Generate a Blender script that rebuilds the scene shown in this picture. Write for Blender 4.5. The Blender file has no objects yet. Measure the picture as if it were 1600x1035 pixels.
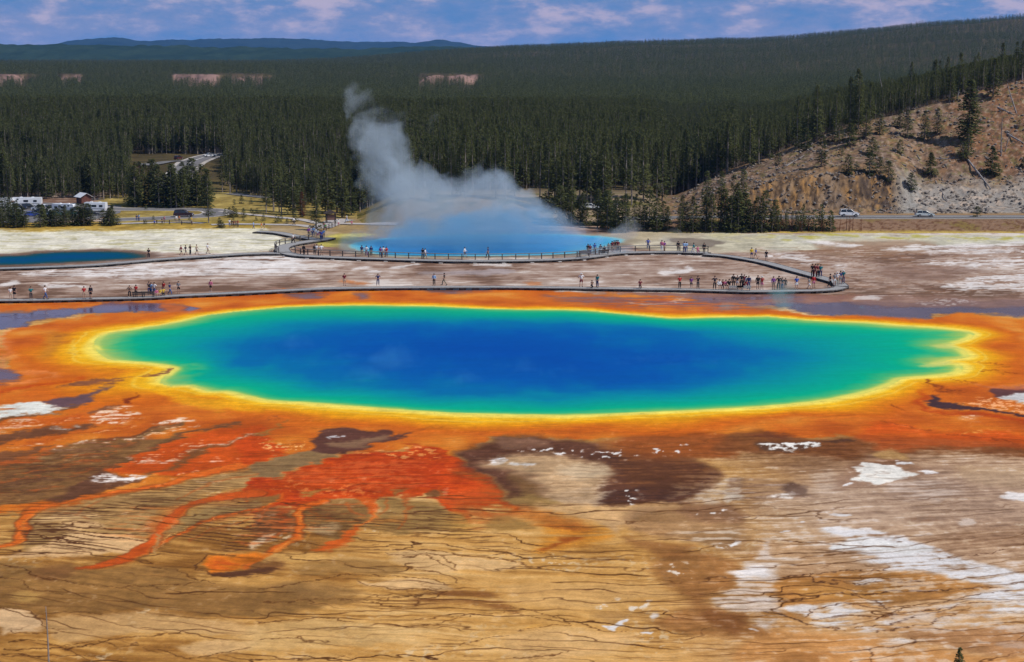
import bpy, math, random
import numpy as np
from mathutils import Vector, Matrix

sc = bpy.context.scene
R = math.radians

# ---------------------------------------------------------------- camera
CAM_H = 36.0
F_PX = 2600.0                       # focal length in pixels of the 1600 px wide photo
PITCH = math.atan((517.5 - 85.0) / F_PX)
cam_d = bpy.data.cameras.new('camera')
cam = bpy.data.objects.new('camera', cam_d)
sc.collection.objects.link(cam)
cam_d.sensor_fit = 'HORIZONTAL'
cam_d.sensor_width = 36.0
cam_d.lens = 36.0 * F_PX / 1600.0
cam_d.clip_start = 0.5
cam_d.clip_end = 60000.0
cam.location = (0, 0, CAM_H)
cam.rotation_euler = (math.pi / 2 - PITCH, 0, 0)
sc.camera = cam
# ---------------------------------------------------------------- light, sky, exposure
SUN_DIR = Vector((0.72, -0.30, 1.0)).normalized()          # towards the sun
SUN_EL = math.asin(SUN_DIR.z)
sun_d = bpy.data.lights.new('sun', 'SUN')
sun_d.energy = 3.8; sun_d.angle = R(0.53); sun_d.color = (1.0, 0.95, 0.88)
sun = bpy.data.objects.new('sun', sun_d); sc.collection.objects.link(sun)
sun.rotation_euler = SUN_DIR.to_track_quat('Z', 'Y').to_euler()
sc.view_settings.view_transform = 'Standard'; sc.view_settings.look = 'None'
sc.view_settings.exposure = 0.0; sc.view_settings.gamma = 1.0; sc.view_settings.use_curve_mapping = False
try:
    sc.cycles.volume_step_rate = 0.35; sc.cycles.volume_max_steps = 256; sc.cycles.max_bounces = 8
    sc.cycles.volume_bounces = 1; sc.cycles.transparent_max_bounces = 24
    sc.cycles.use_denoising = True
except Exception: pass

class NT:
    """small helper around a node tree"""
    def __init__(s, tree): s.t = tree; s.n = tree.nodes; s.l = tree.links
    def add(s, kind, ins=None, **props):
        n = s.n.new(kind)
        for k, v in props.items(): setattr(n, k, v)
        for k, v in (ins or {}).items():
            if isinstance(v, bpy.types.NodeSocket): s.l.new(v, n.inputs[k])
            else: n.inputs[k].default_value = v
        return n
    def math(s, op, a, b=None, c=None, clamp=False):
        n = s.n.new('ShaderNodeMath'); n.operation = op; n.use_clamp = clamp
        for i, v in enumerate((a, b, c)):
            if v is None: continue
            if isinstance(v, bpy.types.NodeSocket): s.l.new(v, n.inputs[i])
            else: n.inputs[i].default_value = v
        return n.outputs[0]
    def vmath(s, op, a, b=None, out=0):
        n = s.n.new('ShaderNodeVectorMath'); n.operation = op
        for i, v in enumerate((a, b)):
            if v is None: continue
            if isinstance(v, bpy.types.NodeSocket): s.l.new(v, n.inputs[i])
            else: n.inputs[i].default_value = v
        return n.outputs[out]
    def mix(s, f, a, b, kind='MIX'):
        n = s.n.new('ShaderNodeMix'); n.data_type = 'RGBA'; n.blend_type = kind
        for i, v in ((0, f), (6, a), (7, b)):
            if isinstance(v, bpy.types.NodeSocket): s.l.new(v, n.inputs[i])
            else: n.inputs[i].default_value = v if i == 0 else tuple(v) + ((1,) if len(v) == 3 else ())
        return n.outputs[2]
    def noise(s, vec, scale, detail=4, rough=.55, out=0, **kw):
        n = s.add('ShaderNodeTexNoise', {'Vector': vec, 'Scale': scale, 'Detail': detail, 'Roughness': rough}, **kw)
        return n.outputs[out]
    def ramp(s, f, stops, interp='LINEAR'):
        n = s.n.new('ShaderNodeValToRGB'); s.l.new(f, n.inputs[0]); n.color_ramp.interpolation = interp
        e = n.color_ramp.elements
        while len(e) < len(stops): e.new(.5)
        for i, (p, c) in enumerate(stops): e[i].position = p; e[i].color = tuple(c) + ((1,) if len(c) == 3 else ())
        return n.outputs[0]
    def mapr(s, v, a, b, c=0., d=1., kind='SMOOTHSTEP'):
        n = s.add('ShaderNodeMapRange', {0: v, 1: a, 2: b, 3: c, 4: d}, interpolation_type=kind)
        return n.outputs[0]

def lin(c):
    return tuple((v / 12.92 if v <= .04045 else ((v + .055) / 1.055) ** 2.4) for v in (x / 255 for x in c))

world = bpy.data.worlds.new('World'); sc.world = world; world.use_nodes = True
w = NT(world.node_tree); w.n.clear()
sky = w.add('ShaderNodeTexSky', sky_type='NISHITA', sun_disc=False, sun_elevation=SUN_EL,
            sun_rotation=math.atan2(SUN_DIR.x, SUN_DIR.y), altitude=2200.0)
bg1 = w.add('ShaderNodeBackground', {'Color': sky.outputs[0], 'Strength': 0.15})
tc = w.add('ShaderNodeTexCoord').outputs['Generated']
sp = w.add('ShaderNodeSeparateXYZ', {0: tc})
az = w.math('ARCTAN2', sp.outputs[0], sp.outputs[1])
comb = w.add('ShaderNodeCombineXYZ', {0: w.math('MULTIPLY', az, 1.0), 1: w.math('MULTIPLY', sp.outputs[2], 2.6), 2: 3.7}).outputs[0]
n1 = w.noise(comb, 20.0, 8, .58)
n2 = w.noise(comb, 62.0, 6, .62)
n3 = w.noise(comb, 6.0, 4, .5)
band = w.mapr(sp.outputs[2], -.004, .03, 0, 1, 'LINEAR')
deck = w.math('ADD', w.math('MULTIPLY', n1, .75), w.math('MULTIPLY', n2, .3))
veil = w.mapr(w.math('ADD', deck, w.math('MULTIPLY', n3, .35)), .54, .80)            # lavender cloud veil over the blue
puff = w.mapr(w.math('ADD', deck, w.math('MULTIPLY', band, .13)), .60, .76)          # sunlit heads
ccol = w.mix(veil, lin((92, 134, 190)), lin((134, 148, 192)))
ccol = w.mix(w.math('MULTIPLY', puff, .8), ccol, lin((192, 180, 204)))
bg2 = w.add('ShaderNodeBackground', {'Color': ccol, 'Strength': 1.0})
low = w.mapr(sp.outputs[2], .10, .38, 1, 0)                                          # the cloud bank stands along the horizon
ms = w.add('ShaderNodeMixShader', {0: low, 1: bg1.outputs[0], 2: bg2.outputs[0]})
w.add('ShaderNodeOutputWorld', {0: ms.outputs[0]})
# ---------------------------------------------------------------- projection (photo pixel -> ground point)
CP, SP = math.cos(PITCH), math.sin(PITCH)
def gp(px, py, z=0.0):
    """point of the horizontal plane at height z seen at photo pixel (px, py)"""
    dx = (np.asarray(px, float) - 800.0) / F_PX
    dy = (517.5 - np.asarray(py, float)) / F_PX
    dz = dy * CP - SP
    t = (CAM_H - z) / -dz
    return dx * t, (CP + dy * SP) * t
def at_depth(px, py, Y):
    """point at depth Y seen at photo pixel (px, py)"""
    dx = (px - 800.0) / F_PX
    dy = (517.5 - py) / F_PX
    t = Y / (CP + dy * SP)
    return dx * t, Y, CAM_H + (dy * CP - SP) * t
def g3(px, py, z=0.0):
    x, y = gp(px, py, z)
    return Vector((float(x), float(y), z))

# ---------------------------------------------------------------- noise
_rng = np.random.RandomState(7)
_ang = _rng.rand(512, 512) * 2 * np.pi
_gx, _gy = np.cos(_ang), np.sin(_ang)
def pnoise(x, y, seed=0):
    x = np.asarray(x, float) + seed * 37.13; y = np.asarray(y, float) + seed * 91.7
    xi = np.floor(x).astype(np.int64); yi = np.floor(y).astype(np.int64)
    xf = x - xi; yf = y - yi
    u = xf * xf * xf * (xf * (xf * 6 - 15) + 10); v = yf * yf * yf * (yf * (yf * 6 - 15) + 10)
    def g(ix, iy, fx, fy):
        a = ix & 511; b = iy & 511
        return _gx[a, b] * fx + _gy[a, b] * fy
    n00 = g(xi, yi, xf, yf); n10 = g(xi + 1, yi, xf - 1, yf)
    n01 = g(xi, yi + 1, xf, yf - 1); n11 = g(xi + 1, yi + 1, xf - 1, yf - 1)
    a = n00 + u * (n10 - n00); b = n01 + u * (n11 - n01)
    return (a + v * (b - a)) * 1.5
def fbm(x, y, seed=0, octv=5, gain=0.5):
    s = 0; a = 1; t = 0
    for i in range(octv):
        s = s + a * pnoise(x * 2 ** i, y * 2 ** i, seed + i * 3); t += a; a *= gain
    return s / t * 1.6
def sst(a, b, x):
    t = np.clip((x - a) / (b - a), 0, 1)
    return t * t * (3 - 2 * t)

# ---------------------------------------------------------------- outlines traced as ground shapes
def catmull(pts, closed, sub=4):
    p = np.asarray(pts, float); n = len(p); out = []
    rng = range(n if closed else n - 1)
    for i in rng:
        if closed:
            a, b, c, d = p[(i - 1) % n], p[i], p[(i + 1) % n], p[(i + 2) % n]
        else:
            a, b, c, d = p[max(i - 1, 0)], p[i], p[i + 1], p[min(i + 2, n - 1)]
        for k in range(sub):
            t = k / sub
            out.append(0.5 * (2 * b + (c - a) * t + (2 * a - 5 * b + 4 * c - d) * t * t + (3 * b - a - 3 * c + d) * t ** 3))
    if not closed: out.append(p[-1])
    return np.array(out)
def poly_sdf(x, y, pts):
    """signed distance, negative inside"""
    d2 = np.full(x.shape, 1e18); ins = np.zeros(x.shape, bool)
    n = len(pts)
    for i in range(n):
        ax, ay = pts[i]; bx, by = pts[(i + 1) % n]
        ex, ey = bx - ax, by - ay
        l2 = ex * ex + ey * ey
        if l2 < 1e-12: continue
        wx, wy = x - ax, y - ay
        t = np.clip((wx * ex + wy * ey) / l2, 0, 1)
        d2 = np.minimum(d2, (wx - ex * t) ** 2 + (wy - ey * t) ** 2)
        if ey != 0:
            c = ((ay > y) != (by > y)) & (x < ex * (y - ay) / ey + ax)
            ins ^= c
    d = np.sqrt(d2)
    return np.where(ins, -d, d)
def line_sdf(x, y, pts):
    """distance to a polyline minus its local half width (third column)"""
    best = np.full(x.shape, 1e9)
    for i in range(len(pts) - 1):
        ax, ay, aw = pts[i]; bx, by, bw = pts[i + 1]
        ex, ey = bx - ax, by - ay
        l2 = max(ex * ex + ey * ey, 1e-9)
        wx, wy = x - ax, y - ay
        t = np.clip((wx * ex + wy * ey) / l2, 0, 1)
        best = np.minimum(best, np.sqrt((wx - ex * t) ** 2 + (wy - ey * t) ** 2) - (aw + (bw - aw) * t))
    return best
# ---------------------------------------------------------------- the mineral crust: colour map of the ground
def Z(x0, y0, s):
    return lambda *p: [(x0 + q[0] / s, y0 + q[1] / s) + ((q[2] / s / 2,) if len(q) > 2 else ()) for q in p]
ZA, ZB, ZC = Z(0, 440, 3.98), Z(0, 600, 3.98), Z(400, 620, 3.98)
ZD, ZE, ZF = Z(0, 775, 3.98), Z(400, 775, 3.98), Z(800, 775, 3.98)
ZG, ZH, ZI = Z(1200, 775, 3.98), Z(700, 620, 3.556), Z(1150, 560, 3.556)
ZJ, ZK, ZL = Z(1200, 420, 3.98), Z(400, 320, 4.0), Z(800, 320, 4.0)
ZM, ZN = Z(1200, 320, 4.0), Z(0, 200, 3.6975)

SHORE = [(147,537),(150,531),(157,525),(173,520),(216,513),(251,508),(301,498),(329,492),(400,484),(450,480),(550,477),(610,478),
 (680,479),(770,483),(850,484),(910,485),(950,488),(1000,493),(1050,497),(1100,496),(1200,495),(1262,500),(1351,504),(1401,508.5),(1451,511),
 (1501,516),(1520,520),(1522,525),(1509,532),(1489,537),(1478,540),(1499,545),(1514,555),(1506,560),(1479,563),(1466,568),(1497,569),(1505,576),
 (1494,584),(1464,588),(1426,591),(1408,593),(1396,600),(1363,611),(1325,620),(1275,628.5),(1200,635.5),(1150,639),(1051,644),(953,648),
 (883,650.5),(812,649),(700,646.5),(626,641),(551,636),(483,630.5),(461,629),(425,627),(400,623),(372,616),(351,612),(325,612),
 (296,603),(266,603),(250,598),(258,588),(273,577),(261,572),(226,568),(181,564),(161,557),(149,546)]
TEAL = [(378,556),(400,536),(470,514),(600,503),(750,507),(900,511),(1030,520),(1130,536),(1215,556),(1190,578),(1110,596),(990,609),(850,618),
 (700,615),(600,606),(500,597),(415,582)]
DEEP = [(520,548),(570,526),(660,516),(800,520),(920,528),(1020,544),(1080,564),(1040,588),(930,602),(800,596),(680,582),(580,568)]
CRATER = [(545,383),(580,375),(640,370),(760,366),(880,366),(960,371),(975,378),(935,388),(912,394),(880,398),(800,400),(700,401),(610,400),(565,393)]
BLUEPOOL = [(-350,405),(0,400),(50,396.5),(100,393.5),(165,392.5),(205,394.5),(228,399),(225,403),(190,406),(120,410),(50,413.5),(0,415),(-350,418)]

def paint(px, py):
    """sRGB colour (0..1) of the crust, plus a wetness and a water mask, at ground points given by photo pixels"""
    px = np.asarray(px, float); py = np.asarray(py, float)
    X, Y = gp(px, py)
    nw1 = fbm(X / 9, Y / 9, 1, 5); nw2 = fbm(X / 9, Y / 9, 11, 5)
    nf1 = fbm(X / 2.2, Y / 2.2, 2, 4); nf2 = fbm(X / 2.2, Y / 2.2, 12, 4)
    big = fbm(X / 30, Y / 30, 3, 5)
    med = fbm(X / 5, Y / 7, 4, 5)
    fin = fbm(X / 0.9, Y / 1.3, 5, 4)
    fgw = 1 - sst(118, 150, Y)
    Ys = Y + fgw * np.clip(-.0045 * (X - 8) ** 2, -8, 0) + (1 - fgw) * -.08 * X    # run-off threads fan out over the near crust
    streak = fbm(X / 14 + nw1 * .5, Ys / 1.1 + nw2 * 1.0, 6, 5)
    streak2 = fbm(X / 5 + nw1 * .3, Ys / .75 + nw2 * .9, 16, 4)
    fine2 = fbm(X / .5, Ys / .3, 17, 3)
    def threads(sp, wx, wy, amp, seed, wd):
        """thin dark run-off lines: level lines of a tilted, gently folded sheet, so they run on and join without closing"""
        ph = Ys / sp + amp * fbm(X / wx, Ys / wy, seed, 5)
        d = np.abs(ph - np.floor(ph) - .5) * sp
        if ph.ndim == 2: d = d / np.clip(np.abs(np.gradient(ph, axis=0) / np.gradient(Y, axis=0)) * sp, .35, 1.6)
        g = wd * np.interp(Y, [95, 150], [.8, 1.3]) * np.clip(.75 + .9 * fbm(X / 6, Ys / 3, seed + 4, 3), .15, 2)
        row = Y * Y / 93600 * 1.25
        g2 = np.maximum(g, row)
        return np.clip(1 - d / g2, 0, 1) * np.clip(1.6 * g / g2, 0, 1.3) * sst(-.25, .2, fbm(X / 11, Ys / 5, seed + 7, 4))
    crk = np.maximum(threads(3.6, 18, 10, 1.15, 21, .17), .7 * threads(2.2, 12, 6, .95, 22, .12))
    crk3 = np.maximum(threads(1.0, 13, 5, 1.5, 24, .15), threads(1.5, 10, 4, 1.2, 27, .17) * .8)
    spk = sst(.16, .5, fbm(X / .55, Y / .9, 31, 4) + .35 * fbm(X / 6, Y / 4, 33, 3))                   # bright flecks
    spk2 = sst(-.02, .38, fbm(X / 1.3, Y / .9, 32, 5) + .3 * fin)
    wst = sst(-.2, .2, streak2 + .45 * fin + .25 * fine2 + .25 * nf1)
    C = np.zeros(px.shape + (3,)); wet = np.zeros(px.shape)
    def col(c): return np.array(c, float) / 255.0
    def mix(m, c):
        nonlocal C
        c = np.asarray(c, float)
        C = C + (c - C) * m[..., None]
    ramp = lambda t, st: np.stack([np.interp(t, [s[0] for s in st], [s[1][k] / 255 for s in st]) for k in range(3)], -1)
    YW = 2.4
    qx0 = px; qy0 = py * YW
    sc_ = np.clip((py - 85) / 480, .35, 1.3)                            # noise amplitude in pixels shrinks with distance
    qx = qx0 + nw1 * 16 * sc_ + nf1 * 7 * sc_ + streak2 * 3 * sc_; qy = qy0 + nw2 * 13 * sc_ + nf2 * 6 * sc_ + (streak2 * 3 + fin * 2.5 + fine2 * 2) * sc_
    qxf = qx0 + nf1 * 5 * sc_; qyf = qy0 + (nf2 * 4 + fine2 * 2) * sc_
    def mask(pts, soft, line, rough):
        p = np.asarray(pts, float)
        if line: w = p[:, 2:3]; p = p[:, :2]
        p = p * [1, YW]
        p = catmull(np.hstack([p, w]) if line else p, not line, 3)
        mg = soft + 40 + (p[:, 2].max() if line else 0)
        bb = (qx0 > p[:, 0].min() - mg) & (qx0 < p[:, 0].max() + mg) & (qy0 > p[:, 1].min() - mg) & (qy0 < p[:, 1].max() + mg)
        out = np.zeros(px.shape)
        if not bb.any(): return out
        a, b = (qx, qy) if rough else (qxf, qyf)
        d = (line_sdf if line else poly_sdf)(a[bb], b[bb], p)
        out[bb] = 1 - sst(-soft, soft, d)
        return out
    def P(pts, c, soft=5, a=1.0, tex=None, line=False, rough=True, w=0, var=.10):
        nonlocal wet
        m = mask(pts, soft, line, rough) * a
        if tex is not None: m = m * tex
        cc = col(c)[None, :] * (1 + var * (med * .7 + fin * .35 + streak2 * .4))[..., None] if var else col(c)
        mix(m, np.clip(cc, 0, 1))
        if w: wet = wet + (w - wet) * m
        else: wet = wet * (1 - m)
    def L(pts, c, soft=4, a=1.0, **k): P(pts, c, soft, a, line=True, **k)
    def spots(x0, y0, x1, y1, n, c, seed, smin=4, smax=14, a=1.0, asp=.16):
        r = random.Random(seed)
        for _ in range(n):
            cx, cy = r.uniform(x0, x1), r.uniform(y0, y1); s = r.uniform(smin, smax) * (cy - 85) / 600
            pts = [(cx + math.cos(t) * s * r.uniform(.6, 1.2), cy + math.sin(t) * s * asp * 1.6 * r.uniform(.6, 1.2)) for t in np.arange(0, 6.2, .9)]
            P(pts, c, 2.0, a, var=.05)

    # ---- bare ground, near to far
    t = np.clip(.58 + .5 * big + .3 * streak + .15 * med + .06 * fin, 0, 1)
    near = ramp(t, [(0, (124, 80, 36)), (.3, (160, 110, 54)), (.55, (200, 148, 80)), (.8, (220, 170, 102)), (1, (230, 186, 124))])
    C[:] = near
    right = sst(1000, 1350, px + nw1 * 60) * sst(660, 720, py)
    rt = ramp(np.clip(.5 + .5 * big + .35 * streak2 + .15 * fin, 0, 1), [(0, (124, 90, 68)), (.3, (164, 128, 100)), (.6, (196, 162, 132)), (.85, (212, 184, 162)), (1, (228, 214, 204))])
    mix(right, rt)
    mix(sst(880, 960, py + nw1 * 20) * sst(900, 1250, px) * .6, ramp(t, [(0, (140, 92, 46)), (.5, (190, 132, 70)), (1, (222, 170, 110))]))
    far = 1 - sst(468, 500, py + nw2 * 5)
    ft = ramp(np.clip(.5 + .7 * big + .55 * streak + .45 * med, 0, 1), [(0, (116, 90, 76)), (.25, (146, 118, 104)), (.5, (168, 144, 131)), (.75, (186, 165, 154)), (1, (218, 207, 201))])
    mix(far, ft)
    # ---- dark branching cracks of the near crust
    fgm = sst(740, 790, py)
    mix(crk * fgm * np.clip(.6 + .8 * big, 0, .9) * (1 - right * .4), col((100, 62, 32)))
    mix(crk3 * fgm * np.clip(.25 + .9 * nw1, 0, .75), col((112, 74, 38)))
    mix(spk * fgm * np.clip(nw2 * 1.2 - .2, 0, .7), col((226, 206, 176)))

    # ---- far flats
    P([(-350,350),(200,347),(440,345),(560,350),(640,366),(560,372),(440,366),(300,366),(-350,368)], (176,146,66), 6, .9, var=.25)
    P([(170,300),(420,290),(620,330),(700,362),(560,366),(440,356),(300,350),(180,352)], (150,132,66), 6, .8, var=.3)
    P([(-350,362),(120,361),(300,358),(430,357),(530,364),(450,388),(330,396),(240,395),(165,389),(100,391),(0,396),(-350,400)], (226,222,208), 5, .95, var=.16)
    P([(-350,362),(120,361),(300,358),(430,357),(530,364),(450,388),(330,396),(240,395),(165,389),(100,391),(0,396),(-350,400)], (176,166,116), 5, .65, tex=sst(.05,.5,streak))
    P([(420,352),(520,340),(600,345),(620,368),(500,378),(440,372)], (160,136,104), 5, .8)
    P([(498,373),(540,366),(590,366),(560,372),(580,380),(560,388),(500,385)], (182,172,90), 5, .9, var=.25)
    P([(1110,366),(1250,366),(1950,372),(1950,385),(1400,384),(1250,392),(1180,394),(1110,386)], (208,206,188), 6, .9, var=.2)
    P([(1110,366),(1250,364),(1420,368),(1950,372),(1950,378),(1450,374),(1280,372),(1190,378),(1120,374)], (172,162,72), 4, .8, tex=sst(-.2,.4,med))
    P([(1010,362),(1150,366),(1210,374),(1190,392),(1080,394),(1000,390),(990,376)], (190,182,160), 6, .8, var=.2)
    P([(1040,372),(1080,372),(1130,378),(1100,386),(1050,380)], (120,108,100), 4, .8)
    P([(940,364),(1060,364),(1040,374),(950,374)], (186,170,140), 4, .7)
    P([(1290,378),(1420,376),(1470,384),(1420,396),(1330,402),(1270,392)], (164,134,112), 8, .8)
    wh = (228, 222, 222)
    P([(28,431),(70,423),(160,417),(250,413),(330,406),(440,402),(480,410),(440,424),(330,430),(240,433),(130,434)], wh, 6, .95, tex=sst(-.45,.1,streak+.3*med))
    P([(0,446),(18,441),(34,443),(28,448),(8,449)], wh, 4, .9); P([(66,446),(95,443),(124,445),(140,448),(90,449)], wh, 4, .85)
    P([(300,398),(420,393),(520,402),(460,408),(340,408)], wh, 5, .75, tex=sst(-.4,.2,streak))
    P(ZK((-40,360),(120,350),(300,400),(480,405),(380,425),(240,430),(160,445),(0,420)), wh, 5, .9, tex=sst(-.4,.2,streak))
    for p in [((590,395),(680,380),(740,385),(620,405)),((820,395),(960,375),(1010,380),(880,405)),((660,425),(740,415),(790,430),(700,435)),((1340,370),(1460,360),(1600,365),(1600,385),(1430,380))]:
        P(ZK(*p), wh, 4, .85)
    P(ZK((1030,430),(1200,410),(1500,400),(1600,420),(1450,440),(1150,445)), (176,166,172), 6, .7)  # bluish sheen painted into the colour of the flats
    P(ZK((520,480),(600,470),(720,490),(640,500)), (196,122,74), 5, .8)
    P(ZL((900,430),(1010,415),(1120,395),(1110,412),(1020,440),(930,442)), wh, 4, .9); P(ZL((950,405),(1040,400),(1000,412)), wh, 4, .8)
    P(ZL((60,490),(110,485),(170,495),(110,505)), (196,122,74), 4, .7)
    for p in [((0,310),(150,305),(320,350),(280,368),(120,350),(0,340)),((180,235),(400,232),(600,250),(520,270),(350,250)),((700,285),(900,255),(1300,245),(1600,235),(1600,260),(1200,272)),
              ((930,300),(1100,285),(1400,275),(1600,280),(1600,300),(1300,305)),((930,375),(1100,345),(1300,335),(1600,330),(1600,385),(1400,390),(1200,400),(1050,375)),
              ((1080,510),(1200,475),(1350,445),(1600,410),(1700,420),(1700,540),(1300,525),(1200,535)),((1380,650),(1480,610),(1600,590),(1700,600),(1700,640),(1500,650)),
              ((400,385),(520,370),(500,400),(420,395)),((540,580),(720,570),(710,590),(600,590)),((560,620),(620,618),(640,632),(580,630))]:
        P(ZM(*p), wh, 4, .95, tex=sst(-.6,-.1,streak+.3*med))
    P(ZM((-200,300),(300,260),(1000,300),(1640,280),(1640,560),(600,540),(-200,420)), (132, 96, 74), 12, .8, tex=sst(.1,.45,streak+.5*med)); P(ZM((-200,300),(300,260),(1000,300),(1640,280),(1640,600),(600,540),(-200,420)), (196, 176, 166), 12, .7, tex=sst(.2,.5,streak2+.4*nw1))
    L(ZM((520,575,8),(800,565,8),(1000,580,8),(1100,550,14),(1180,540,8)), (112,76,58), 3, .8)
    L(ZM((800,460,5),(900,500,6),(1020,520,8),(1120,540,10)), (112,76,58), 3, .7)
    L(ZM((850,300,8),(1200,320,10),(1600,285,10)), (150,110,86), 3, .7)
    P(ZM((700,390),(900,380),(1300,400),(1100,460),(900,480),(720,440)), (140,112,100), 10, .6)
    P([(-350,497),(-350,484),(0,478),(300,462),(420,454),(640,450),(900,454),(1010,457),(1240,460),(1340,462),(1340,480),(900,480),(400,485)], (150,100,78), 4, .8, w=.8)

    # ---- orange microbial mats around the pool
    om = ramp(np.clip(.5 + .5 * nw1 + .25 * med, 0, 1), [(0, (178, 82, 28)), (.4, (205, 104, 34)), (.7, (218, 124, 40)), (1, (226, 146, 62))])
    R1 = [(-350,600),(-20,585),(10,575),(28,560),(8,545),(6,530),(25,515),(75,502),(170,492),(260,488),(310,479),(240,474),(120,480),(0,486),(-350,488),(-350,479),(60,472),(300,464),(430,456),(640,451),
          (900,455),(1010,461),(1120,472),(1200,484),(1260,492),(1330,494),(1440,497),(1500,492),(1600,496),(1950,498),(1950,696),(1600,692),(1500,690),(1400,688),(1310,680),(1200,682),(1100,684),(960,682),
          (880,686),(790,681),(740,700),(700,722),(640,702),(560,705),(480,706),(440,716),(400,738),(310,744),(240,762),(150,782),(60,800),(-350,800)]
    m = mask(R1, 5, False, True); mix(m, om); wet = np.maximum(wet * (1 - m), m * .25)
    # far strip: wet patches among orange, purple sky reflection put into their colour
    pur = (96, 78, 92)
    for p in [((160,455),(300,445),(440,455),(360,480),(250,480)),((630,455),(700,450),(700,480),(640,478)),((960,410),(1250,405),(1580,410),(1400,440),(1150,450),(1000,430))]:
        P(ZK(*[(a, b + 105) for a, b in p]), (112,80,82), 8, .85, w=.9)
    P(ZL((200,570),(420,560),(900,560),(1200,575),(1500,560),(1780,570),(1780,640),(1300,650),(800,640),(420,620)), (110,80,86), 14, .75, tex=sst(-.5,.2,streak), w=.95)
    L(ZL((0,545,20),(200,555,14),(420,560,12),(600,570,8)), (214,108,36), 8, .8); L(ZL((150,600,14),(300,585,12),(600,600,12),(1000,630,12)), (216,116,50), 8, .8)
    L(ZL((720,612,4),(860,612,10),(980,600,8),(1080,592,3)), (214,206,214), 4, .8)
    P([(-350,500),(0,492),(60,484),(150,481),(230,478.5),(300,478.5),(312,482),(250,487),(170,491),(90,496),(40,503),(8,515),(-350,530)], (84,72,98), 5, 1, w=.95)
    P([(-350,492),(0,490),(60,489),(110,491),(40,499),(-350,502)], (132,130,150), 5, .7, tex=sst(0,.4,streak))
    P([(1205,476),(1330,472),(1480,470),(1950,470),(1950,500),(1500,492),(1440,497),(1330,494),(1265,489)], (94,78,92), 5, .95, w=.9)
    P([(1330,462),(1480,464),(1950,462),(1950,478),(1480,480),(1330,474)], (150,118,106), 8, .7)
    P([(1330,466),(1360,464),(1380,468),(1345,470)], wh, 3, .7); P([(1440,470),(1500,468),(1520,474),(1450,477)], wh, 4, .5, tex=spk2)
    L([(300,466,3),(200,471,3),(100,474,2.5),(-350,479,2.5)], (206,124,52), 4, .9); L([(290,473,2),(160,477,2),(60,482,2),(-350,485,2)], (206,112,48), 4, .8)
    P(ZA((620,130),(900,130),(1200,150),(1240,160),(1180,190),(1000,190),(900,200),(780,180),(640,190)), (98,72,92), 6, .85, w=.95)
    P(ZA((1000,140),(1150,150),(1130,185),(1030,190)), (212,110,50), 6, .8)

    # ---- rings hugging the shore
    SW = np.array([gp(a, b) for a, b in catmull(np.array(SHORE), True, 2)])
    Xw = X + nf1 * .10; Yw = Y + nf2 * .14
    dS = poly_sdf(Xw, Yw, SW)
    out = np.clip(dS, 0, None)
    wob = 1 + .45 * fbm(X / 16, Y / 16, 19, 3) + .06 * nf1
    so = out / (np.clip(wob, .5, 1.8) * np.interp(py, [490, 520, 580, 650], [.55, .75, .8, .95]) * np.interp(px, [100, 300], [1.5, 1.0]))
    ring = ramp(so, [(0, (226, 216, 96)), (.35, (248, 226, 104)), (1.0, (248, 214, 84)), (1.7, (244, 188, 36)), (3.6, (234, 160, 22)), (5.2, (220, 128, 26)), (7.5, (208, 104, 28)), (11, (204, 100, 32))])
    mix((1 - sst(6.5, 11, so)) * (dS > -.5), ring * (1 + .02 * fin + .03 * streak2 + .05 * nf1)[..., None])
    mix(sst(.35, .0, np.abs(so - 2.6 - .8 * nw2)) * .35, col((250, 226, 130)))
    # left apron: yellow ridges and tan cloudiness
    L(ZA((470,370,14),(440,410,18),(520,480,14),(700,500,8)), (246,212,104), 8, .6)
    P(ZA((300,330),(420,340),(340,420),(330,490),(280,490),(250,420)), (196,128,48), 14, .7)
    P(ZA((60,460),(120,450),(140,480),(90,490)), (240,160,90), 8, .7)
    L(ZA((20,560,8),(120,560,16),(280,560,22),(340,575,18),(220,600,16),(60,630,16)), (236,146,92), 8, .8)
    L(ZA((0,690,40),(150,650,40),(350,625,16),(500,600,10)), (178,62,24), 10, .85)
    P(ZA((-60,530),(40,545),(110,560),(130,585),(70,615),(0,630),(-60,630)), (96,70,82), 8, .95, w=.9)
    P(ZA((-60,520),(0,520),(20,440),(0,360),(60,310),(160,280),(60,330),(40,400),(50,500),(20,545)), (232,136,92), 10, .5)
    P(ZA((340,655),(480,620),(600,612),(760,605),(900,580),(960,570),(1020,545),(1045,548),(1000,578),(850,600),(700,630),(560,640)), (134,84,62), 4, .9)
    L(ZA((660,540,5),(800,540,6),(900,535,3)), (188,96,36), 3, .8); L(ZA((430,440,4),(500,436,4)), (150,90,40), 3, .6); L(ZA((330,346,6),(380,346,6)), (140,70,40), 3, .6)
    P(ZA((920,600),(1000,640),(1120,700),(1300,720),(1420,740),(1592,790),(1592,820),(1400,800),(1100,740),(900,640)), (240,178,32), 12, .7)

    # ---- left fingers of runoff
    dk = (104, 72, 62)
    P(ZB((330,90),(430,65),(560,40),(700,12),(720,15),(600,50),(560,65),(615,88),(530,130),(400,140),(300,120),(270,105)), (100,74,82), 5, .95, w=.5)
    P(ZB((-50,230),(0,205),(130,190),(300,165),(420,140),(530,125),(440,155),(300,178),(150,205),(0,245),(-50,260)), (120,82,54), 5, .95)
    P(ZB((-50,160),(0,145),(120,130),(260,112),(400,138),(450,135),(350,165),(200,182),(50,205),(-50,222)), (228,228,222), 5, 1, tex=sst(-.9,-.3,streak2))
    P(ZB((0,280),(80,240),(180,225),(340,235),(250,260),(100,285),(0,305)), (240,216,194), 6, .9, tex=wst)
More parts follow.
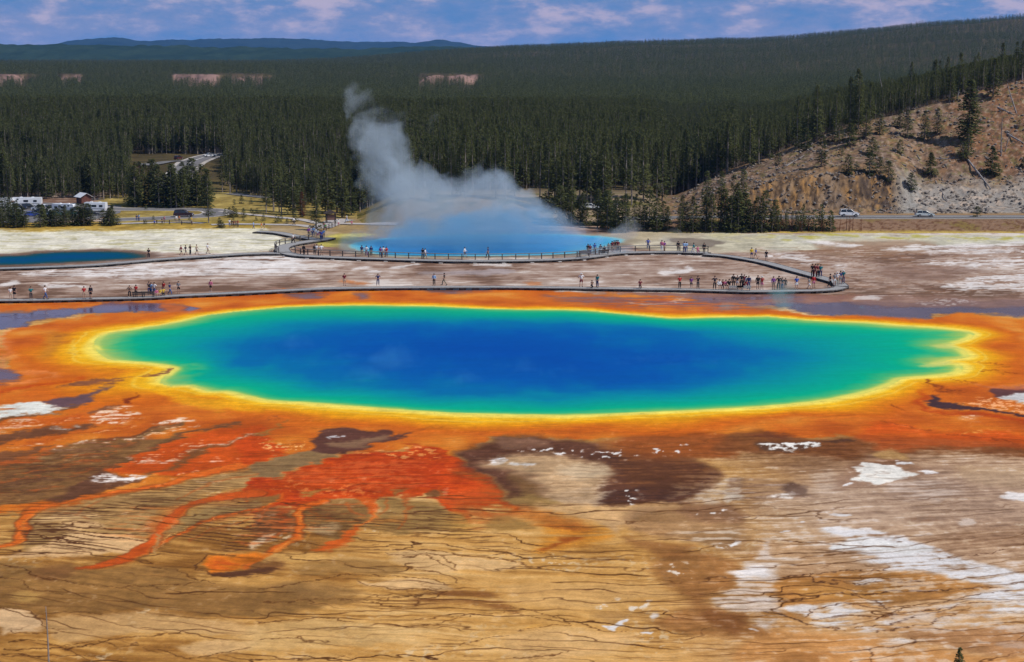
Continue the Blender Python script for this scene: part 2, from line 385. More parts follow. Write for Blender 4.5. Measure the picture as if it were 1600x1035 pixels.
    P(ZB((-50,300),(100,250),(300,190),(560,160),(700,170),(900,190),(700,240),(400,240)), (202,92,34), 8, .5)
    P(ZB((-50,322),(100,302),(250,275),(400,260),(560,240),(600,245),(480,285),(330,310),(150,340),(0,372),(-50,385)), (112,72,50), 5, .95)
    P(ZB((300,280),(400,262),(500,255),(420,280)), (228,220,210), 4, .6, tex=wst)
    P(ZB((540,175),(640,150),(730,135),(720,155),(640,180),(560,190)), (134,84,58), 4, .9)
    P(ZB((560,210),(700,160),(800,140),(900,190),(800,225),(620,230)), (244,214,190), 6, .9, tex=wst)
    P(ZB((765,105),(800,85),(855,75),(820,105),(800,120)), (126,52,30), 4, .9)
    P(ZB((900,250),(1040,215),(1190,220),(1180,245),(1050,245),(930,265)), (240,222,206), 5, .9, tex=wst)
    P(ZB((-50,500),(150,450),(290,412),(480,378),(640,352),(800,330),(930,272),(1100,245),(1120,255),(980,310),(850,350),(960,345),(1060,330),(1240,285),(1430,253),(1420,262),(1320,284),(1150,322),
         (1000,392),(860,432),(770,497),(640,522),(700,600),(500,690),(300,725),(180,745),(0,770),(-50,800)), (132,95,58), 5, .97, var=.3)
    P(ZB((0,560),(250,500),(600,430),(760,470),(640,525),(430,600),(250,690),(0,740)), (98,64,44), 14, .8, tex=sst(-.1,.35,streak2+.5*nf1)); P(ZB((60,470),(300,440),(560,400),(700,400),(480,450),(200,500)), (162,126,84), 12, .7, tex=sst(-.1,.3,streak2+.3*fin))
    P(ZB((0,430),(300,400),(640,372),(900,340),(900,352),(640,392),(300,425),(0,470)), (206,96,36), 6, .7, tex=sst(-.2,.25,streak2+.4*fin)); P(ZB((-50,470),(150,455),(300,425),(330,430),(150,475),(-50,510)), (196,92,40), 6, .8)
    P(ZB((350,395),(640,352),(900,335),(900,350),(560,400),(380,430)), (238,214,190), 4, .8, tex=sst(.12,.4,streak2+.5*fin))
    L(ZB((640,352,20),(800,332,22),(930,280,18),(1090,250,12)), (112,66,48), 5, .8); L(ZB((560,540,26),(770,490,20),(870,430,20),(1010,385,26),(1160,318,30),(1330,275,18),(1430,255,8)), (106,66,48), 5, .85)
    P(ZB((300,440),(480,390),(700,370),(860,350),(1000,340),(800,400),(600,430),(400,450)), (120,78,54), 8, .7, tex=sst(-.3,.3,streak2))
    P(ZB((-50,440),(100,410),(300,380),(290,400),(150,440),(0,485),(-50,500)), (122,80,54), 5, .9)
    L(ZB((0,400,20),(200,370,20),(400,345,10)), (240,214,190), 5, .8, tex=wst); L(ZB((780,360,10),(920,330,14),(1060,300,14),(1200,270,8)), (244,222,200), 5, .9, tex=wst)
    P(ZB((640,525),(770,500),(860,440),(1000,395),(1150,335),(1330,295),(1450,280),(1620,300),(1620,500),(1400,520),(1180,570),(950,560)), (204,84,30), 5, .95, var=.15)
    L(ZB((870,600,30),(960,555,40),(1100,495,50),(1230,440,60),(1350,395,40),(1480,345,24),(1592,318,14)), (124,82,48), 6, .9)
    L(ZB((810,480,40),(1000,480,30),(1120,470,20)), (246,226,206), 5, .9, tex=wst); L(ZB((1250,400,14),(1380,370,20),(1592,320,10)), (246,226,206), 5, .9, tex=wst)
    L(ZB((1150,490,16),(1250,495,20),(1350,480,14)), (246,226,206), 5, .8, tex=wst); L(ZB((1080,600,16),(1200,580,16),(1400,525,20)), (246,216,190), 5, .7, tex=wst)
    P(ZB((300,720),(430,640),(540,560),(640,525),(870,600),(900,610),(700,655),(500,695),(330,735)), (98,64,48), 6, .9)
    P(ZB((540,580),(620,545),(930,570),(870,605),(700,595)), (240,228,222), 4, 1, tex=sst(-.25,.2,streak2+.4*fin))
    P(ZB((0,640),(200,600),(430,600),(300,680),(120,700)), (120,88,60), 10, .6, tex=sst(-.3,.4,streak2))
    # tan delta below the first stream
    P(ZB((200,800),(400,755),(800,690),(1100,650),(1250,590),(1592,500),(1592,610),(1400,660),(1150,740),(1000,800),(900,950),(700,1035),(150,1035),(200,930)), (176,138,88), 8, .85, var=.2)
    P(ZB((260,830),(420,790),(640,830),(420,850)), (222,180,126), 8, .8); P(ZD((300,290),(480,230),(700,235),(930,280),(850,340),(560,370),(300,395),(0,400),(-50,385),(200,330)), (228,184,132), 8, .9)
    P(ZD((400,190),(560,150),(700,190),(560,215)), (226,182,130), 8, .8)
    mix(mask(ZB((150,830),(600,820),(1000,840),(980,980),(700,1035),(500,1080),(-50,1080),(-50,1030),(150,1000)), 10, False, True) * np.clip(crk3 * 1.5, 0, .9), col((84, 52, 34)))
    mix(mask(ZB((350,770),(800,690),(1200,600),(1592,510),(1592,620),(1100,760),(1000,800),(500,830)), 10, False, True) * np.clip(crk3 * 1.1, 0, .8), col((98, 66, 40)))
    OR = (214, 98, 32)
    L(ZB((1592,493,96),(1350,538,90),(1200,575,82),(1050,625,74),(850,660,64),(700,682,56),(520,715,56),(360,747,60),(250,773,76),(170,815,92),(140,863,104),(135,923,100),(105,983,78),(0,1017,60),(-60,1027,56)), (96, 58, 36), 4, .8, rough=False)
    L(ZB((1592,490,80),(1350,535,74),(1200,572,66),(1050,622,58),(850,657,48),(700,679,40),(520,712,40),(360,744,44),(250,770,60),(170,812,76),(140,860,88),(135,920,84),(105,980,62),(0,1014,44),(-60,1024,40)), (222,108,40), 4, 1, rough=False, var=.16)
    L(ZB((1596,516,16),(1354,559,14),(1204,594,13),(1054,641,11),(854,673,9),(704,692,8),(524,725,8),(364,758,8),(254,790,12),(174,837,15),(144,889,17),(139,948,16),(109,1000,12),(4,1028,8),(-56,1037,8)), (236, 146, 62), 4, .55, rough=False)
    L(ZB((1450,520,14),(1200,590,12),(1050,640,10),(850,672,8),(520,724,8)), (196,82,26), 6, .6)
    L(ZB((200,840,50),(190,900,60),(200,960,40)), (66,44,40), 16, .55, tex=sst(-.3,.3,streak2))

    for i, (y0, k) in enumerate(((345, 0), (372, 1), (398, 0), (425, 1), (455, 0), (490, 1), (520, 0), (560, 0), (600, 1))):
        x1 = 900 - i * 50
        L(ZB((x1, y0, 5 + 5 * k), (x1 - 250, y0 + 62, 12 + 8 * k), (x1 - 520, y0 + 110, 14 + 8 * k), (x1 - 900, y0 + 165, 6)), ((96, 60, 42), (196, 98, 42))[k], 5, .75, tex=sst(-.35, .15, streak2 + .5 * nf1))
    for pts in (((1560,330),(1400,375),(1200,425),(1020,470)), ((1300,345),(1150,385),(1000,430),(900,470)), ((1592,440),(1450,470),(1250,520),(1100,560)), ((1100,262),(950,292),(800,335),(640,362)), ((820,240),(600,290),(380,325),(150,372)), ((500,195),(300,230),(120,270),(0,290))):
        L(ZB(*[(a, b, 12) for a, b in pts]), (150, 58, 28), 5, .6, tex=sst(-.3, .2, streak2 + .5 * nf1))
        L(ZB(*[(a - 10, b + 14, 12) for a, b in pts]), (244, 206, 170), 4, .8, tex=sst(.0, .35, streak2 + .5 * fin))
    # ---- central red mat and its streams
    RED = (202, 76, 28)
    P(ZC((-60,430),(-60,262),(60,268),(200,310),(185,360),(60,405)), RED, 5, .95, var=.16)
    P(ZC((0,262),(150,280),(340,280),(250,310),(150,330),(60,290)), (250,190,120), 5, .9, tex=np.clip(spk*1.2,0,1))
    P(ZC((-20,510),(-10,425),(100,400),(200,352),(340,318),(480,343),(400,390),(250,455),(120,498)), (142,112,76), 5, .97, var=.16)
    P(ZC((345,300),(358,240),(420,200),(560,178),(660,198),(840,213),(795,250),(940,230),(945,238),(850,272),(700,302),(580,332),(450,345),(320,330)), (96,62,54), 5, .97)
    P(ZC((420,280),(600,262),(760,240),(800,250),(700,290),(560,310)), (146,112,84), 8, .8); P(ZC((470,234),(550,230),(545,240),(475,243)), (210,206,210), 2, .9)
    L(ZC((0,240,24),(100,200,16),(220,155,8)), (150,112,60), 4, .9); L(ZC((50,150,5),(90,130,6),(120,140,6),(80,158,5)), (140,80,50), 2, .8)
    P(ZC((-60,525),(150,500),(300,440),(450,370),(580,343),(700,335),(900,340),(1170,325),(1290,390),(1390,480),(1480,540),(1540,640),(1620,672),(1620,712),(1500,672),(1400,700),(1320,700),(1300,780),(1250,735),
         (1150,690),(1115,620),(1180,575),(1040,580),(960,610),(900,592),(720,622),(600,618),(450,645),(300,690),(200,665),(100,695),(-60,720)), RED, 5, 1, var=.2)
    P(ZC((-60,525),(150,500),(300,440),(450,370),(580,343),(1170,325),(1480,540),(1540,640),(1300,700),(1150,640),(700,610),(300,690),(-60,720)), (150, 50, 24), 10, .75, tex=sst(.0,.45,streak2+.5*nf1))
    P(ZC((500,420),(700,400),(1000,410),(1200,450),(1100,520),(800,540),(560,500)), (188,64,28), 20, .6); P(ZC((1120,620),(1400,560),(1480,600),(1300,680)), (212,96,40), 14, .6)
    P(ZC((570,350),(700,325),(900,335),(1170,340),(1180,410),(1000,405),(700,360)), (244,176,98), 5, .6, tex=sst(.1,.4,fin+.45*fine2+.3*nf1))
    P(ZC((100,560),(200,510),(400,560),(500,550),(800,570),(640,600),(300,600)), (236,150,78), 5, .5, tex=sst(.12,.4,fin+.45*fine2+.3*nf1))
    P(ZC((100,540),(600,400),(1100,440),(900,560)), (226,110,54), 8, .5, tex=wst)
    P(ZC((1030,575),(1100,565),(1190,570),(1100,605),(1020,600)), (120,76,44), 4, .9); P(ZC((840,575),(940,545),(930,555),(860,590)), (150,110,60), 4, .8); P(ZC((320,615),(440,560),(420,590),(340,625)), (160,120,60), 4, .8)
    P(ZC((-60,620),(60,615),(140,610),(120,660),(20,690),(-60,690)), (146,108,60), 5, .9)
    L(ZC((-60,700,20),(60,680,18),(150,640,18),(160,600,12)), (224,110,36), 4, .9)
    P(ZC((300,700),(450,650),(640,625),(690,700),(750,750),(600,840),(460,890),(330,860),(285,770)), (140,102,58), 6, .9, var=.25)
    P(ZC((380,700),(560,660),(650,700),(740,745),(560,760),(420,740)), (112,72,48), 10, .7, tex=sst(-.3,.3,streak2)); P(ZC((300,840),(420,810),(560,810),(440,870)), (214,178,130), 8, .7)
    P(ZC((720,630),(840,620),(950,640),(1100,640),(1160,700),(1260,740),(1290,800),(1000,850),(800,850),(700,830),(780,760)), (148,114,66), 8, .85, var=.2)
    P(ZC((-20,720),(150,680),(240,700),(250,800),(180,880),(-20,900)), (124,80,50), 8, .85, var=.25); P(ZC((-20,890),(120,870),(80,930),(-20,950)), (226,196,160), 6, .8)
    L(ZC((450,648,66),(300,685,72),(260,743,72),(280,823,64),(235,893,56),(100,958,54),(0,1008,54),(-60,1038,62)), (96, 58, 36), 4, .8, rough=False)
    L(ZC((450,645,50),(300,682,56),(260,740,56),(280,820,48),(235,890,40),(100,955,38),(0,1005,38),(-60,1035,46)), (212,98,34), 4, 1, rough=False, var=.16)
    L(ZC((454,661,10),(304,700,11),(264,758,11),(284,836,9),(239,903,8),(104,967,7),(4,1017,7),(-56,1050,9)), (236, 146, 62), 4, .55, rough=False)
    L(ZC((300,690,10),(285,760,8),(310,840,8),(200,925,7),(60,1000,6)), (236,158,70), 3, .7)
    L(ZC((180,690,40),(190,740,40),(180,800,24)), (186,76,30), 8, .8)
    L(ZC((660,630,110),(715,700,56),(760,758,26),(690,815,26),(570,868,60),(450,925,80),(350,955,30)), (206,92,34), 5, .95)
    L(ZC((730,700,8),(765,760,8),(680,820,8)), (236,150,70), 3, .7)
    L(ZC((940,600,50),(940,650,26),(930,690,8)), (190,86,36), 6, .8); P(ZC((740,780),(820,760),(960,770),(900,820),(780,840)), (196,116,48), 8, .5, tex=sst(-.2,.3,streak2))
    P(ZC((1250,640),(1500,640),(1620,700),(1560,780),(1300,820),(1200,760)), (180,96,44), 12, .55, tex=sst(-.4,.3,streak2))
    L(ZB((1592,683,126),(1400,705,108),(1250,735,86),(1160,768,86),(1060,853,104),(990,928,72),(955,988,86),(860,1048,120),(780,1093,112),(640,1133,88),(480,1151,52)), (96, 58, 36), 4, .8, rough=False)
    L(ZB((1592,680,110),(1400,702,92),(1250,732,70),(1160,765,70),(1060,850,88),(990,925,56),(955,985,70),(860,1045,104),(780,1090,96),(640,1130,72),(480,1148,36)), (204,88,34), 4, 1, rough=False, var=.16)
    L(ZB((1596,716,22),(1404,732,18),(1254,755,14),(1164,788,14),(1064,879,17),(994,943,11),(959,1008,14),(864,1079,20),(784,1122,19),(644,1154,14),(484,1160,7)), (236, 146, 62), 4, .55, rough=False)
    P(ZB((900,880),(1000,820),(1130,750),(1050,900),(980,960)), (204,96,44), 14, .5)
    P(ZB((1030,930),(1100,860),(1200,790),(1400,760),(1592,720),(1592,770),(1300,840),(1150,900)), (156,126,80), 8, .9)
    P(ZB((1180,760),(1350,720),(1592,700),(1592,745),(1400,770)), (126,84,54), 8, .6, tex=sst(-.4,.2,streak2))
    L(ZB((1620,768,52),(1400,825,52),(1270,857,48),(1170,917,44),(1000,993,40),(940,1043,36)), (96, 58, 36), 4, .8, rough=False)
    L(ZB((1620,765,36),(1400,822,36),(1270,854,32),(1170,914,28),(1000,990,24),(940,1040,20)), (214,100,38), 4, 1, rough=False, var=.16)
    L(ZB((1624,777,7),(1404,834,7),(1274,864,6),(1174,923,6),(1004,998,6),(944,1046,6)), (236, 146, 62), 4, .55, rough=False)
    L(ZB((1270,840,5),(1180,890,5),(1030,950,5),(980,1000,5),(930,1040,5)), (240,180,110), 2, .8); L(ZB((1592,760,5),(1400,805,5),(1270,838,5)), (96,64,44), 2, .8)
    L(ZB((985,940,24),(960,990,20),(930,1040,18)), (176,138,88), 3, .8)
    P(ZD((1330,480),(1450,470),(1592,450),(1700,440),(1592,480),(1400,498)), (92,58,40), 5, .9)
    L(ZD((1255,365,10),(1250,400,8),(1205,440,8),(1300,460,6),(1450,510,6)), (104,66,40), 2, .9)
    for pts, wd in ((((1150,560),(1180,640),(1240,720)), 16), (((940,690),(930,760),(880,820)), 10), (((560,660),(600,720),(690,740)), 12), (((180,800),(150,860),(60,900)), 14), (((1400,690),(1450,740),(1560,770)), 16), (((60,690),(40,760),(-60,820)), 12), (((330,690),(380,740),(520,760)), 8), (((800,610),(810,680),(790,740)), 9)):
        L(ZC(*[(a, b, wd) for a, b in pts]), (196, 88, 36), 4, .7, rough=False); 
    for pts, wd in ((((1592,560),(1400,600),(1250,640),(1120,720)), 14), (((1592,640),(1480,655),(1380,690)), 16), (((900,640),(700,700),(560,760),(470,800)), 9), (((250,790),(400,800),(560,840)), 6), (((1592,830),(1450,870),(1300,920),(1180,980)), 12)):
        L(ZB(*[(a, b, wd) for a, b in pts]), (190, 88, 38), 4, .6, rough=False)
    P(ZC((300,690),(640,640),(690,720),(760,760),(560,860),(300,880)), (196, 104, 44), 12, .5, tex=sst(.1,.5,streak2+.3*fin)); P(ZC((-100,700),(240,700),(260,860),(-100,960)), (196, 96, 42), 12, .55, tex=sst(.05,.45,streak2+.3*fin))
    P(ZB((800,800),(1040,760),(1000,900),(900,960),(700,940)), (190, 100, 46), 16, .45, tex=sst(0,.4,streak2+.3*fin)); P(ZB((1250,850),(1592,790),(1592,900),(1300,960)), (170, 96, 48), 14, .4, tex=sst(.05,.45,streak2+.3*fin))
    # ---- olive band and pale crust along the near edge
    P(ZD((-50,430),(200,440),(500,470),(900,425),(1100,440),(1250,540),(1592,560),(1800,540),(2000,620),(2300,640),(2000,700),(1592,740),(1200,735),(800,720),(400,735),(200,715),(-50,700)), (146,106,60), 12, .85, var=.22)
    P(ZD((300,430),(480,440),(420,520),(220,500)), (120,80,48), 12, .7); P(ZD((-50,610),(300,640),(900,650),(1592,620),(1592,700),(700,710),(-50,690)), (140,100,56), 14, .6)
    P(ZD((0,640),(150,600),(300,615),(200,660)), (200,160,90), 10, .5, tex=wst)
    P(ZD((-60,725),(180,722),(240,770),(260,815),(150,850),(0,860),(-60,860)), (222,184,140), 8, .9)
    P(ZD((300,760),(800,740),(1300,760),(1592,790),(1592,850),(1100,850),(650,880),(350,900)), (216,174,120), 12, .7); P(ZD((1150,930),(1300,890),(1592,880),(1592,950),(1300,980)), (224,182,128), 10, .8)
    for p in [((0,710,8),(180,720,10),(235,770,10),(260,810,8),(400,830,6)),((230,730,7),(500,725,7),(650,735,6)),((0,840,8),(60,860,8),(200,850,6),(400,845,4)),((360,960,8),(580,930,14),(700,905,12),(900,885,10),(1130,853,12)),
              ((0,430,12),(100,455,12),(200,475,10),(400,530,8),(600,560,6)),((0,515,8),(130,525,9),(180,575,9),(300,590,7),(430,610,6)),((900,435,8),(1050,440,9),(1150,475,9),(1260,530,9),(1350,555,7)),
              ((900,560,7),(1200,550,8),(1300,530,8)),((0,905,12),(200,890,10),(350,930,8),(600,900,8)),((0,955,12),(200,960,14),(420,940,10),(600,930,10)),((0,990,14),(300,1000,14),(600,1010,12)),((640,900,8),(750,950,6),(900,930,6)),
              ((1000,960,10),(1200,990,10),(1450,965,10),(1592,930,10)),((600,560,6),(900,570,6),(1100,600,6),(1240,620,6),(1390,585,6))]:
        L(ZD(*p), (84,50,26), 2, .95)
    P(ZE((-30,790),(300,770),(600,790),(900,820),(1150,830),(900,900),(600,930),(400,930),(100,940),(-30,940)), (212,172,114), 12, .7)
    P(ZE((800,350),(960,342),(1250,360),(1450,400),(1592,420),(1592,460),(1330,470),(1150,470),(900,420)), (222,180,126), 8, .85); P(ZE((640,530),(800,530),(1000,503),(1190,540),(1280,588),(1000,592),(800,568)), (220,178,126), 6, .9)
    P(ZE((-30,395),(150,390),(160,440),(-30,475)), (128,84,48), 8, .85); P(ZE((300,400),(600,370),(880,430),(800,470),(500,480),(200,480)), (146,108,62), 14, .7); P(ZE((60,560),(400,540),(700,600),(300,640)), (150,112,68), 14, .6)
    P(ZE((1150,620),(1280,595),(1450,620),(1592,690),(1592,740),(1400,690),(1200,670),(1000,670)), (126,80,42), 10, .8, tex=sst(-.5,.1,streak2)); P(ZE((-30,360),(200,350),(420,370),(300,400),(60,400)), (222,172,100), 8, .7)
    for p in [((800,350,9),(900,380,9),(1050,385,8),(1200,420,8),(1320,470,7)),((960,340,8),(1100,370,8),(1230,400,8),(1280,440,6)),((1150,345,7),(1300,365,7),(1450,385,7),(1592,420,7)),((1400,330,8),(1540,350,8),(1560,370,8)),
              ((700,470,9),(900,490,10),(1080,510,10),(1180,535,9),(1210,555,8),(1300,560,6)),((640,528,8),(820,565,9),(1000,590,9),(1200,580,6)),((0,580,12),(130,570,10),(300,530,8),(500,495,7),(700,480,7)),((900,430,7),(1100,460,9),(1200,470,8),(1300,540,6)),
              ((0,770,8),(250,765,8),(450,770,9),(600,795,8)),((0,865,8),(150,870,8),(300,895,7),(420,910,6)),((0,1010,14),(300,1005,12),(520,980,8)),((600,665,8),(800,670,8),(1000,680,8),(1250,600,12)),((800,660,7),(1000,630,8),(1200,615,8)),
              ((900,820,7),(1100,800,7),(1300,760,7),(1592,720,8)),((1000,760,8),(1200,755,8),(1400,730,7)),((1000,950,7),(1250,940,7),(1450,900,7),(1592,880,6)),((0,660,7),(300,650,7),(700,650,7),(900,690,7))]:
        L(ZE(*p), (90,54,28), 2, .95)

    L(ZC((240,885,34),(150,935,32),(60,985,34),(-20,1030,40),(-60,1060,60)), (210, 104, 38), 4, .95, rough=False); L(ZC((230,895,7),(140,945,7),(40,1000,8)), (238,164,76), 3, .7, rough=False)
    P(ZD((1265,376),(1360,366),(1470,362),(1610,350),(1640,380),(1560,420),(1480,452),(1370,478),(1325,458),(1285,415)), (222,120,36), 8, .95, var=.25); P(ZD((1320,390),(1470,385),(1560,390),(1450,440),(1350,450)), (198,84,32), 10, .8, tex=sst(-.3,.25,streak2+.5*nf1))
    P(ZD((1330,480),(1450,470),(1592,450),(1720,430),(1592,482),(1400,500)), (92,58,40), 5, .9); L(ZD((1255,365,10),(1248,400,10),(1205,440,9),(1300,462,8),(1450,512,7)), (88,54,32), 2, .95)
    # ---- dark wet basin, middle
    P(ZH((1000,225),(1300,215),(1600,215),(1640,330),(1500,345),(1350,345),(1040,345)), (150,76,34), 14, .85, var=.15)
    P(ZH((90,300),(230,255),(350,220),(520,218),(600,240),(750,238),(900,270),(1000,300),(1200,340),(1350,345),(1420,400),(1500,450),(1440,520),(1350,570),(1320,592),(860,598),(700,600),(520,600),(430,622),(330,580),
         (290,520),(200,450),(160,440),(120,390)), (92,58,46), 16, .95, var=.25)
    P(ZH((880,300),(1420,340),(1480,520),(1320,592),(860,598),(850,520),(900,420)), (136, 88, 54), 14, .75, tex=sst(.0,.45,streak2+.3*fin))
    P(ZH((830,500),(1440,500),(1330,592),(860,598)), (64, 42, 38), 8, .8, tex=sst(-.3,.25,streak2+.3*fin))
    P(ZH((60,420),(200,450),(300,530),(330,600),(250,560),(150,480)), (150, 92, 44), 14, .7, tex=sst(-.4,.2,streak2)); P(ZH((380,440),(500,480),(520,560),(400,560)), (132, 100, 62), 16, .7); P(ZH((880,230),(1320,240),(1420,330),(1100,360),(960,320)), (150, 82, 40), 22, .7)
    P(ZH((1300,440),(1480,450),(1420,560),(1280,590)), (150, 116, 88), 16, .7, tex=sst(-.2,.3,streak2+.4*fin)); P(ZH((620,500),(880,420),(860,600),(640,600)), (206, 184, 160), 14, .8, tex=sst(-.1,.35,streak2+.4*fin))
    P(ZH((1030,350),(1350,350),(1450,440),(1300,500),(1000,480)), (104,64,40), 20, .5)
    P(ZH((280,240),(400,225),(520,235),(560,280),(400,285),(300,275)), (142,104,82), 8, .75)
    P(ZH((210,370),(330,335),(450,318),(600,330),(780,362),(880,388),(898,425),(870,470),(835,510),(830,600),(640,602),(540,575),(500,470),(400,432),(280,402)), (190,156,118), 18, .95, var=.2)
    P(ZH((570,405),(700,375),(870,385),(892,430),(800,458),(620,452)), (206,180,148), 10, .85); P(ZH((540,575),(640,520),(830,500),(830,600),(640,602)), (190,160,130), 8, .7, tex=sst(-.3,.4,streak2))
    P(ZH((330,580),(420,540),(500,550),(640,600),(460,612)), (164,130,76), 10, .8)
    P(ZH((240,345),(290,335),(325,345),(320,375),(280,385),(240,370)), (232,228,228), 4, .95, tex=np.clip(spk2+.55,0,1)); P(ZH((355,370),(440,370),(450,390),(380,395)), (220,212,206), 4, .9, tex=np.clip(spk2+.4,0,1))
    P(ZH((330,300),(600,290),(900,310),(1040,300),(1040,350),(850,345),(600,330),(450,315)), (230,224,222), 5, 1, tex=sst(.28,.5,fin+.25*streak2)); P(ZH((1150,280),(1390,270),(1380,310),(1170,335)), (226,220,218), 5, 1, tex=sst(.3,.5,fin))
    P(ZH((960,520),(1060,520),(1060,600),(980,590)), (226,220,216), 5, 1, tex=sst(.35,.5,fin))
    P(ZH((470,610),(640,600),(860,600),(1100,598),(1300,595),(1150,640),(960,690),(920,720),(800,690),(620,650)), (208,166,116), 10, .9); P(ZH((870,640),(930,620),(960,700),(900,740)), (216,172,122), 12, .8)
    P(ZH((1340,575),(1420,530),(1500,475),(1640,460),(1640,560),(1450,590)), (206,184,162), 8, .9, tex=np.clip(.5+spk2,0,1)); P(ZH((980,640),(1300,600),(1600,590),(1640,860),(1480,850),(1250,790),(1050,740)), (160,122,88), 16, .75, var=.2)
    P(ZH((1300,600),(1600,590),(1640,700),(1320,680)), (126,88,66), 14, .6); P(ZH((1260,740),(1420,740),(1600,720),(1600,810),(1400,830),(1260,790)), (206,186,166), 12, .8, tex=sst(-.1,.4,streak2+.3*fin))
    P(ZH((1370,650),(1550,625),(1550,655),(1380,660)), (236,232,230), 4, 1, tex=sst(.1,.4,fin)); P(ZH((1480,830),(1590,815),(1580,850),(1500,850)), (236,232,230), 4, 1, tex=sst(0,.35,fin))
    P(ZH((1000,760),(1150,800),(1350,840),(1300,900),(1150,860),(1020,800)), (136,88,50), 14, .7)
    P(ZH((300,620),(460,615),(620,660),(760,700),(720,760),(600,740),(480,690)), (186,104,40), 14, .7, var=.2); P(ZH((500,700),(740,720),(870,720),(870,800),(720,830),(500,890),(480,820)), (216,140,48), 14, .75, tex=sst(-.6,.1,streak2))
    P(ZH((560,770),(720,765),(740,790),(640,820),(540,860),(500,850),(580,810)), (136,60,26), 10, .75, tex=sst(-.5,.2,streak2)); P(ZH((500,700),(700,700),(720,730),(560,720)), (142,70,32), 10, .6, tex=sst(-.4,.2,streak2))
    P(ZH((0,640),(100,600),(300,590),(440,625),(330,690),(150,680)), (176,92,42), 12, .6, tex=sst(-.5,.2,streak2)); P(ZH((170,690),(300,665),(430,690),(330,740),(200,740)), (158,120,66), 10, .8)
    P(ZH((0,640),(80,660),(120,740),(0,760)), (196,148,72), 14, .5)

    # ---- right side
    P(ZI((-40,445),(150,400),(330,440),(660,452),(760,482),(1000,500),(1640,478),(1640,545),(1200,525),(1000,522),(800,500),(620,560),(300,530),(-40,525)), (124,74,42), 12, .9, var=.2)
    P(ZI((640,420),(1000,440),(1300,430),(1640,462),(1640,500),(1000,505),(760,485)), (176,78,32), 12, .85); P(ZI((760,350),(1100,390),(1640,420),(1640,470),(1000,440),(700,420)), (206,84,30), 16, .8, var=.16)
    P(ZI((130,430),(190,405),(280,415),(340,440),(250,445)), (110,62,44), 8, .7)
    P(ZI((165,470),(300,465),(435,472),(425,500),(330,515),(190,520)), (92,66,52), 5, .85); P(ZI((190,478),(330,470),(430,475),(420,498),(300,515),(200,505)), (232,228,224), 3, 1, tex=sst(-.1,.2,fin+.3*streak2))
    P(ZI((420,460),(560,455),(660,465),(560,475)), (82,56,44), 4, .8); P(ZI((760,520),(870,500),(980,530),(900,560),(780,550)), (176,136,84), 8, .8)
    P(ZI((600,580),(700,562),(880,560),(980,600),(1080,640),(960,660),(850,700),(640,710),(560,690)), (132,92,66), 10, .8)
    P(ZI((620,592),(660,575),(740,580),(860,602),(960,640),(900,660),(850,690),(760,692),(690,670),(640,640)), (236,232,226), 3, 1)
    P(ZI((875,570),(960,568),(965,580),(890,582)), wh, 2, 1); P(ZI((975,620),(1040,612),(1055,630),(1000,640)), wh, 3, 1); P(ZI((625,688),(660,684),(664,696),(630,700)), wh, 2, 1)
    P(ZI((-40,680),(100,680),(240,690),(460,740),(400,760),(240,770),(0,780)), (120,86,66), 8, .7, tex=sst(-.4,.2,streak2)); P(ZI((280,692),(420,705),(440,740),(380,752),(270,725)), (84,58,46), 6, .9)
    P(ZI((240,745),(330,732),(366,745),(350,770),(260,772)), (230,222,216), 4, .9, tex=np.clip(spk2+.5,0,1)); P(ZI((380,640),(480,625),(560,680),(640,730),(540,745),(430,680)), (186,160,138), 8, .8, tex=sst(-.4,.3,streak2))
    P(ZI((-40,740),(60,740),(70,780),(-40,790)), (206,190,174), 6, .8); P(ZI((530,858),(620,852),(640,868),(560,875)), wh, 3, .95); P(ZI((1480,760),(1560,752),(1640,758),(1640,800),(1540,785)), wh, 4, .95)
    P(ZI((1190,905),(1280,895),(1300,920),(1210,928)), (226,208,196), 4, .8); P(ZI((370,910),(395,912),(390,925),(375,922)), wh, 2, .9); P(ZI((275,965),(300,965),(295,977),(278,976)), wh, 2, .9)
    P(ZI((900,900),(1000,888),(1100,898),(1010,915)), (122,76,46), 6, .7, tex=sst(-.4,.1,fin)); P(ZI((860,690),(1100,690),(1300,760),(1100,790),(900,770)), (204,186,176), 14, .7, tex=sst(-.4,.3,streak2))
    P(ZI((1200,600),(1640,610),(1640,720),(1300,700)), (188,152,108), 16, .5)
    P(ZI((1060,200),(1090,194),(1160,240),(1300,265),(1640,312),(1640,330),(1350,292),(1130,288),(1085,245)), (66,46,52), 4, .97, w=.35)
    L(ZI((1050,180,24),(1035,240,40),(1090,300,44),(1300,315,44),(1640,360,30)), (178,64,26), 8, .8)
    P(ZI((1400,165),(1500,160),(1640,158),(1640,245),(1480,225),(1425,200)), (92,52,46), 5, .95, w=.6); P(ZI((1460,215),(1560,200),(1640,196),(1640,256),(1510,242)), (214,214,216), 4, .95, tex=sst(-.8,-.3,streak2))
    P(ZI((1300,130),(1400,150),(1640,150),(1640,165),(1400,165)), (206,120,84), 6, .7)
    P(ZI((1230,245),(1400,225),(1640,275),(1640,305),(1300,262)), (246,176,124), 5, .9, tex=np.clip(spk+spk2,0,1)); P(ZI((1255,330),(1330,320),(1360,335),(1300,352)), (240,188,150), 4, .9, tex=np.clip(spk+.4,0,1)); P(ZI((1240,400),(1390,390),(1380,405),(1260,415)), (246,176,90), 4, .8, tex=spk2)
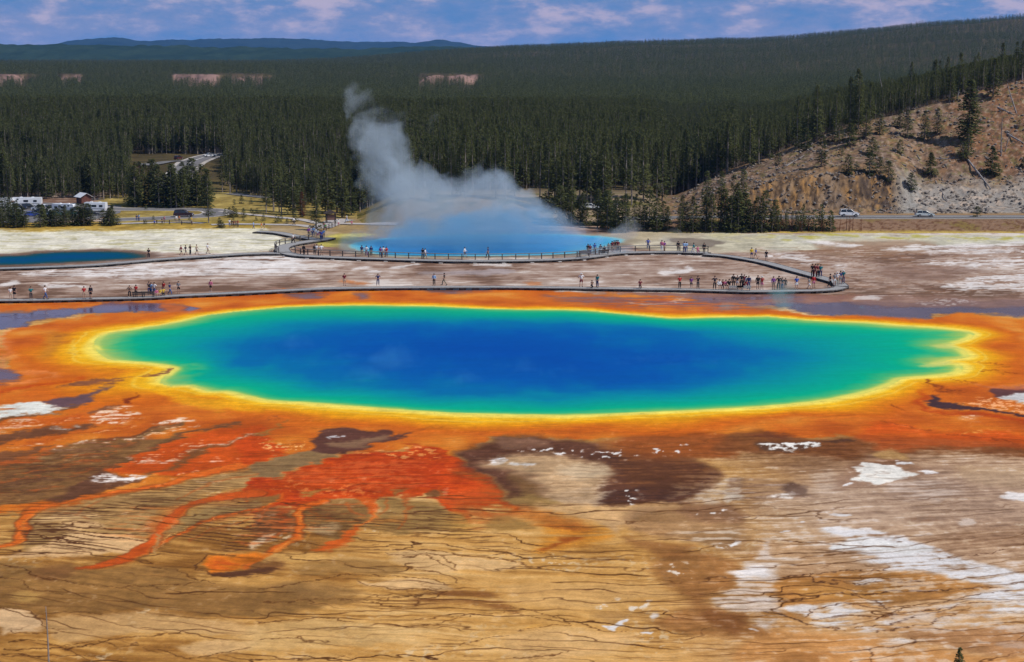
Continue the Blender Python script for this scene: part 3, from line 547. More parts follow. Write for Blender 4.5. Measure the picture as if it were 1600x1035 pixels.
    for p in [((1040,130,20),(1080,160,20),(1160,180,16),(1230,190,6)),((800,345,10),(860,365,8),(1000,390,10),(1110,400,6)),((890,280,16),(940,298,8)),((1170,122,10),(1240,130,6)),((1260,122,10),(1330,130,8)),((1350,25,5),(1480,26,5)),((1380,65,8),(1450,60,8)),((1480,70,8),(1510,80,5)),((1470,45,8),(1490,46,8)),((1200,415,10),(1400,450,10),(1600,480,12))]:
        L(ZI(*p), (134,62,30), 3, .85)
    # pale sinter, near right
    wp = (224, 221, 224)
    P(ZG((330,210),(430,190),(600,225),(850,275),(1010,330),(1250,385),(1500,450),(1760,530),(1760,690),(1500,672),(1200,655),(1350,605),(1500,572),(1200,535),(1040,482),(770,465),(745,430),(560,410),(700,380),(440,330),(520,290),(360,235)), wp, 8, .97, tex=sst(-.85,-.05,streak2+.35*fin), var=.04)
    P(ZG((440,320),(560,270),(780,290),(1000,340),(880,365),(640,345)), (232,230,230), 6, .9, tex=sst(-.9,-.4,streak2))
    P(ZG((360,195),(440,190),(480,222),(400,218)), wh, 3, 1); P(ZG((400,105),(500,100),(520,118),(430,122)), wh, 3, .9); P(ZG((540,205),(600,208),(580,225)), wh, 2, .9)
    P(ZG((-60,330),(100,300),(300,320),(480,380),(560,400),(720,440),(560,470),(300,505),(-60,500)), (196,156,118), 12, .7, var=.16)
    P(ZG((0,390),(130,380),(240,400),(130,425),(0,440)), (214,198,184), 10, .7, tex=sst(-.4,.3,streak2))
    P(ZG((0,515),(300,512),(600,468),(1000,482),(1200,540),(1350,580),(1000,640),(500,685),(200,745),(-60,700),(-60,560)), (182,124,64), 12, .85, var=.22)
    P(ZG((200,580),(480,560),(800,580),(700,620),(300,640)), (202,146,78), 14, .7)
    for p in [((-60,620),(0,618),(120,628),(100,650),(-60,655)),((80,690),(200,675),(330,682),(300,720),(180,735)),((330,680),(420,668),(500,680),(430,705)),((230,745),(360,710),(500,700),(640,720),(520,750),(350,768)),((240,790),(400,780),(560,800),(420,815)),
              ((560,520),(700,512),(760,535),(640,540)),((640,775),(760,760),(850,780),(720,800)),((500,830),(620,815),(700,830),(560,850)),((880,760),(1000,738),(1060,750),(960,775)),((1000,790),(1100,780),(1110,800),(1020,805)),((1180,750),(1300,740),(1280,760)),
              ((1420,700),(1640,690),(1640,740),(1450,740)),((650,900),(800,890),(840,920),(720,950)),((380,930),(440,920),(480,945),(400,950)),((500,960),(580,950),(620,975),(530,985)),((1200,800),(1330,790),(1320,805)),((1420,825),(1500,815),(1500,835)),
              ((160,1020),(240,1015),(270,1035),(180,1045)),((900,830),(1050,820),(1000,840)),((1100,770),(1200,765),(1180,780)),((60,870),(150,865),(140,890)),((1340,745),(1390,752),(1380,765)),((1060,690),(1160,680),(1140,700)),((620,640),(760,635),(700,660)),((1380,900),(1640,890),(1640,930),(1450,925)),((800,960),(950,955),(920,980),(820,980))]:
        P(ZG(*p), wp, 7, .9, tex=sst(-.7,.0,streak2+.4*fin), var=.04)
    P(ZG((560,770),(900,700),(1300,690),(1420,710),(1380,760),(1100,790),(800,830),(560,870)), (162,108,60), 14, .45, tex=sst(-.4,.3,streak2))
    P(ZG((-60,850),(400,860),(640,880),(900,940),(1300,990),(1640,1000),(1640,1100),(-60,1100)), (206,142,80), 16, .7, var=.16); P(ZG((840,840),(1640,820),(1640,980),(1200,960),(880,900)), (164,112,72), 16, .6, var=.2)
    P(ZG((100,980),(300,960),(440,980),(300,1030),(100,1035)), (150,98,52), 14, .6)
    for p in [((0,515,12),(200,510,10),(400,490,10),(600,465,9),(760,470,7)),((100,645,10),(300,625,10),(520,605,12),(800,600,12),(1100,582,10),(1400,575,8)),((200,740,10),(400,690,12),(520,678,12),(800,680,12),(1050,660,10),(1300,620,9),(1500,600,7)),
              ((250,772,10),(500,752,12),(800,742,12),(950,720,12),(1200,690,10),(1600,680,10)),((500,822,9),(800,787,12),(1000,742,10),(1150,700,8)),((300,512,9),(340,545,10),(480,540,9),(500,525,8),(700,538,8),(1000,538,7)),((0,700,14),(150,760,14),(260,810,12),(420,830,8)),
              ((620,845,8),(850,820,9),(1000,790,8),(1180,740,8)),((740,440,7),(760,465,7)),((560,600,8),(700,660,8),(760,700,8)),((840,880,10),(880,905,12),(840,920,10)),((1100,380,5),(1300,340,7),(1480,315,6)),((600,960,6),(650,1000,6),(640,1035,6))]:
        L(ZG(*p), (78,48,34), 2, .95)
    P(ZF((1340,480),(1450,425),(1592,335),(1640,320),(1640,830),(1480,745),(1300,660),(1400,560),(1400,520)), (212,196,186), 8, .8, tex=sst(-.6,.1,streak2+.3*fin)); P(ZF((1350,480),(1480,455),(1592,455),(1592,500),(1420,510)), (228,222,222), 6, .9, tex=sst(-.8,-.2,streak2))
    P(ZF((1000,350),(1400,400),(1480,375),(1350,470),(1400,540),(1250,640),(1310,700),(1480,770),(1592,860),(1300,872),(1100,862),(900,800),(1150,690),(1000,560),(900,500)), (150,98,54), 14, .7, var=.25)
    P(ZF((1250,720),(1380,720),(1500,790),(1400,860),(1280,800)), (120,72,40), 12, .6); P(ZF((-20,560),(500,540),(900,560),(1000,620),(700,650),(300,680),(-20,640)), (216,170,110), 16, .6)
    P(ZF((-20,880),(300,830),(600,850),(800,880),(700,960),(500,1000),(-20,1035)), (220,176,120), 16, .7); P(ZF((80,820),(130,800),(160,820),(100,840)), (226,168,86), 6, .8)
    P(ZF((540,700),(800,690),(900,770),(860,850),(700,830),(520,760)), (160,118,70), 14, .6, tex=sst(-.5,.2,streak2))
    P(ZF((560,805),(640,800),(710,770),(735,785),(660,822),(600,832)), wh, 3, 1); P(ZF((810,856),(890,860),(870,870),(820,866)), wh, 2, 1); P(ZF((900,745),(940,738),(930,780),(900,775)), wh, 3, .8); P(ZF((1510,835),(1545,828),(1540,845)), wh, 2, .8)
    for b in [(540,640,850,720),(950,440,1120,540)]:
        P(ZF((b[0],b[1]),(b[2],b[1]),(b[2],b[3]),(b[0],b[3])), (226,214,200), 10, .9, tex=sst(.3,.55,fin+.3*streak2))
    for p in [((0,690,10),(200,720,10),(400,800,10),(560,835,8),(700,850,8)),((0,740,8),(150,750,8),(300,790,8)),((60,850,6),(200,815,6),(330,805,6)),((0,430,7),(100,450,7),(200,455,6)),((700,135,8),(800,150,8),(860,165,6)),((0,320,7),(120,350,7),(240,380,6)),((0,1020,14),(200,1010,12),(350,970,8)),((0,390,6),(120,400,6),(300,400,5))]:
        L(ZF(*p), (92,56,30), 2, .9)

    # ---- fine grain and thread-like stains over all of the crust
    land = np.ones(px.shape)
    fgk = sst(600, 720, py)
    mix(np.clip(crk * fgk * (.35 + .65 * sst(740, 800, py)), 0, .9), col((84, 50, 27)))
    # dense run-off threads where the hot streams fan out
    for pts, k in ((ZB((150,830),(420,760),(800,700),(1050,650),(1000,800),(900,950),(700,1035),(500,1080),(-50,1080),(-50,1030),(150,1000)), .9), (ZC((300,700),(450,655),(640,635),(690,700),(750,760),(600,850),(460,900),(330,880)), .8),
                   (ZC((720,640),(950,640),(1160,700),(1290,800),(1500,900),(1000,950),(700,900)), .7), (ZB((0,440),(300,430),(640,440),(760,490),(500,560),(100,700),(-50,720)), .45), (ZB((1030,930),(1250,800),(1592,700),(1592,1000),(1000,1060)), .8),
                   (ZC((-100,760),(200,700),(230,860),(60,950),(-200,980)), .8), (ZE((640,300),(1592,260),(1592,480),(1150,480),(800,400)), .5)):
        mm = mask(pts, 14, False, True)
        mix(np.clip(crk3 * 1.4 * k, 0, .85) * mm * (C[..., 0] < .80), col((88, 54, 34)))
    fl = sst(1060, 1250, px + 60 * nw1) * sst(690, 740, py) * sst(.27, .6, streak2 * .8 + .5 * fin + .45 * big + .3 * nw2)
    mix(fl * .42 * (C.min(-1) < .74), col((222, 212, 206)))
    mix(sst(1150, 1350, px + 80 * nw1) * sst(715, 750, py) * (1 - sst(800, 850, py)) * .35 * (C.min(-1) < .74), col((206, 186, 174)))
    mix(np.clip(crk3 * sst(820, 860, py) * sst(.05, .5, big + .5 * nw1) * .35, 0, .7), col((116, 74, 40)))
    C *= (1 + (.05 * streak2 + .035 * fin + .03 * fine2) * (.35 + .65 * sst(560, 660, py)))[..., None]
    mix(sst(.30, .55, fine2 + .3 * fin) * sst(.0, .4, -med) * fgk * .18, col((96, 62, 40)))
    mix(sst(.36, .6, fin + .3 * fine2) * sst(.1, .5, med) * fgk * .2, col((226, 204, 178)))
    C = np.clip(C, 0, 1)

    # ---- the hot pools
    TW = np.array([gp(a, b) for a, b in catmull(np.array(TEAL), True, 2)]); DW = np.array([gp(a, b) for a, b in catmull(np.array(DEEP), True, 2)])
    ins = dS < 0.0
    pool = np.zeros(px.shape)
    if ins.any():
        wx = X + big * 3 + nw1 * 1.2; wy = Y + nw2 * 2.2 + big * 3
        x_, y_ = wx[ins], wy[ins]
        dT = poly_sdf(x_, y_, TW); dD = poly_sdf(x_, y_, DW); d0 = -dS[ins]
        t1 = d0 / (d0 + np.clip(dT, 0, None) + 1e-6)
        t2 = np.where(dT < 0, -dT / (-dT + np.clip(dD, 0, None) + 1e-6), 0)
        tt = np.where(dT > 0, t1, 1 + t2)
        tt = np.where((dT < 0) & (dD < 0), 2 + np.clip(-dD / 14, 0, 1), tt)
        mot = fbm(X / 7, Y / 16, 45, 4)[ins]
        tt = tt + .05 * nw1[ins] * np.clip(tt * 3, 0, 1) + .04 * streak[ins] - np.clip(.75 * mot + .1, 0, .8) * np.clip(tt - .8, 0, 1)
        wc = ramp(tt, [(0, (206, 206, 96)), (.05, (150, 196, 104)), (.13, (64, 182, 124)), (.26, (6, 172, 140)), (.5, (0, 158, 152)), (.78, (0, 136, 164)), (1.0, (0, 112, 170)), (1.45, (0, 98, 172)), (2.0, (0, 88, 172)), (3, (0, 79, 168))])
        sh = (1 - sst(.3, 1.1, d0 / np.interp(px[ins], [200, 400, 1200, 1400], [1.2, .75, .75, 1.5])))
        wc = wc + (ramp(sh, [(0, (150, 196, 104)), (1, (240, 226, 108))]) - wc) * (sh * .85)[:, None]
        pale = (1 - sst(1.5, 5.5, d0)) * sst(.0, .4, nw1[ins] + .25) * np.clip(sst(1380, 1450, px[ins]) + (1 - sst(280, 420, px[ins])) + .15, 0, 1)
        wc = wc + (np.array([150, 190, 110]) / 255 - wc) * (pale * .55)[:, None]
        far_e = (1 - sst(488, 508, py[ins])) * (1 - sst(500, 1200, px[ins]) * .5)
        wc = wc + (np.array([60, 170, 120]) / 255 - wc) * (far_e * .35)[:, None]
        C[ins] = np.clip(wc * (1 + .03 * streak[ins] + .02 * fin[ins])[:, None], 0, 1)
        pool[ins] = sst(0, 1.5, d0); wet[ins] = pool[ins]
    # submerged pale bars at the right lobes
    for p in [((1455,541),(1478,538),(1495,541),(1475,545)),((1434,572),(1460,566),(1485,566),(1470,573))]:
        m = mask(p, 6, False, False) * .75; mix(m, col((206, 212, 120)))
    for name, poly, st, rim in (('crater', CRATER, [(0, (150, 190, 190)), (.15, (96, 184, 214)), (.5, (44, 150, 214)), (1, (30, 128, 204))], (150, 140, 120)),
                                ('blue', BLUEPOOL, [(0, (92, 84, 76)), (.16, (44, 76, 84)), (.36, (10, 78, 110)), (1, (0, 74, 126))], (104, 82, 72))):
        W = np.array([gp(a, b) for a, b in catmull(np.array(poly), True, 3)])
        bb = (X > W[:, 0].min() - 8) & (X < W[:, 0].max() + 8) & (Y > W[:, 1].min() - 10) & (Y < W[:, 1].max() + 10)
        if not bb.any(): continue
        d = poly_sdf((X + nf1 * .4)[bb], (Y + nf2 * .8)[bb], W)
        c = ramp(np.clip(-d / 9, 0, 1), st)
        m = (1 - sst(-.6, .6, d)); rm = (1 - sst(1, 4, d)) * .8
        C[bb] = C[bb] + (col(rim) - C[bb]) * rm[:, None]
        C[bb] = C[bb] + (c - C[bb]) * m[:, None]
        wet[bb] = np.maximum(wet[bb], m); pool[bb] = np.maximum(pool[bb], m)
    return np.clip(C, 0, 1), np.clip(wet, 0, 1), pool
# ---------------------------------------------------------------- scene helpers
rnd = random.Random(11)
def tag(o, label=None, cat=None, group=None, kind=None):
    if label: o['label'] = label
    if cat: o['category'] = cat
    if group: o['group'] = group
    if kind: o['kind'] = kind
    return o
def link(o, parent=None):
    sc.collection.objects.link(o)
    if parent: o.parent = parent
    return o
def mesh_obj(name, me, mats=(), parent=None):
    o = bpy.data.objects.new(name, me)
    for m in (mats if isinstance(mats, (list, tuple)) else [mats]): me.materials.append(m)
    return link(o, parent)
def empty(name, loc, rz=0.0):
    o = bpy.data.objects.new(name, None); o.location = loc; o.rotation_euler = (0, 0, rz); o.empty_display_size = .5
    return link(o)
def np_mesh(name, V, F, smooth=False):
    """quads (or tris) from numpy arrays"""
    V = np.ascontiguousarray(V, np.float32); F = np.ascontiguousarray(F, np.int32); k = F.shape[1]
    me = bpy.data.meshes.new(name)
    me.vertices.add(len(V)); me.vertices.foreach_set('co', V.ravel())
    me.loops.add(F.size); me.loops.foreach_set('vertex_index', F.ravel())
    me.polygons.add(len(F)); me.polygons.foreach_set('loop_start', np.arange(0, F.size, k, dtype=np.int32))
    try: me.polygons.foreach_set('loop_total', np.full(len(F), k, np.int32))
    except Exception: pass
    if smooth: me.polygons.foreach_set('use_smooth', np.ones(len(F), bool))
    me.update(calc_edges=True); me.validate()
    return me
class MB:
    """collects boxes, tubes, prisms and lofts into one mesh"""
    def __init__(s): s.v = []; s.f = []; s.mi = []
    def add(s, vs, fs, mi=0):
        b = len(s.v); s.v += [tuple(v) for v in vs]; s.f += [tuple(b + i for i in f) for f in fs]; s.mi += [mi] * len(fs)
    def box(s, c, d, rz=0., mi=0, taper=1.0):
        co, si = math.cos(rz), math.sin(rz); vs = []
        for dz in (-.5, .5):
            k = taper if dz > 0 else 1.0
            for dx, dy in ((-.5, -.5), (.5, -.5), (.5, .5), (-.5, .5)):
                x, y = dx * d[0] * k, dy * d[1] * k
                vs.append((c[0] + x * co - y * si, c[1] + x * si + y * co, c[2] + dz * d[2]))
        s.add(vs, [(3, 2, 1, 0), (4, 5, 6, 7), (0, 1, 5, 4), (1, 2, 6, 5), (2, 3, 7, 6), (3, 0, 4, 7)], mi)
    def tube(s, pts, rad, n=6, mi=0, cap=True):
        pts = [Vector(p) for p in pts]; rings = []
        if not isinstance(rad, (list, tuple)): rad = [rad] * len(pts)
        for i, p in enumerate(pts):
            t = (pts[min(i + 1, len(pts) - 1)] - pts[max(i - 1, 0)]).normalized()
            a = t.cross(Vector((0, 0, 1)) if abs(t.z) < .9 else Vector((1, 0, 0))).normalized(); b = t.cross(a)
            rings.append([p + (a * math.cos(q) + b * math.sin(q)) * rad[i] for q in (2 * math.pi * k / n for k in range(n))])
        vs = [v for r in rings for v in r]; fs = []
        for i in range(len(pts) - 1):
            for k in range(n):
                fs.append((i * n + k, i * n + (k + 1) % n, (i + 1) * n + (k + 1) % n, (i + 1) * n + k))
        if cap: fs += [tuple(range(n - 1, -1, -1)), tuple((len(pts) - 1) * n + k for k in range(n))]
        s.add(vs, fs, mi)
    def prism(s, poly, y0, y1, mi=0, inset=None):
        """polygon in the xz plane pushed out along y"""
        n = len(poly); ins = inset or [0] * n
        vs = [(x, y0 + k, z) for (x, z), k in zip(poly, ins)] + [(x, y1 - k, z) for (x, z), k in zip(poly, ins)]
        s.add(vs, [tuple(range(n)), tuple(range(2 * n - 1, n - 1, -1))] + [((i + 1) % n, i, n + i, n + (i + 1) % n) for i in range(n)], mi)
    def mesh(s, name, smooth=False):
        me = bpy.data.meshes.new(name); me.from_pydata(s.v, [], s.f)
        for p, m in zip(me.polygons, s.mi): p.material_index = m; p.use_smooth = smooth
        me.update(); return me
    def build(s, name, mats, parent=None, smooth=False): return mesh_obj(name, s.mesh(name, smooth), mats, parent)

def mat(name, color, rough=.7, spec=.3, metal=0., var=.12, scale=6., bump=0.):
    """plain painted / wooden / metal surface with a little uneven wear"""
    m = bpy.data.materials.new(name); m.use_nodes = True; t = NT(m.node_tree); t.n.clear()
    tcn = t.add('ShaderNodeTexCoord').outputs['Object']
    nz = t.noise(tcn, scale, 4)
    c = t.mix(t.mapr(nz, .3, .7), tuple(x * (1 - var) for x in color), tuple(min(1, x * (1 + var)) for x in color))
    b = t.add('ShaderNodeBsdfPrincipled', {'Base Color': c, 'Roughness': rough, 'Specular IOR Level': spec, 'Metallic': metal})
    if bump:
        bn = t.add('ShaderNodeBump', {'Strength': bump, 'Distance': .05, 'Height': nz}); t.l.new(bn.outputs[0], b.inputs['Normal'])
    t.add('ShaderNodeOutputMaterial', {0: b.outputs[0]})
    return m

# ---------------------------------------------------------------- ground: the painted crust sheet
LIGHT = np.array([1.17, 1.21, 1.33])       # what a white flat surface sends back under this sun and sky
def to_lin(c): return np.where(c <= .04045, c / 12.92, ((c + .055) / 1.055) ** 2.4)
def grid_faces(nr, nc):
    i = np.arange(nr - 1)[:, None] * nc + np.arange(nc - 1)[None, :]
    return np.stack([i, i + 1, i + nc + 1, i + nc], -1).reshape(-1, 4)
gcols = np.concatenate([np.arange(-300, -60, 5), np.arange(-60, 1660, 1.6), np.arange(1660, 1900.1, 5)]); grows = np.concatenate([np.arange(1120, 1040, -2), np.arange(1040, 480, -1.05), np.arange(480, 300, -1.0)])
GPX, GPY = np.meshgrid(gcols, grows)
GX, GY = gp(GPX, GPY)
GC, GW, GPOOL = paint(GPX, GPY)
galb = np.clip(to_lin(GC) / LIGHT, 0.004, .86)
def crust_mat(name, water):
    m = bpy.data.materials.new(name); m.use_nodes = True; t = NT(m.node_tree); t.n.clear()
    a = t.add('ShaderNodeAttribute', attribute_name='albedo'); wv = t.add('ShaderNodeAttribute', attribute_name='wet').outputs['Fac']
    pos = t.add('ShaderNodeNewGeometry').outputs['Position']
    if water:
        col = a.outputs['Color']
        nz = t.noise(t.vmath('MULTIPLY', pos, (.5, 1.0, 1.0)), 2.4, 4)
        bp = t.add('ShaderNodeBump', {'Strength': .06, 'Distance': .1, 'Height': nz})
        b = t.add('ShaderNodeBsdfPrincipled', {'Base Color': col, 'Roughness': t.mapr(wv, 0, 1, .6, .16, 'LINEAR'), 'Specular IOR Level': 0.0, 'Normal': bp.outputs[0]})
    else:
        g = t.noise(pos, 3.2, 5, .65)
        g2 = t.noise(t.vmath('MULTIPLY', pos, (.35, 1.3, 1.0)), 1.6, 5, .6)
        k = t.math('ADD', t.math('MULTIPLY', t.mapr(g, .25, .75, -.11, .11, 'LINEAR'), 1.0), t.math('ADD', 1.0, t.math('ADD', t.mapr(g2, .25, .75, -.09, .09, 'LINEAR'), t.mapr(t.noise(t.vmath('MULTIPLY', pos, (.8, 1.2, 1.0)), 7.5, 3, .7), .3, .7, -.12, .12, 'LINEAR'))))
        col = t.vmath('SCALE', a.outputs['Color']); t.l.new(k, col.node.inputs['Scale'])
        dry = t.add('ShaderNodeBump', {'Strength': .25, 'Distance': .05, 'Height': g})
        b = t.add('ShaderNodeBsdfPrincipled', {'Base Color': col, 'Roughness': t.mapr(wv, .2, 1, .95, .10, 'LINEAR'), 'Specular IOR Level': t.mapr(wv, .2, 1, .02, .16, 'LINEAR')})
        mixn = t.add('ShaderNodeMix', {0: t.math('MULTIPLY', wv, .97, clamp=True), 4: dry.outputs[0], 5: t.add('ShaderNodeNewGeometry').outputs['Normal']}, data_type='VECTOR')
        t.l.new(mixn.outputs[1], b.inputs['Normal'])
    t.add('ShaderNodeOutputMaterial', {0: b.outputs[0]})
    return m
def sheet(name, V, F, alb, wetv, m):
    me = np_mesh(name, V, F)
    ca = me.attributes.new('albedo', 'FLOAT_COLOR', 'POINT'); ca.data.foreach_set('color', np.hstack([alb, np.ones((len(alb), 1))]).astype(np.float32).ravel())
    wa = me.attributes.new('wet', 'FLOAT', 'POINT'); wa.data.foreach_set('value', wetv.astype(np.float32).ravel())
    return mesh_obj(name, me, m)
GF = grid_faces(*GPX.shape)
gz = (fbm(GX / 6, GY / 6, 41, 3) * .06 * (1 - np.clip(GW + GPOOL, 0, 1)))
gV = np.stack([GX, GY, gz], -1).reshape(-1, 3)
pf = GPOOL.ravel()[GF].min(1) > .02                                     # faces under the pools
PXF = GPX.ravel()[GF].mean(1); PYF = GPY.ravel()[GF].mean(1)
tag(sheet('ground', gV - [0, 0, .0], GF[~pf], galb.reshape(-1, 3), GW.ravel(), crust_mat('mineral_crust', False)), kind='structure')
wm = crust_mat('hot_spring_water', True)
for nm, sel in (('water', pf & (PYF > 440)), ('water', pf & (PYF < 440) & (PXF > 400)), ('water', pf & (PYF < 440) & (PXF <= 400))):
    f = GF[sel]
    if not len(f): continue
    u, inv = np.unique(f, return_inverse=True)
    tag(sheet(nm, gV[u] + [0, 0, .0], inv.reshape(-1, 4), galb.reshape(-1, 3)[u], GW.ravel()[u], wm), kind='structure')

# ---------------------------------------------------------------- terrain beyond the flats
def col_px(X, Y, z=0.0): return 800 + F_PX * X / (Y * CP + (CAM_H - z) * SP)
_cx = [1000, 1040, 1085, 1130, 1200, 1260, 1330, 1400, 1480, 1545, 1600, 1750]
_cy = [326, 312, 292, 268, 244, 218, 194, 178, 152, 136, 122, 90]
_rx = [-300, 0, 200, 400, 520, 600, 700, 800, 960, 1050, 1120, 1170, 1240, 1330, 1450, 1600, 1900]
_ry = [92, 92, 92, 92, 88, 82, 74, 68, 62, 60, 57, 57, 53, 46, 36, 28, 22]
def terr(X, Y):
    X = np.asarray(X, float); Y = np.asarray(Y, float)
    p = col_px(X, Y)
    n = fbm(X / 40, Y / 40, 51, 4)
    left = 1 - sst(540, 650, p)
    # wooded bench: behind the meadow on one side, right behind the crater in the middle
    zl = 5.4 * sst(440, 478, Y) + 3.6 * sst(530, 620, Y)
    zc = 5.2 * sst(351, 374, Y + 4 * n) + 3.2 * sst(374, 500, Y)
    z = (left * zl + (1 - left) * zc) * (1 - .85 * sst(600, 1000, Y))
    z = z + .25 * n * sst(350, 420, Y)
    # rocky hill beside the road
    wr = sst(1000, 1060, p)
    yc = np.interp(p, _cx, _cy); Yc = np.interp(p, [1000, 1040, 1130, 1300, 1600, 1750], [402, 404, 408, 418, 440, 450])
    zcr = CAM_H - (yc - 85) / F_PX * Yc * 1.0
    zcr = np.maximum(zcr, .5)
    Yb = 358.0
    s = np.clip((Y - Yb) / np.maximum(Yc - Yb, 5), 0, 1)
    fcl = np.interp(p, [1040, 1130, 1200, 1400, 1440, 1600], [.75, .75, .66, .40, .22, .24]); sc_ = np.interp(p, [1100, 1380, 1430, 1600], [.2, .22, .3, .34])
    prof = np.where(s < .05, s * .6, np.where(s < sc_, .03 + (fcl - .03) * sst(.05, 1.0, (s - .05) / np.maximum(sc_ - .05, .01) * .95 + .05), fcl + (1 - fcl) * np.clip((s - sc_) / (1 - sc_), 0, 1) ** .9))
    ribs = np.abs(fbm(X / 1.5 + fbm(X / 4, Y / 4, 66, 2), Y / 5, 61, 4)) * 1.0 + fbm(X / .8, Y / 1.2, 62, 3) * .5
    cliffw = sst(1085, 1140, p) * (1 - sst(1385, 1425, p)) * np.clip(1 - np.abs(s - .13) / .13, 0, 1)
    zh = 1.9 + (zcr - 1.9) * prof + cliffw * (ribs - .4) * 1.1 + sst(.02, .2, s) * (1 - sst(1.2, 1.5, s)) * (fbm(X / 5, Y / 5, 63, 4) * .7 + fbm(X / 1.1, Y / 1.1, 64, 3) * .22)
    back = np.where(Y > Yc, zcr * (1 - .75 * sst(Yc + 130, Yc + 520, Y)), zh)
    bank = 1.9 * sst(337.5, 347, Y + .8 * n)
    hill = np.where(Y < Yb, bank, back)
    z = z * (1 - wr) + hill * wr
    # plateau scarp far off on one side, long wooded ridge on the other
    gm = sst(255, 275, p) * (1 - sst(415, 440, p)) + sst(640, 660, p) * (1 - sst(745, 765, p)) + (1 - sst(50, 70, p)) + sst(85, 98, p) * (1 - sst(126, 140, p))
    jit = 40 * n + 25 * fbm(X / 60, Y / 60, 71, 3)
    zs = 13 * (gm * sst(1790, 1830, Y + jit) + (1 - gm) * sst(1450, 2150, Y + jit)) * (1 - sst(780, 900, p))
    yr = np.interp(p, _rx, _ry); Yr = 3300.0
    zr = np.maximum(CAM_H - (yr - 85) / F_PX * Yr - 15, 0)
    rise = sst(1350, 3400, Y) ** 1.15
    shoulder = 1 + .12 * fbm(X / 260, Y / 260, 73, 4)
    zf = zr * rise * np.where(rise < .95, shoulder, 1)
    zf = zf * (1 - .8 * sst(3500, 4400, Y))
    return z + np.maximum(zs, zf) - .35 * (1 - sst(337, 339, Y) * wr) * (1 - sst(440, 452, Y)) * 1.0
tcols = np.concatenate([np.arange(-260, 1000, 6), np.arange(1000, 1640, 2.0), np.arange(1640, 1900, 6)])
trows = np.concatenate([np.arange(335, 450, .55), np.arange(450, 520, 1.5), 520 * (4500 / 520) ** np.linspace(0, 1, 190)])
TP, TY = np.meshgrid(tcols, trows)
TX = (TP - 800) / F_PX * (TY * CP + CAM_H * SP)
TZ = terr(TX, TY)
def terr_color():
    p = TP; n1 = fbm(TX / 7, TY / 7, 81, 5); n2 = fbm(TX / 2, TY / 2, 82, 4); n3 = fbm(TX / 1.2, TY / 1.2, 83, 3); rib = fbm(TX / 1.3, TY / 6, 84, 4)
    c = np.zeros(TP.shape + (3,)); c[:] = np.array([74, 66, 48.]) / 255
    def mixc(m, k):
        c[:] = c + (np.array(k, float) / 255 - c) * np.clip(m, 0, 1)[..., None]
    mixc(sst(-.2, .4, n1), (96, 84, 56))
    # dry meadow and sandy banks close to the flats
    mixc((1 - sst(400, 470, TY)) * (1 - sst(560, 640, p)), (132, 116, 66)); mixc((1 - sst(400, 470, TY)) * (1 - sst(560, 640, p)) * sst(0, .4, n1), (156, 132, 92)); mixc((1 - sst(400, 470, TY)) * (1 - sst(560, 640, p)) * sst(.1, .35, n2), (86, 88, 44))
    mid = sst(560, 640, p) * (1 - sst(1000, 1060, p))
    mixc(mid * (1 - sst(366, 400, TY)), (158, 140, 120)); mixc(mid * (1 - sst(366, 390, TY)) * sst(.0, .3, n1), (96, 92, 54))
    # hill
    hw = sst(1010, 1060, p) * (1 - sst(455, 480, TY))
    mixc(hw, (126, 104, 90)); mixc(hw * sst(-.1, .5, n1), (142, 112, 84)); mixc(hw * .8 * sst(1420, 1560, p + 90 * n1) * sst(378, 392, TY), (132, 94, 70))
    mixc(hw * sst(.1, .5, n2) * .8, (112, 104, 66)); mixc(hw * sst(.2, .55, n3) * .85, (84, 70, 58)); mixc(hw * sst(.25, .5, -n3) * .6, (176, 156, 142))
    cl = sst(1085, 1140, p) * (1 - sst(1385, 1425, p)) * sst(361, 364, TY) * (1 - sst(371, 378, TY + 3 * n1))
    mixc(cl, (136, 110, 84)); mixc(cl * sst(0, .35, rib) * .8, (172, 130, 82)); mixc(cl * sst(.08, .35, -rib) * .8, (84, 68, 56)); mixc(cl * sst(.0, .3, n1) * .7, (144, 126, 112)); mixc(cl * sst(.15, .4, n3) * .8, (76, 62, 52)); mixc(cl * sst(1290, 1370, p) * sst(-.1, .3, -n2), (84, 72, 66))
    tl = sst(1385, 1430, p) * sst(357, 360, TY) * (1 - sst(374, 384, TY + 5 * n1))
    mixc(tl, (152, 146, 142)); mixc(tl * sst(.1, .4, n2), (178, 162, 150)); mixc(tl * sst(.25, .5, n3), (110, 100, 92)); mixc(tl * (1 - sst(1400, 1450, p)) * .7, (150, 156, 160))
    bk = sst(1000, 1060, p) * (1 - sst(347, 349, TY))
    mixc(bk, (138, 110, 90)); mixc(bk * sst(0.1, .5, n1), (128, 108, 66)); mixc(bk * sst(.1, .4, n3), (108, 78, 60)); mixc(bk * (1 - sst(338, 340.5, TY + .8 * n1)), (196, 170, 80))
    mixc(sst(1000, 1060, p) * sst(346.5, 347.5, TY) * (1 - sst(358, 360, TY)), (150, 122, 90))
    sc1 = sst(1765, 1790, TY) * (1 - sst(1835, 1850, TY)) * (((p > 268) & (p < 345)) | ((p > 362) & (p < 412)) | ((p > 655) & (p < 748)) | ((p > -10) & (p < 46)) | ((p > 96) & (p < 128))); mixc(sc1, (158, 128, 120)); mixc(sc1 * sst(.1, .4, n1), (112, 92, 84))
    return c
terr_alb = np.clip(to_lin(terr_color()) / LIGHT, .004, .8)
tV = np.stack([TX, TY, TZ], -1).reshape(-1, 3)
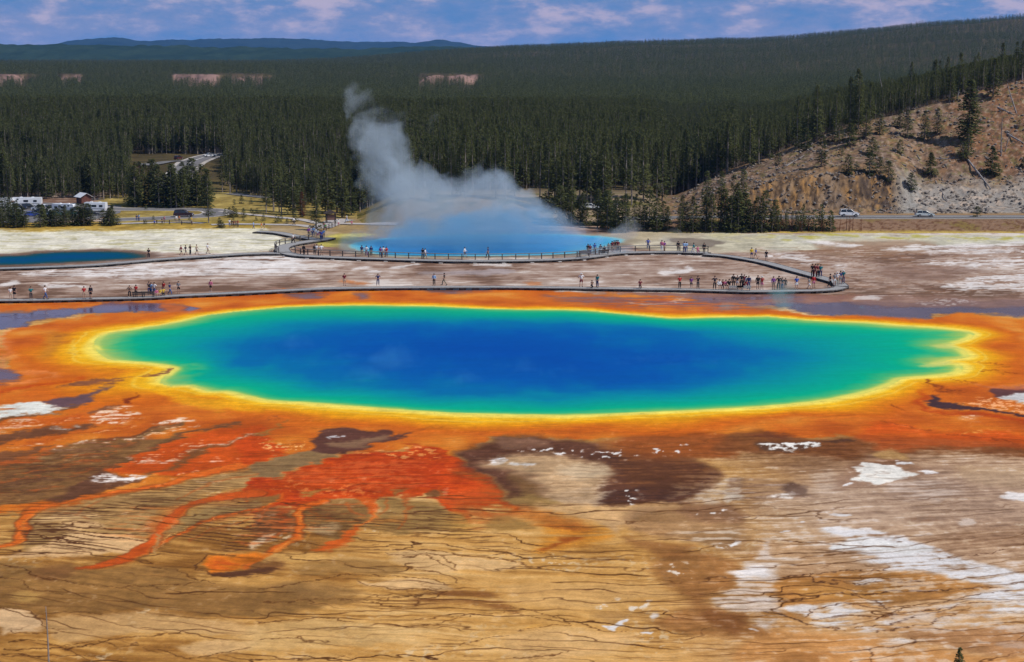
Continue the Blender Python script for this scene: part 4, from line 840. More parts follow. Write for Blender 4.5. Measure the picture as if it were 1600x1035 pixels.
def earth_mat():
    m = bpy.data.materials.new('earth_and_rock'); m.use_nodes = True; t = NT(m.node_tree); t.n.clear()
    a = t.add('ShaderNodeAttribute', attribute_name='albedo'); pos = t.add('ShaderNodeNewGeometry').outputs['Position']
    g = t.noise(pos, 1.5, 6, .7); k = t.mapr(g, .25, .75, .72, 1.3, 'LINEAR')
    col = t.vmath('SCALE', a.outputs['Color']); t.l.new(k, col.node.inputs['Scale'])
    bp = t.add('ShaderNodeBump', {'Strength': .6, 'Distance': .25, 'Height': g})
    b = t.add('ShaderNodeBsdfPrincipled', {'Base Color': col, 'Roughness': .95, 'Specular IOR Level': .05, 'Normal': bp.outputs[0]})
    t.add('ShaderNodeOutputMaterial', {0: b.outputs[0]}); return m
tag(sheet('terrain', tV, grid_faces(*TP.shape), terr_alb.reshape(-1, 3), np.zeros(TP.size), earth_mat()), kind='structure')
# ground plain that carries everything out to the horizon
def simple_ground(name, verts, faces, c1, c2, scale):
    m = bpy.data.materials.new(name); m.use_nodes = True; t = NT(m.node_tree); t.n.clear()
    pos = t.add('ShaderNodeNewGeometry').outputs['Position']
    n_ = t.noise(pos, scale, 8, .65)
    b = t.add('ShaderNodeBsdfPrincipled', {'Base Color': t.mix(t.mapr(n_, .35, .65), c1, c2), 'Roughness': 1.0, 'Specular IOR Level': 0.0})
    t.add('ShaderNodeOutputMaterial', {0: b.outputs[0]})
    me = bpy.data.meshes.new(name); me.from_pydata(verts, [], faces); me.update()
    return tag(mesh_obj(name, me, m), kind='structure')
simple_ground('land', [(-14000, -500, -1.2), (14000, -500, -1.2), (14000, 14000, -1.2), (-14000, 14000, -1.2)], [(0, 1, 2, 3)], (.30, .22, .13), (.40, .31, .20), .02)
def ridge(name, pts, Y0, Y1, Yc, c1, c2, seed, amp):
    """a long hill: crest traced along the skyline at depth Yc, real flanks to both sides"""
    xs = [q[0] for q in pts]; ys = [q[1] for q in pts]
    P_ = np.arange(xs[0], xs[-1] + .1, 4.0); D = np.linspace(0, 1, 41)
    Y = np.where(D < .5, Y0 + (Yc - Y0) * D * 2, Yc + (Y1 - Yc) * (D - .5) * 2)
    PP, DD = np.meshgrid(P_, D); YY = np.meshgrid(P_, Y)[1]
    XX = (PP - 800) / F_PX * (Yc * CP)
    XX = XX * (YY / Yc) ** .5
    top = CAM_H - (np.interp(PP, xs, ys) - 85) / F_PX * Yc * 1.02
    prof = np.clip(1 - np.abs(DD - .5) * 2, 0, 1)
    ZZ = -5 + (top + 5) * sst(0, 1, prof) * (1 + .12 * fbm(XX / 900, YY / 900, seed, 4) * (prof < .97)) + amp * fbm(XX / 60, YY / 60, seed + 5, 4)
    me = np_mesh(name, np.stack([XX, YY, ZZ], -1).reshape(-1, 3), grid_faces(*PP.shape), True)
    m = bpy.data.materials.new(name + '_woods'); m.use_nodes = True; t = NT(m.node_tree); t.n.clear()
    pos = t.add('ShaderNodeNewGeometry').outputs['Position']
    n_ = t.math('ADD', t.math('MULTIPLY', t.noise(pos, .006, 6, .6), .6), t.math('MULTIPLY', t.noise(pos, .05, 5, .7), .4))
    b = t.add('ShaderNodeBsdfPrincipled', {'Base Color': t.mix(t.mapr(n_, .4, .62), c1, c2), 'Roughness': 1.0, 'Specular IOR Level': 0.0})
    t.add('ShaderNodeOutputMaterial', {0: b.outputs[0]}); me.materials.append(m)
    return tag(link(bpy.data.objects.new(name, me)), kind='structure')
ridge('hills', [(-300, 74), (0, 71), (90, 72), (200, 72), (320, 74), (450, 76), (560, 77), (640, 75), (720, 75), (850, 80), (950, 90)], 4200, 6200, 5200, (.020, .036, .022), (.035, .055, .030), 91, 7)
ridge('mountain', [(-300, 73), (0, 73), (90, 70), (110, 65), (140, 63), (190, 61.5), (215, 66), (240, 67), (265, 65), (300, 65), (340, 64.5), (400, 63.5), (430, 62), (470, 63.5), (520, 66), (570, 67), (600, 67), (625, 66), (650, 69), (670, 66),
      (690, 63), (712, 67), (760, 74), (860, 82)], 9500, 12500, 11000, (.018, .03, .03), (.03, .045, .04), 95, 6)
def rubble(n, seed):
    """loose stones lying on the rocky hill, the scree and the embankment"""
    r = np.random.RandomState(seed); V = []; F = []
    base = np.array([(1, 0, 0), (-1, 0, 0), (0, 1, 0), (0, -1, 0), (0, 0, 1), (0, 0, -1)], float); tri = np.array([(0, 2, 4), (2, 1, 4), (1, 3, 4), (3, 0, 4), (2, 0, 5), (1, 2, 5), (3, 1, 5), (0, 3, 5)])
    p = r.uniform(1050, 1680, n); Y = 359 + (r.rand(n) ** 1.4) * 85; Yc = np.interp(p, [1040, 1130, 1300, 1600, 1750], [404, 408, 418, 440, 450])
    X = (p - 800) / F_PX * (Y * CP + CAM_H * SP); ok = (Y < Yc) & (fbm(X / 6, Y / 6, 97, 3) > -.15); X, Y, p = X[ok], Y[ok], p[ok]; Zs = terr(X, Y)
    s = .08 + .45 * r.rand(len(X)) ** 5
    b = base[None] * (1 + .35 * r.uniform(-1, 1, (len(X), 6, 1))) * s[:, None, None] * np.array([1.2, 1, .75])
    a = r.uniform(0, 6.28, len(X)); c, d = np.cos(a)[:, None], np.sin(a)[:, None]
    b = np.stack([b[..., 0] * c - b[..., 1] * d, b[..., 0] * d + b[..., 1] * c, b[..., 2]], -1) + np.stack([X, Y, Zs + s * .25], -1)[:, None]
    f = (np.arange(len(X)) * 6)[:, None, None] + tri[None]
    m = bpy.data.materials.new('stones'); m.use_nodes = True; t = NT(m.node_tree); t.n.clear(); pos = t.add('ShaderNodeNewGeometry').outputs['Position']
    bs = t.add('ShaderNodeBsdfPrincipled', {'Base Color': t.mix(t.noise(pos, .35, 4), (.08, .066, .055), (.30, .255, .22)), 'Roughness': .95, 'Specular IOR Level': .05}); t.add('ShaderNodeOutputMaterial', {0: bs.outputs[0]})
    tag(mesh_obj('rubble', np_mesh('rubble', b.reshape(-1, 3), f.reshape(-1, 3)), m), 'loose stones strewn over the rocky hill and scree', 'stones', kind='stuff')
rubble(14000, 4)
def ground_hit(px, py):
    """where the ray of a photo pixel meets the terrain or the flats"""
    dx = (px - 800) / F_PX; dy = (517.5 - py) / F_PX
    for Y in np.concatenate([np.arange(300, 520, .5), np.arange(520, 1500, 4)]):
        t = Y / (CP + dy * SP); z = CAM_H + (dy * CP - SP) * t
        h = max(float(terr(dx * t, Y)), 0.0) if Y > 335 else 0.0
        if z <= h: return Vector((dx * t, float(Y), h))
    return Vector((dx * 900, 900, 0))
def land_z(x, y): return max(float(terr(x, y)), 0.0)
# ---------------------------------------------------------------- conifers
def needle_mat(name, c1, c2):
    m = bpy.data.materials.new(name); m.use_nodes = True; t = NT(m.node_tree); t.n.clear()
    oi = t.add('ShaderNodeObjectInfo').outputs['Random']; pos = t.add('ShaderNodeNewGeometry').outputs['Position']
    n_ = t.noise(pos, .9, 3)
    f = t.math('ADD', t.math('MULTIPLY', oi, .7), t.math('MULTIPLY', n_, .35), clamp=True)
    c = t.mix(f, c1, c2)
    b = t.add('ShaderNodeBsdfDiffuse', {'Color': c}); tl = t.add('ShaderNodeBsdfTranslucent', {'Color': c})
    ms = t.add('ShaderNodeMixShader', {0: .35, 1: b.outputs[0], 2: tl.outputs[0]})
    t.add('ShaderNodeOutputMaterial', {0: ms.outputs[0]}); return m
NEEDLE = needle_mat('pine_needles', (.068, .080, .032), (.136, .144, .056))
RUST = needle_mat('dead_needles', (.14, .05, .03), (.22, .09, .05))
BARK = mat('pine_bark', (.27, .225, .195), .9, .05, var=.35, scale=2)
PALE = mat('bleached_wood', (.27, .245, .23), .9, .05, var=.3, scale=2)
def pine_meshes(seed, h, crown0, width, nb, per, size, sag=.25, irregular=.3, taper=.75):
    """trunk and crown of a conifer of height h; the crown is many small needle sprays along drooping limbs"""
    r = random.Random(seed)
    lean = (r.uniform(-.015, .015) * h, r.uniform(-.015, .015) * h)
    t = MB(); rb = .011 * h + .03
    t.tube([(lean[0] * q, lean[1] * q, h * q) for q in (0, .3, .65, .98)], [rb, rb * .8, rb * .5, rb * .12], 5)
    V = []; F = []
    gaps = [(r.uniform(crown0, .9), r.uniform(.02, .05), r.uniform(0, 6.28)) for _ in range(4)]
    def spray(c, d, ln, wd):
        s = d.cross(Vector((0, 0, 1)))
        s = s.normalized() if s.length > 1e-3 else Vector((1, 0, 0))
        u = s.cross(d).normalized(); a = r.uniform(-.9, .9); s2 = s * math.cos(a) + u * math.sin(a)
        b = len(V)
        V.extend([c - s2 * wd * .35, c + d * ln * .5 - s2 * wd * .5, c + d * ln, c + d * ln * .5 + s2 * wd * .5 + Vector((0, 0, r.uniform(-.06, .06)))])
        F.append((b, b + 1, b + 2, b + 3))
    for i in range(nb):
        q = crown0 + (1 - crown0) * ((i + r.random()) / nb) ** .92
        k = (q - crown0) / (1 - crown0)
        ln = width * ((1 - k) ** taper) * min(1, .55 + k * 3) * r.uniform(1 - irregular, 1 + irregular * .6) + .12
        a = i * 2.4 + r.uniform(-.6, .6)
        if any(abs(q - g[0]) < g[1] and math.cos(a - g[2]) > .2 for g in gaps): continue
        el = .35 * k - sag + r.uniform(-.18, .22)
        d = Vector((math.cos(a) * math.cos(el), math.sin(a) * math.cos(el), math.sin(el)))
        o = Vector((lean[0] * q, lean[1] * q, h * q))
        for j in range(per):
            f = (j + r.uniform(.2, 1)) / per
            p = o + d * ln * f * .85 + Vector((0, 0, -.12 * ln * f * f))
            a2 = a + r.uniform(-.9, .9)
            dd = Vector((math.cos(a2), math.sin(a2), r.uniform(-.45, .35))).normalized()
            s_ = size * r.uniform(.6, 1.25) * (.55 + .45 * (1 - k))
            spray(p, dd, s_, s_ * .62)
    spray(Vector((lean[0], lean[1], h * .94)), Vector((0, 0, 1)), h * .06 + .1, .2); spray(Vector((lean[0], lean[1], h * .9)), Vector((.2, 0, 1)), h * .07, .25)
    me = bpy.data.meshes.new('crown'); me.from_pydata([tuple(v) for v in V], [], F); me.update()
    return t.mesh('trunk'), me
LOOK = {}
def variants(key, n, *a, **k):
    LOOK[key] = [pine_meshes(hash(key) % 1000 + i if False else i * 7 + len(LOOK) * 101, *a, **k) for i in range(n)]
variants('tall', 6, 16.0, .26, 2.0, 170, 5, .72)               # lodgepole: bare lower trunk, narrow crown
variants('full', 5, 12.0, .08, 2.1, 200, 6, .62)
variants('great', 1, 13.0, .10, 2.6, 420, 9, .62, irregular=.4, taper=.55)               # clothed nearly to the ground
variants('bushy', 4, 6.0, .03, 1.7, 150, 6, .5, sag=.1, taper=.62)
variants('young', 4, 3.0, .03, .95, 70, 4, .42, sag=-.1)
variants('spruce', 3, 6.0, .02, 1.75, 200, 8, .45, sag=.2, irregular=.15, taper=.9)
H0 = {'tall': 16., 'full': 12., 'bushy': 6., 'young': 3., 'spruce': 6., 'great': 13.}
for k_, l_ in LOOK.items():
    for tr, cr in l_:
        tr.materials.append(BARK); cr.materials.append(NEEDLE)
n_pines = 0
def pine(loc, height, look, label, group=None, needles=None, wide=1.0):
    global n_pines
    tr, cr = LOOK[look][rnd.randrange(len(LOOK[look]))]
    e = empty('pine_tree', loc, rnd.uniform(0, 6.28)); s = height / H0[look]; w_ = s ** .75 * wide
    e.scale = (w_, w_, s)
    o = link(bpy.data.objects.new('trunk', tr), e)
    c = link(bpy.data.objects.new('crown', cr), e)
    if needles: c.material_slots[0].link = 'OBJECT'; c.material_slots[0].material = needles
    tag(e, label, 'tree', group); n_pines += 1
    return e
def zone(n, x0, x1, y0, y1, h0, h1, look, label, group, seed, wide=1.0, ok=None):
    """n pines whose feet stand between two image rows of the photo, as points of the real terrain; heights in photo pixels"""
    r = random.Random(seed); done = 0; k = 0; seen = []
    while done < n and k < n * 40:
        k += 1
        px = r.uniform(x0, x1); t = (px - x0) / (x1 - x0)
        ya = y0[0] + (y0[1] - y0[0]) * t if isinstance(y0, tuple) else y0
        yb = y1[0] + (y1[1] - y1[0]) * t if isinstance(y1, tuple) else y1
        py = r.uniform(ya, yb)
        if ok and not ok(px, py): continue
        p = ground_hit(px, py)
        if any((p.x - q.x) ** 2 + (p.y - q.y) ** 2 < .8 for q in seen): continue
        seen.append(p); hp = r.uniform(h0, h1)
        lk = look if isinstance(look, str) else r.choice(look)
        pine(p, hp * p.y / F_PX, lk, label, group, wide=wide); done += 1
zone(34, -10, 180, (352, 350), (357, 353), 22, 36, ['bushy', 'full'], 'low bushy pine in the thicket between the pale flat and the parked vehicles', 'pines of the thicket before the car park', 1, 1.5)
zone(6, -5, 28, 342, 350, 36, 52, 'full', 'taller dark pine in the thicket at the end of the car park', 'tall pines at the thicket end', 2)
zone(34, 205, 345, 316, 326, 44, 70, ['full', 'full', 'bushy'], 'dark full-crowned pine in the grove between the loop road and the climbing highway', 'pines of the grove below the highway', 3, 1.4)
zone(22, -10, 205, (303, 309), (308, 316), 44, 80, ['full', 'tall'], 'tall dark pine in the front rank behind the car park and hut', 'pines behind the car park', 4, 1.3)
zone(26, 410, 575, (316, 318), (334, 344), 46, 92, ['full', 'tall'], 'pine at the wood edge above the dry meadow', 'pines above the dry meadow', 5, 1.3)
zone(8, 345, 420, 300, 306, 40, 70, ['full', 'tall'], 'pine behind the thin road at the top of the meadow', 'pines behind the meadow road', 6)
zone(16, 545, 860, (304, 306), (312, 322), 60, 108, ['tall', 'tall', 'full'], 'slender lodgepole pine with bare trunk in the rank behind the rising steam', 'lodgepole pines behind the steam', 7)
zone(24, 850, 1045, (318, 306), (334, 318), 64, 108, ['tall', 'full'], 'tall lodgepole pine beside the sandy bank behind the hot crater', 'pines by the sandy bank', 8)
zone(14, 860, 960, (344, 352), (352, 360), 40, 62, ['full', 'bushy'], 'low dark pine between the crater steam and the sandy bank', 'low pines beside the crater', 9, 1.2)
zone(34, 952, 1215, (358, 360), (364, 364), 38, 66, ['full', 'bushy'], 'dark pine in the dense grove between the flats and the rocky hill', 'pines of the grove under the rocky hill', 10, 1.15)
zone(5, 1060, 1205, 356, 361, 72, 92, 'full', 'tallest kind of pine in the grove under the rocky hill', 'tall pines of the grove under the rocky hill', 11, 1.1)
zone(16, 1210, 1300, 358, 363, 22, 42, ['young', 'full'], 'small thin pine in the sparse stand below the highway', 'thin pines below the highway', 12)
zone(22, 1045, 1400, (308, 182), (298, 176), 52, 92, ['tall', 'full', 'full'], 'lodgepole pine rooted along the crest line of the rocky hill', 'lodgepoles on the hill crest', 13)
zone(12, 1400, 1620, (176, 122), (160, 112), 44, 70, ['tall', 'full'], 'pine on the upper brow of the rocky hill', 'pines on the hill brow', 14)
# trees one can point at
HP = lambda x, y: (1000 + x / 2.667, 40 + y / 2.667)
HQ = lambda x, y: (1380 + x / 5.173, 100 + y / 5.173)
def one(px, py, hp, look, label, wide=1.0, needles=None, group=None):
    p = ground_hit(px, py); return pine(p, hp * p.y / F_PX, look, label, group, needles, wide)
one(494, 360, 47, 'full', 'broad lone pine standing over the boardwalk bend by the wayside sign', 1.6)
one(326, 349, 42, 'tall', 'lone pine with a bare trunk at the curve of the loop road', 1.7)
for x, y, h, l in ((HP(1210, 628) + (36, 'dense cone-shaped pine alone on the gravel slope above the scree')), (HP(1468, 632) + (44, 'broad dark cone-shaped pine beside the grey dead snags')), (HP(755, 585) + (48, 'crooked pine with a split crown near the top of the rock band')),
        (HP(577, 580) + (18, 'small pine at the low end of the hill crest')), (HP(838, 542) + (13, 'tiny pine in the middle of the bare gravel')), (HP(970, 545) + (30, 'thin upright pine on the bare gravel below the crest grove')), (HP(1083, 535) + (22, 'little pine beside a fallen log on the gravel')),
        (HP(868, 625) + (32, 'bushy pine at the lip of the rock band, first of the lip group')), (HP(955, 628) + (36, 'widest bushy pine at the lip of the rock band')), (HP(1000, 620) + (26, 'squat pine leaning on the widest lip pine')), (HP(1033, 662) + (32, 'narrow pine growing down over the lip of the rock band')),
        (HP(902, 605) + (14, 'small shrubby pine behind the lip of the rock band')), (HP(1127, 690) + (28, 'spindly pine where the rock band meets the scree')), (HP(1345, 560) + (28, 'short pine in the shade of the great pine')), (HP(690, 520) + (34, 'pine on the crest above the bent white log')),
        (HP(803, 485) + (28, 'slim pine first of three on the upper gravel')), (HP(830, 488) + (24, 'slim pine second of three on the upper gravel')), (HP(872, 500) + (34, 'slim pine third and tallest of three on the upper gravel')), (HP(890, 480) + (26, 'pine close behind the three slim ones on the gravel')),
        (HP(998, 455) + (40, 'open-branched pine beside the pale fallen log on the crest')), (HP(1083, 425) + (26, 'young pine right of the pale fallen log')), (HP(1115, 470) + (44, 'full pine casting a round shadow on the upper slope')), (HP(1185, 480) + (46, 'pair-mate of the full pine, with dark skirts')),
        (HP(1240, 455) + (40, 'narrow pine on the upper slope next to the dark-skirted one')), (HP(1405, 800) + (17, 'sapling with pale green needles on the verge of the highway')), (HP(1580, 425) + (11, 'tiny pine high up near the leaning snag')), (HP(1600, 600) + (18, 'small pine at the far edge of the slope')),
        (HP(940, 470) + (50, 'dark pine at the crest behind the upper gravel')), (HP(1290, 320) + (50, 'dark pine among deadfall on the brow')), (HP(1470, 300) + (60, 'leaning dark pine on the brow over the leaning snag'))):
    one(x, y, h, 'spruce' if 'cone' in l else ('young' if h < 26 else ('bushy' if h < 40 else 'full')), l, 1.5)
one(*HP(1368, 495), 98, 'great', 'great dark pine dominating the rocky slope', 1.35)
one(*HP(1368, 545), 40, 'bushy', 'dark undergrowth pine at the foot of the great pine', 1.1)
one(472, 340, 40, 'full', 'rust-red dead-needled pine at the edge of the meadow wood', 1.0, RUST)
one(219, 290, 34, 'full', 'rusty dead pine below the climbing highway', .9, RUST)
for i, (x, y, h) in enumerate(((66, 348, 0), )): pass
ZP = lambda x, y: (340 + x / 6.667, 290 + y / 6.667)
for x, y, h in ((80, 320, 12), (125, 335, 16), (165, 335, 18), (195, 330, 14), (270, 335, 15), (250, 195, 14), (175, 205, 9), (348, 195, 9), (350, 285, 7), (375, 320, 10), (412, 300, 9), (402, 370, 7), (480, 375, 11), (610, 390, 12), (665, 380, 11), (635, 375, 8), (270, 370, 6), (165, 360, 6), (725, 400, 9), (800, 380, 20), (880, 330, 14), (60, 445, 10), (20, 440, 16), (40, 440, 12)):
    one(*ZP(x, y), h, 'young' if h < 14 else 'bushy', 'small dark pine dotted over the dry meadow by the paths', 1.2, None, 'small pines on the dry meadow')
for x, y, h in ((186, 352, 14), (228, 350, 7), (240, 344, 7), (296, 346, 7), (274, 345, 5), (228, 328, 7), (248, 326, 9)):
    one(x, y, h, 'young', 'little pine on the verge between the loop road lanes', 1.2, None, 'little pines on the road verge')
# foreground: a slim dead stem and the tip of a young pine on the slope under the overlook
fp = g3(1497, 1066); fp.z = 0
pine(fp, float(at_depth(1497, 1012, fp.y)[2]), 'spruce', 'green tip of a young pine poking up at the bottom edge of the picture', None, None, .8)

# dead wood
def snag(px, py, tip, label, limbs=6, rad=.14, seed=0, group=None, m=None):
    """bleached dead trunk from one photo point to a tip point at the same depth"""
    r = random.Random(seed + int(px)); b = ground_hit(px, py); tx, ty, tz = at_depth(tip[0], tip[1], b.y + (tip[2] if len(tip) > 2 else 0))
    e = empty('dead_tree', b); d = Vector((tx, ty, tz)) - b; mb = MB()
    mb.tube([(0, 0, -.3), d * .5 + Vector((r.uniform(-.1, .1), 0, 0)), d], [rad, rad * .75, rad * .3], 6)
    mb.build('trunk', m or PALE, e)
    for k in range(limbs):
        q = r.uniform(.35, .95); a = r.uniform(0, 6.28); ln = r.uniform(.5, 1.6) * (1.15 - q)
        lb = MB(); o = d * q; lb.tube([o, o + Vector((math.cos(a) * ln * .6, math.sin(a) * ln * .6, r.uniform(-.1, .5) * ln)), o + Vector((math.cos(a) * ln, math.sin(a) * ln, r.uniform(.1, .9) * ln))], [rad * .35, rad * .25, rad * .1], 4)
        lb.build('branch', m or PALE, e)
    return tag(e, label, 'dead tree', group)
def log(p1, p2, label, rad=.17, group=None):
    a = ground_hit(*p1); b = ground_hit(*p2); a.z += rad * .7; b.z += rad * .7; mb = MB(); d = b - a
    e = empty('fallen_log', a); mb.tube([(0, 0, 0), d * .35, d * .7, d], [rad, rad * .9, rad * .75, rad * .5], 6); mb.build('trunk', PALE, e)
    for q in (.3, .55, .75):
        lb = MB(); lb.tube([d * q, d * q + Vector((rnd.uniform(-.5, .5), rnd.uniform(-.2, .2), rnd.uniform(.4, .9)))], [rad * .3, rad * .12], 4); lb.build('branch', PALE, e)
    return tag(e, label, 'log', group)
snag(*HP(1570, 365), HP(1530, 243), 'leaning bleached snag high on the slope', 7, .2, 1)
snag(*HP(1505, 545), HP(1510, 385), 'tall grey snag with upswept dead limbs beside the broad pine', 12, .2, 2, m=BARK)
snag(*HP(1520, 530), HP(1545, 430), 'forked grey snag touching the tall one', 8, .14, 3, m=BARK)
snag(*HP(1030, 360), HP(995, 190), 'thin leaning white snag at the forest edge of the crest', 2, .13, 4)
snag(*HP(1055, 330), HP(1050, 225), 'straight white snag at the forest edge', 2, .12, 5)
snag(*HP(1127, 250), HP(1122, 85), 'tall pale snag with stubby limbs standing over the brow woods', 10, .16, 6)
snag(*HP(1320, 310), HP(1330, 268), 'short broken snag among deadfall on the brow', 3, .18, 7)
log(HP(1365, 565), HP(1462, 685), 'long bleached log lying down the slope below the great pine', .24)
log(HP(1232, 655), HP(1283, 735), 'pale log lying on the grey scree', .17)
log(HP(1118, 500), HP(1168, 560), 'short log on the gravel beside the little pine', .15)
log(HP(610, 590), HP(685, 545), 'thin white log on the lower crest', .13)
log(HP(1000, 375), HP(1065, 410), 'bent pale log on the crest grass', .2)
log(HP(960, 560), HP(1070, 568), 'flat grey log above the lip pines', .13)
log(HP(1230, 560), HP(1330, 560), 'thin log in place of a tree shadow level across the slope', .12)  # log laid in place of a tree's shadow line
log(HP(1530, 455), HP(1600, 495), 'thick log by the forked snag', .24)
log(HP(1490, 345), HP(1560, 380), 'log pointing at the foot of the leaning snag', .2)
for i, x in enumerate(range(30)):
    px = 1212 + rnd.random() * 138; py = 359 + rnd.random() * 4
    snag(px, py, (px + rnd.uniform(-2, 2), py - rnd.uniform(14, 26)), 'dead reddish-grey sapling in the thin stand below the highway', 4, .07, i, 'dead saplings below the highway', mat_dead if 'mat_dead' in globals() else RUST)
for i in range(8):
    px = rnd.uniform(1110, 1200); snag(px, 362, (px + rnd.uniform(-4, 4), 362 - rnd.uniform(8, 16)), 'grey dead bush-like snag before the grove', 6, .06, i, 'dead stems before the grove')
pb = g3(77, 1056); pz = at_depth(77, 948, pb.y)[2]
e = empty('dead_sapling', pb); mb = MB(); mb.tube([(0, 0, -.2), (.02, 0, pz * .5), (-.01, 0, pz)], [.06, .045, .02], 6); mb.build('trunk', BARK, e)
for k in range(26):
    q = .15 + .8 * k / 26; a = k * 2.4; lb = MB(); lb.tube([(0, 0, pz * q), (math.cos(a) * .07, math.sin(a) * .07, pz * q + .05)], [.012, .006], 4); lb.build('twig', BARK, e)
tag(e, 'slim bare dead stem sticking up from the bottom edge over the pale crust', 'dead tree')

# ---------------------------------------------------------------- the far woods: too many to count, one object
def lod(seed, nb, per, size, h=15.0, crown0=.25, width=1.9, trunk=True):
    tr, cr = pine_meshes(seed, h, crown0, width, nb, per, size)
    V = [tuple(v.co) for v in cr.vertices]; F = [tuple(p.vertices) for p in cr.polygons]; mi = [0] * len(F)
    if trunk:
        b = len(V); V += [tuple(v.co) for v in tr.vertices]; F += [tuple(i + b for i in p.vertices) for p in tr.polygons]; mi += [1] * len(tr.polygons)
    me = bpy.data.meshes.new('woods_tree'); me.from_pydata(V, [], F)
    for p, k in zip(me.polygons, mi): p.material_index = k
    me.materials.append(NEEDLE); me.materials.append(BARK); me.update(); return me
wcol = bpy.data.collections.new('woods_trees')
kinds = [lod(201 + i, 110, 4, .85, crown0=(.30, .22, .14, .26)[i], width=1.9) for i in range(4)] + [lod(301 + i, 40, 3, 1.35, trunk=False, crown0=.08, width=2.2) for i in range(3)]
for i, me in enumerate(kinds):
    wcol.objects.link(bpy.data.objects.new('woods_tree_%02d' % i if False else 'woods_tree', me))
def scatter():
    r = np.random.RandomState(5); out = []
    bands = [(374, 460, 1.7), (460, 620, 1.9), (620, 1000, 2.5), (1000, 1800, 3.9), (1800, 2700, 6.0), (2700, 3700, 7.5)]
    for Y0, Y1, d in bands:
        half = .40 * Y1 + 20
        n = int(2 * half * (Y1 - Y0) / (d * d))
        X = r.uniform(-half, half, n); Y = r.uniform(Y0, Y1, n)
        k = np.abs(X) < .36 * Y + 14; X, Y = X[k], Y[k]
        p = col_px(X, Y); z = terr(X, Y); keep = np.ones(len(X), bool); dn = fbm(X / 25, Y / 25, 55, 3)
        keep &= ~((p < 210) & (Y < 421 + 6 * dn)); keep &= ~((p >= 210) & (p < 352) & (Y < 452)); keep &= ~((p >= 352) & (p < 545) & (Y < np.interp(p, [352, 400, 430, 545], [440, 432, 412, 400]) + 8 * dn))
        # opening of the climbing highway
        yy = 85 + (CAM_H - z) / Y * F_PX
        keep &= ~((p > 205) & (p < 352) & (Y < 520))
        keep &= ~((p >= 545) & (p < 1040) & (Y < 386 + 8 * dn))
        Yc = np.interp(p, [1000, 1040, 1130, 1300, 1600, 1750], [402, 404, 408, 418, 440, 450])
        keep &= ~((p >= 1010) & (Y < Yc + 3))
        gapx = ((p > 268) & (p < 345)) | ((p > 362) & (p < 384)) | ((p > 395) & (p < 412)) | ((p > 655) & (p < 748)) | ((p > -10) & (p < 12)) | ((p > 24) & (p < 46)) | ((p > 96) & (p < 106)) | ((p > 122) & (p < 128))
        keep &= ~(gapx & (Y > 1330 + 60 * dn) & (Y < 1832) & (fbm(X / 14, Y / 50, 57, 3) > -.25 * np.abs(np.sin(p / 17))))
        keep &= ~((p > 1225) & (p < 1260) & (Y > 3000) & (Y < 3150) & (dn > -.2))
        keep &= fbm(X / 9, Y / 9, 58, 2) > -.75
        X, Y, z, p = X[keep], Y[keep], z[keep], p[keep]
        h = (.36 + .42 * r.power(1.4, len(X))) * (1 + .18 * fbm(X / 40, Y / 40, 59, 3))
        h *= np.where(p > 1150, np.interp(Y, [420, 520, 900, 1500], [.72, .66, .85, .95]), 1.0) * np.interp(Y, [380, 600, 1500, 3400], [1.0, .95, .95, 1.0])
        h *= np.where((p < 560) & (Y < 480), .8, 1)
        kk = np.where(Y < 900, r.randint(0, 4, len(X)), r.randint(4, 7, len(X)))
        out.append(np.stack([X, Y, z - .15, h, kk], -1))
    return np.concatenate(out)
S = scatter(); print('woods', len(S))
me = bpy.data.meshes.new('forest'); me.vertices.add(len(S)); me.vertices.foreach_set('co', S[:, :3].astype(np.float32).ravel())
a_ = me.attributes.new('size', 'FLOAT', 'POINT'); a_.data.foreach_set('value', S[:, 3].astype(np.float32))
a_ = me.attributes.new('pick', 'INT', 'POINT'); a_.data.foreach_set('value', S[:, 4].astype(np.int32))
a_ = me.attributes.new('turn', 'FLOAT', 'POINT'); a_.data.foreach_set('value', np.random.RandomState(3).uniform(0, 6.28, len(S)).astype(np.float32))
fo = tag(link(bpy.data.objects.new('forest', me)), 'dark lodgepole forest covering the bench, plateau and long ridge', 'forest', kind='stuff')
ng = bpy.data.node_groups.new('forest_nodes', 'GeometryNodeTree')
ng.interface.new_socket('Geometry', in_out='INPUT', socket_type='NodeSocketGeometry'); ng.interface.new_socket('Geometry', in_out='OUTPUT', socket_type='NodeSocketGeometry')
g_ = NT(ng); gi = g_.add('NodeGroupInput'); go = g_.add('NodeGroupOutput')
ci = g_.add('GeometryNodeCollectionInfo'); ci.inputs['Collection'].default_value = wcol; ci.inputs['Separate Children'].default_value = True; ci.inputs['Reset Children'].default_value = True
def nattr(nm, ty):
    n_ = g_.add('GeometryNodeInputNamedAttribute', data_type=ty); n_.inputs[0].default_value = nm; return next(o for o in n_.outputs if o.enabled and o.name == 'Attribute')
m2p = g_.add('GeometryNodeMeshToPoints', {'Mesh': gi.outputs[0]})
rot = g_.add('ShaderNodeCombineXYZ', {2: nattr('turn', 'FLOAT')})
scl = g_.add('ShaderNodeCombineXYZ', {0: nattr('size', 'FLOAT'), 1: nattr('size', 'FLOAT'), 2: nattr('size', 'FLOAT')})
iop = g_.add('GeometryNodeInstanceOnPoints', {'Points': m2p.outputs[0], 'Instance': ci.outputs[0], 'Pick Instance': True, 'Instance Index': nattr('pick', 'INT'), 'Scale': scl.outputs[0]})
e2r = g_.add('FunctionNodeEulerToRotation', {0: rot.outputs[0]}); g_.l.new(e2r.outputs[0], iop.inputs['Rotation'])
g_.l.new(iop.outputs[0], go.inputs[0])
md = fo.modifiers.new('forest', 'NODES'); md.node_group = ng
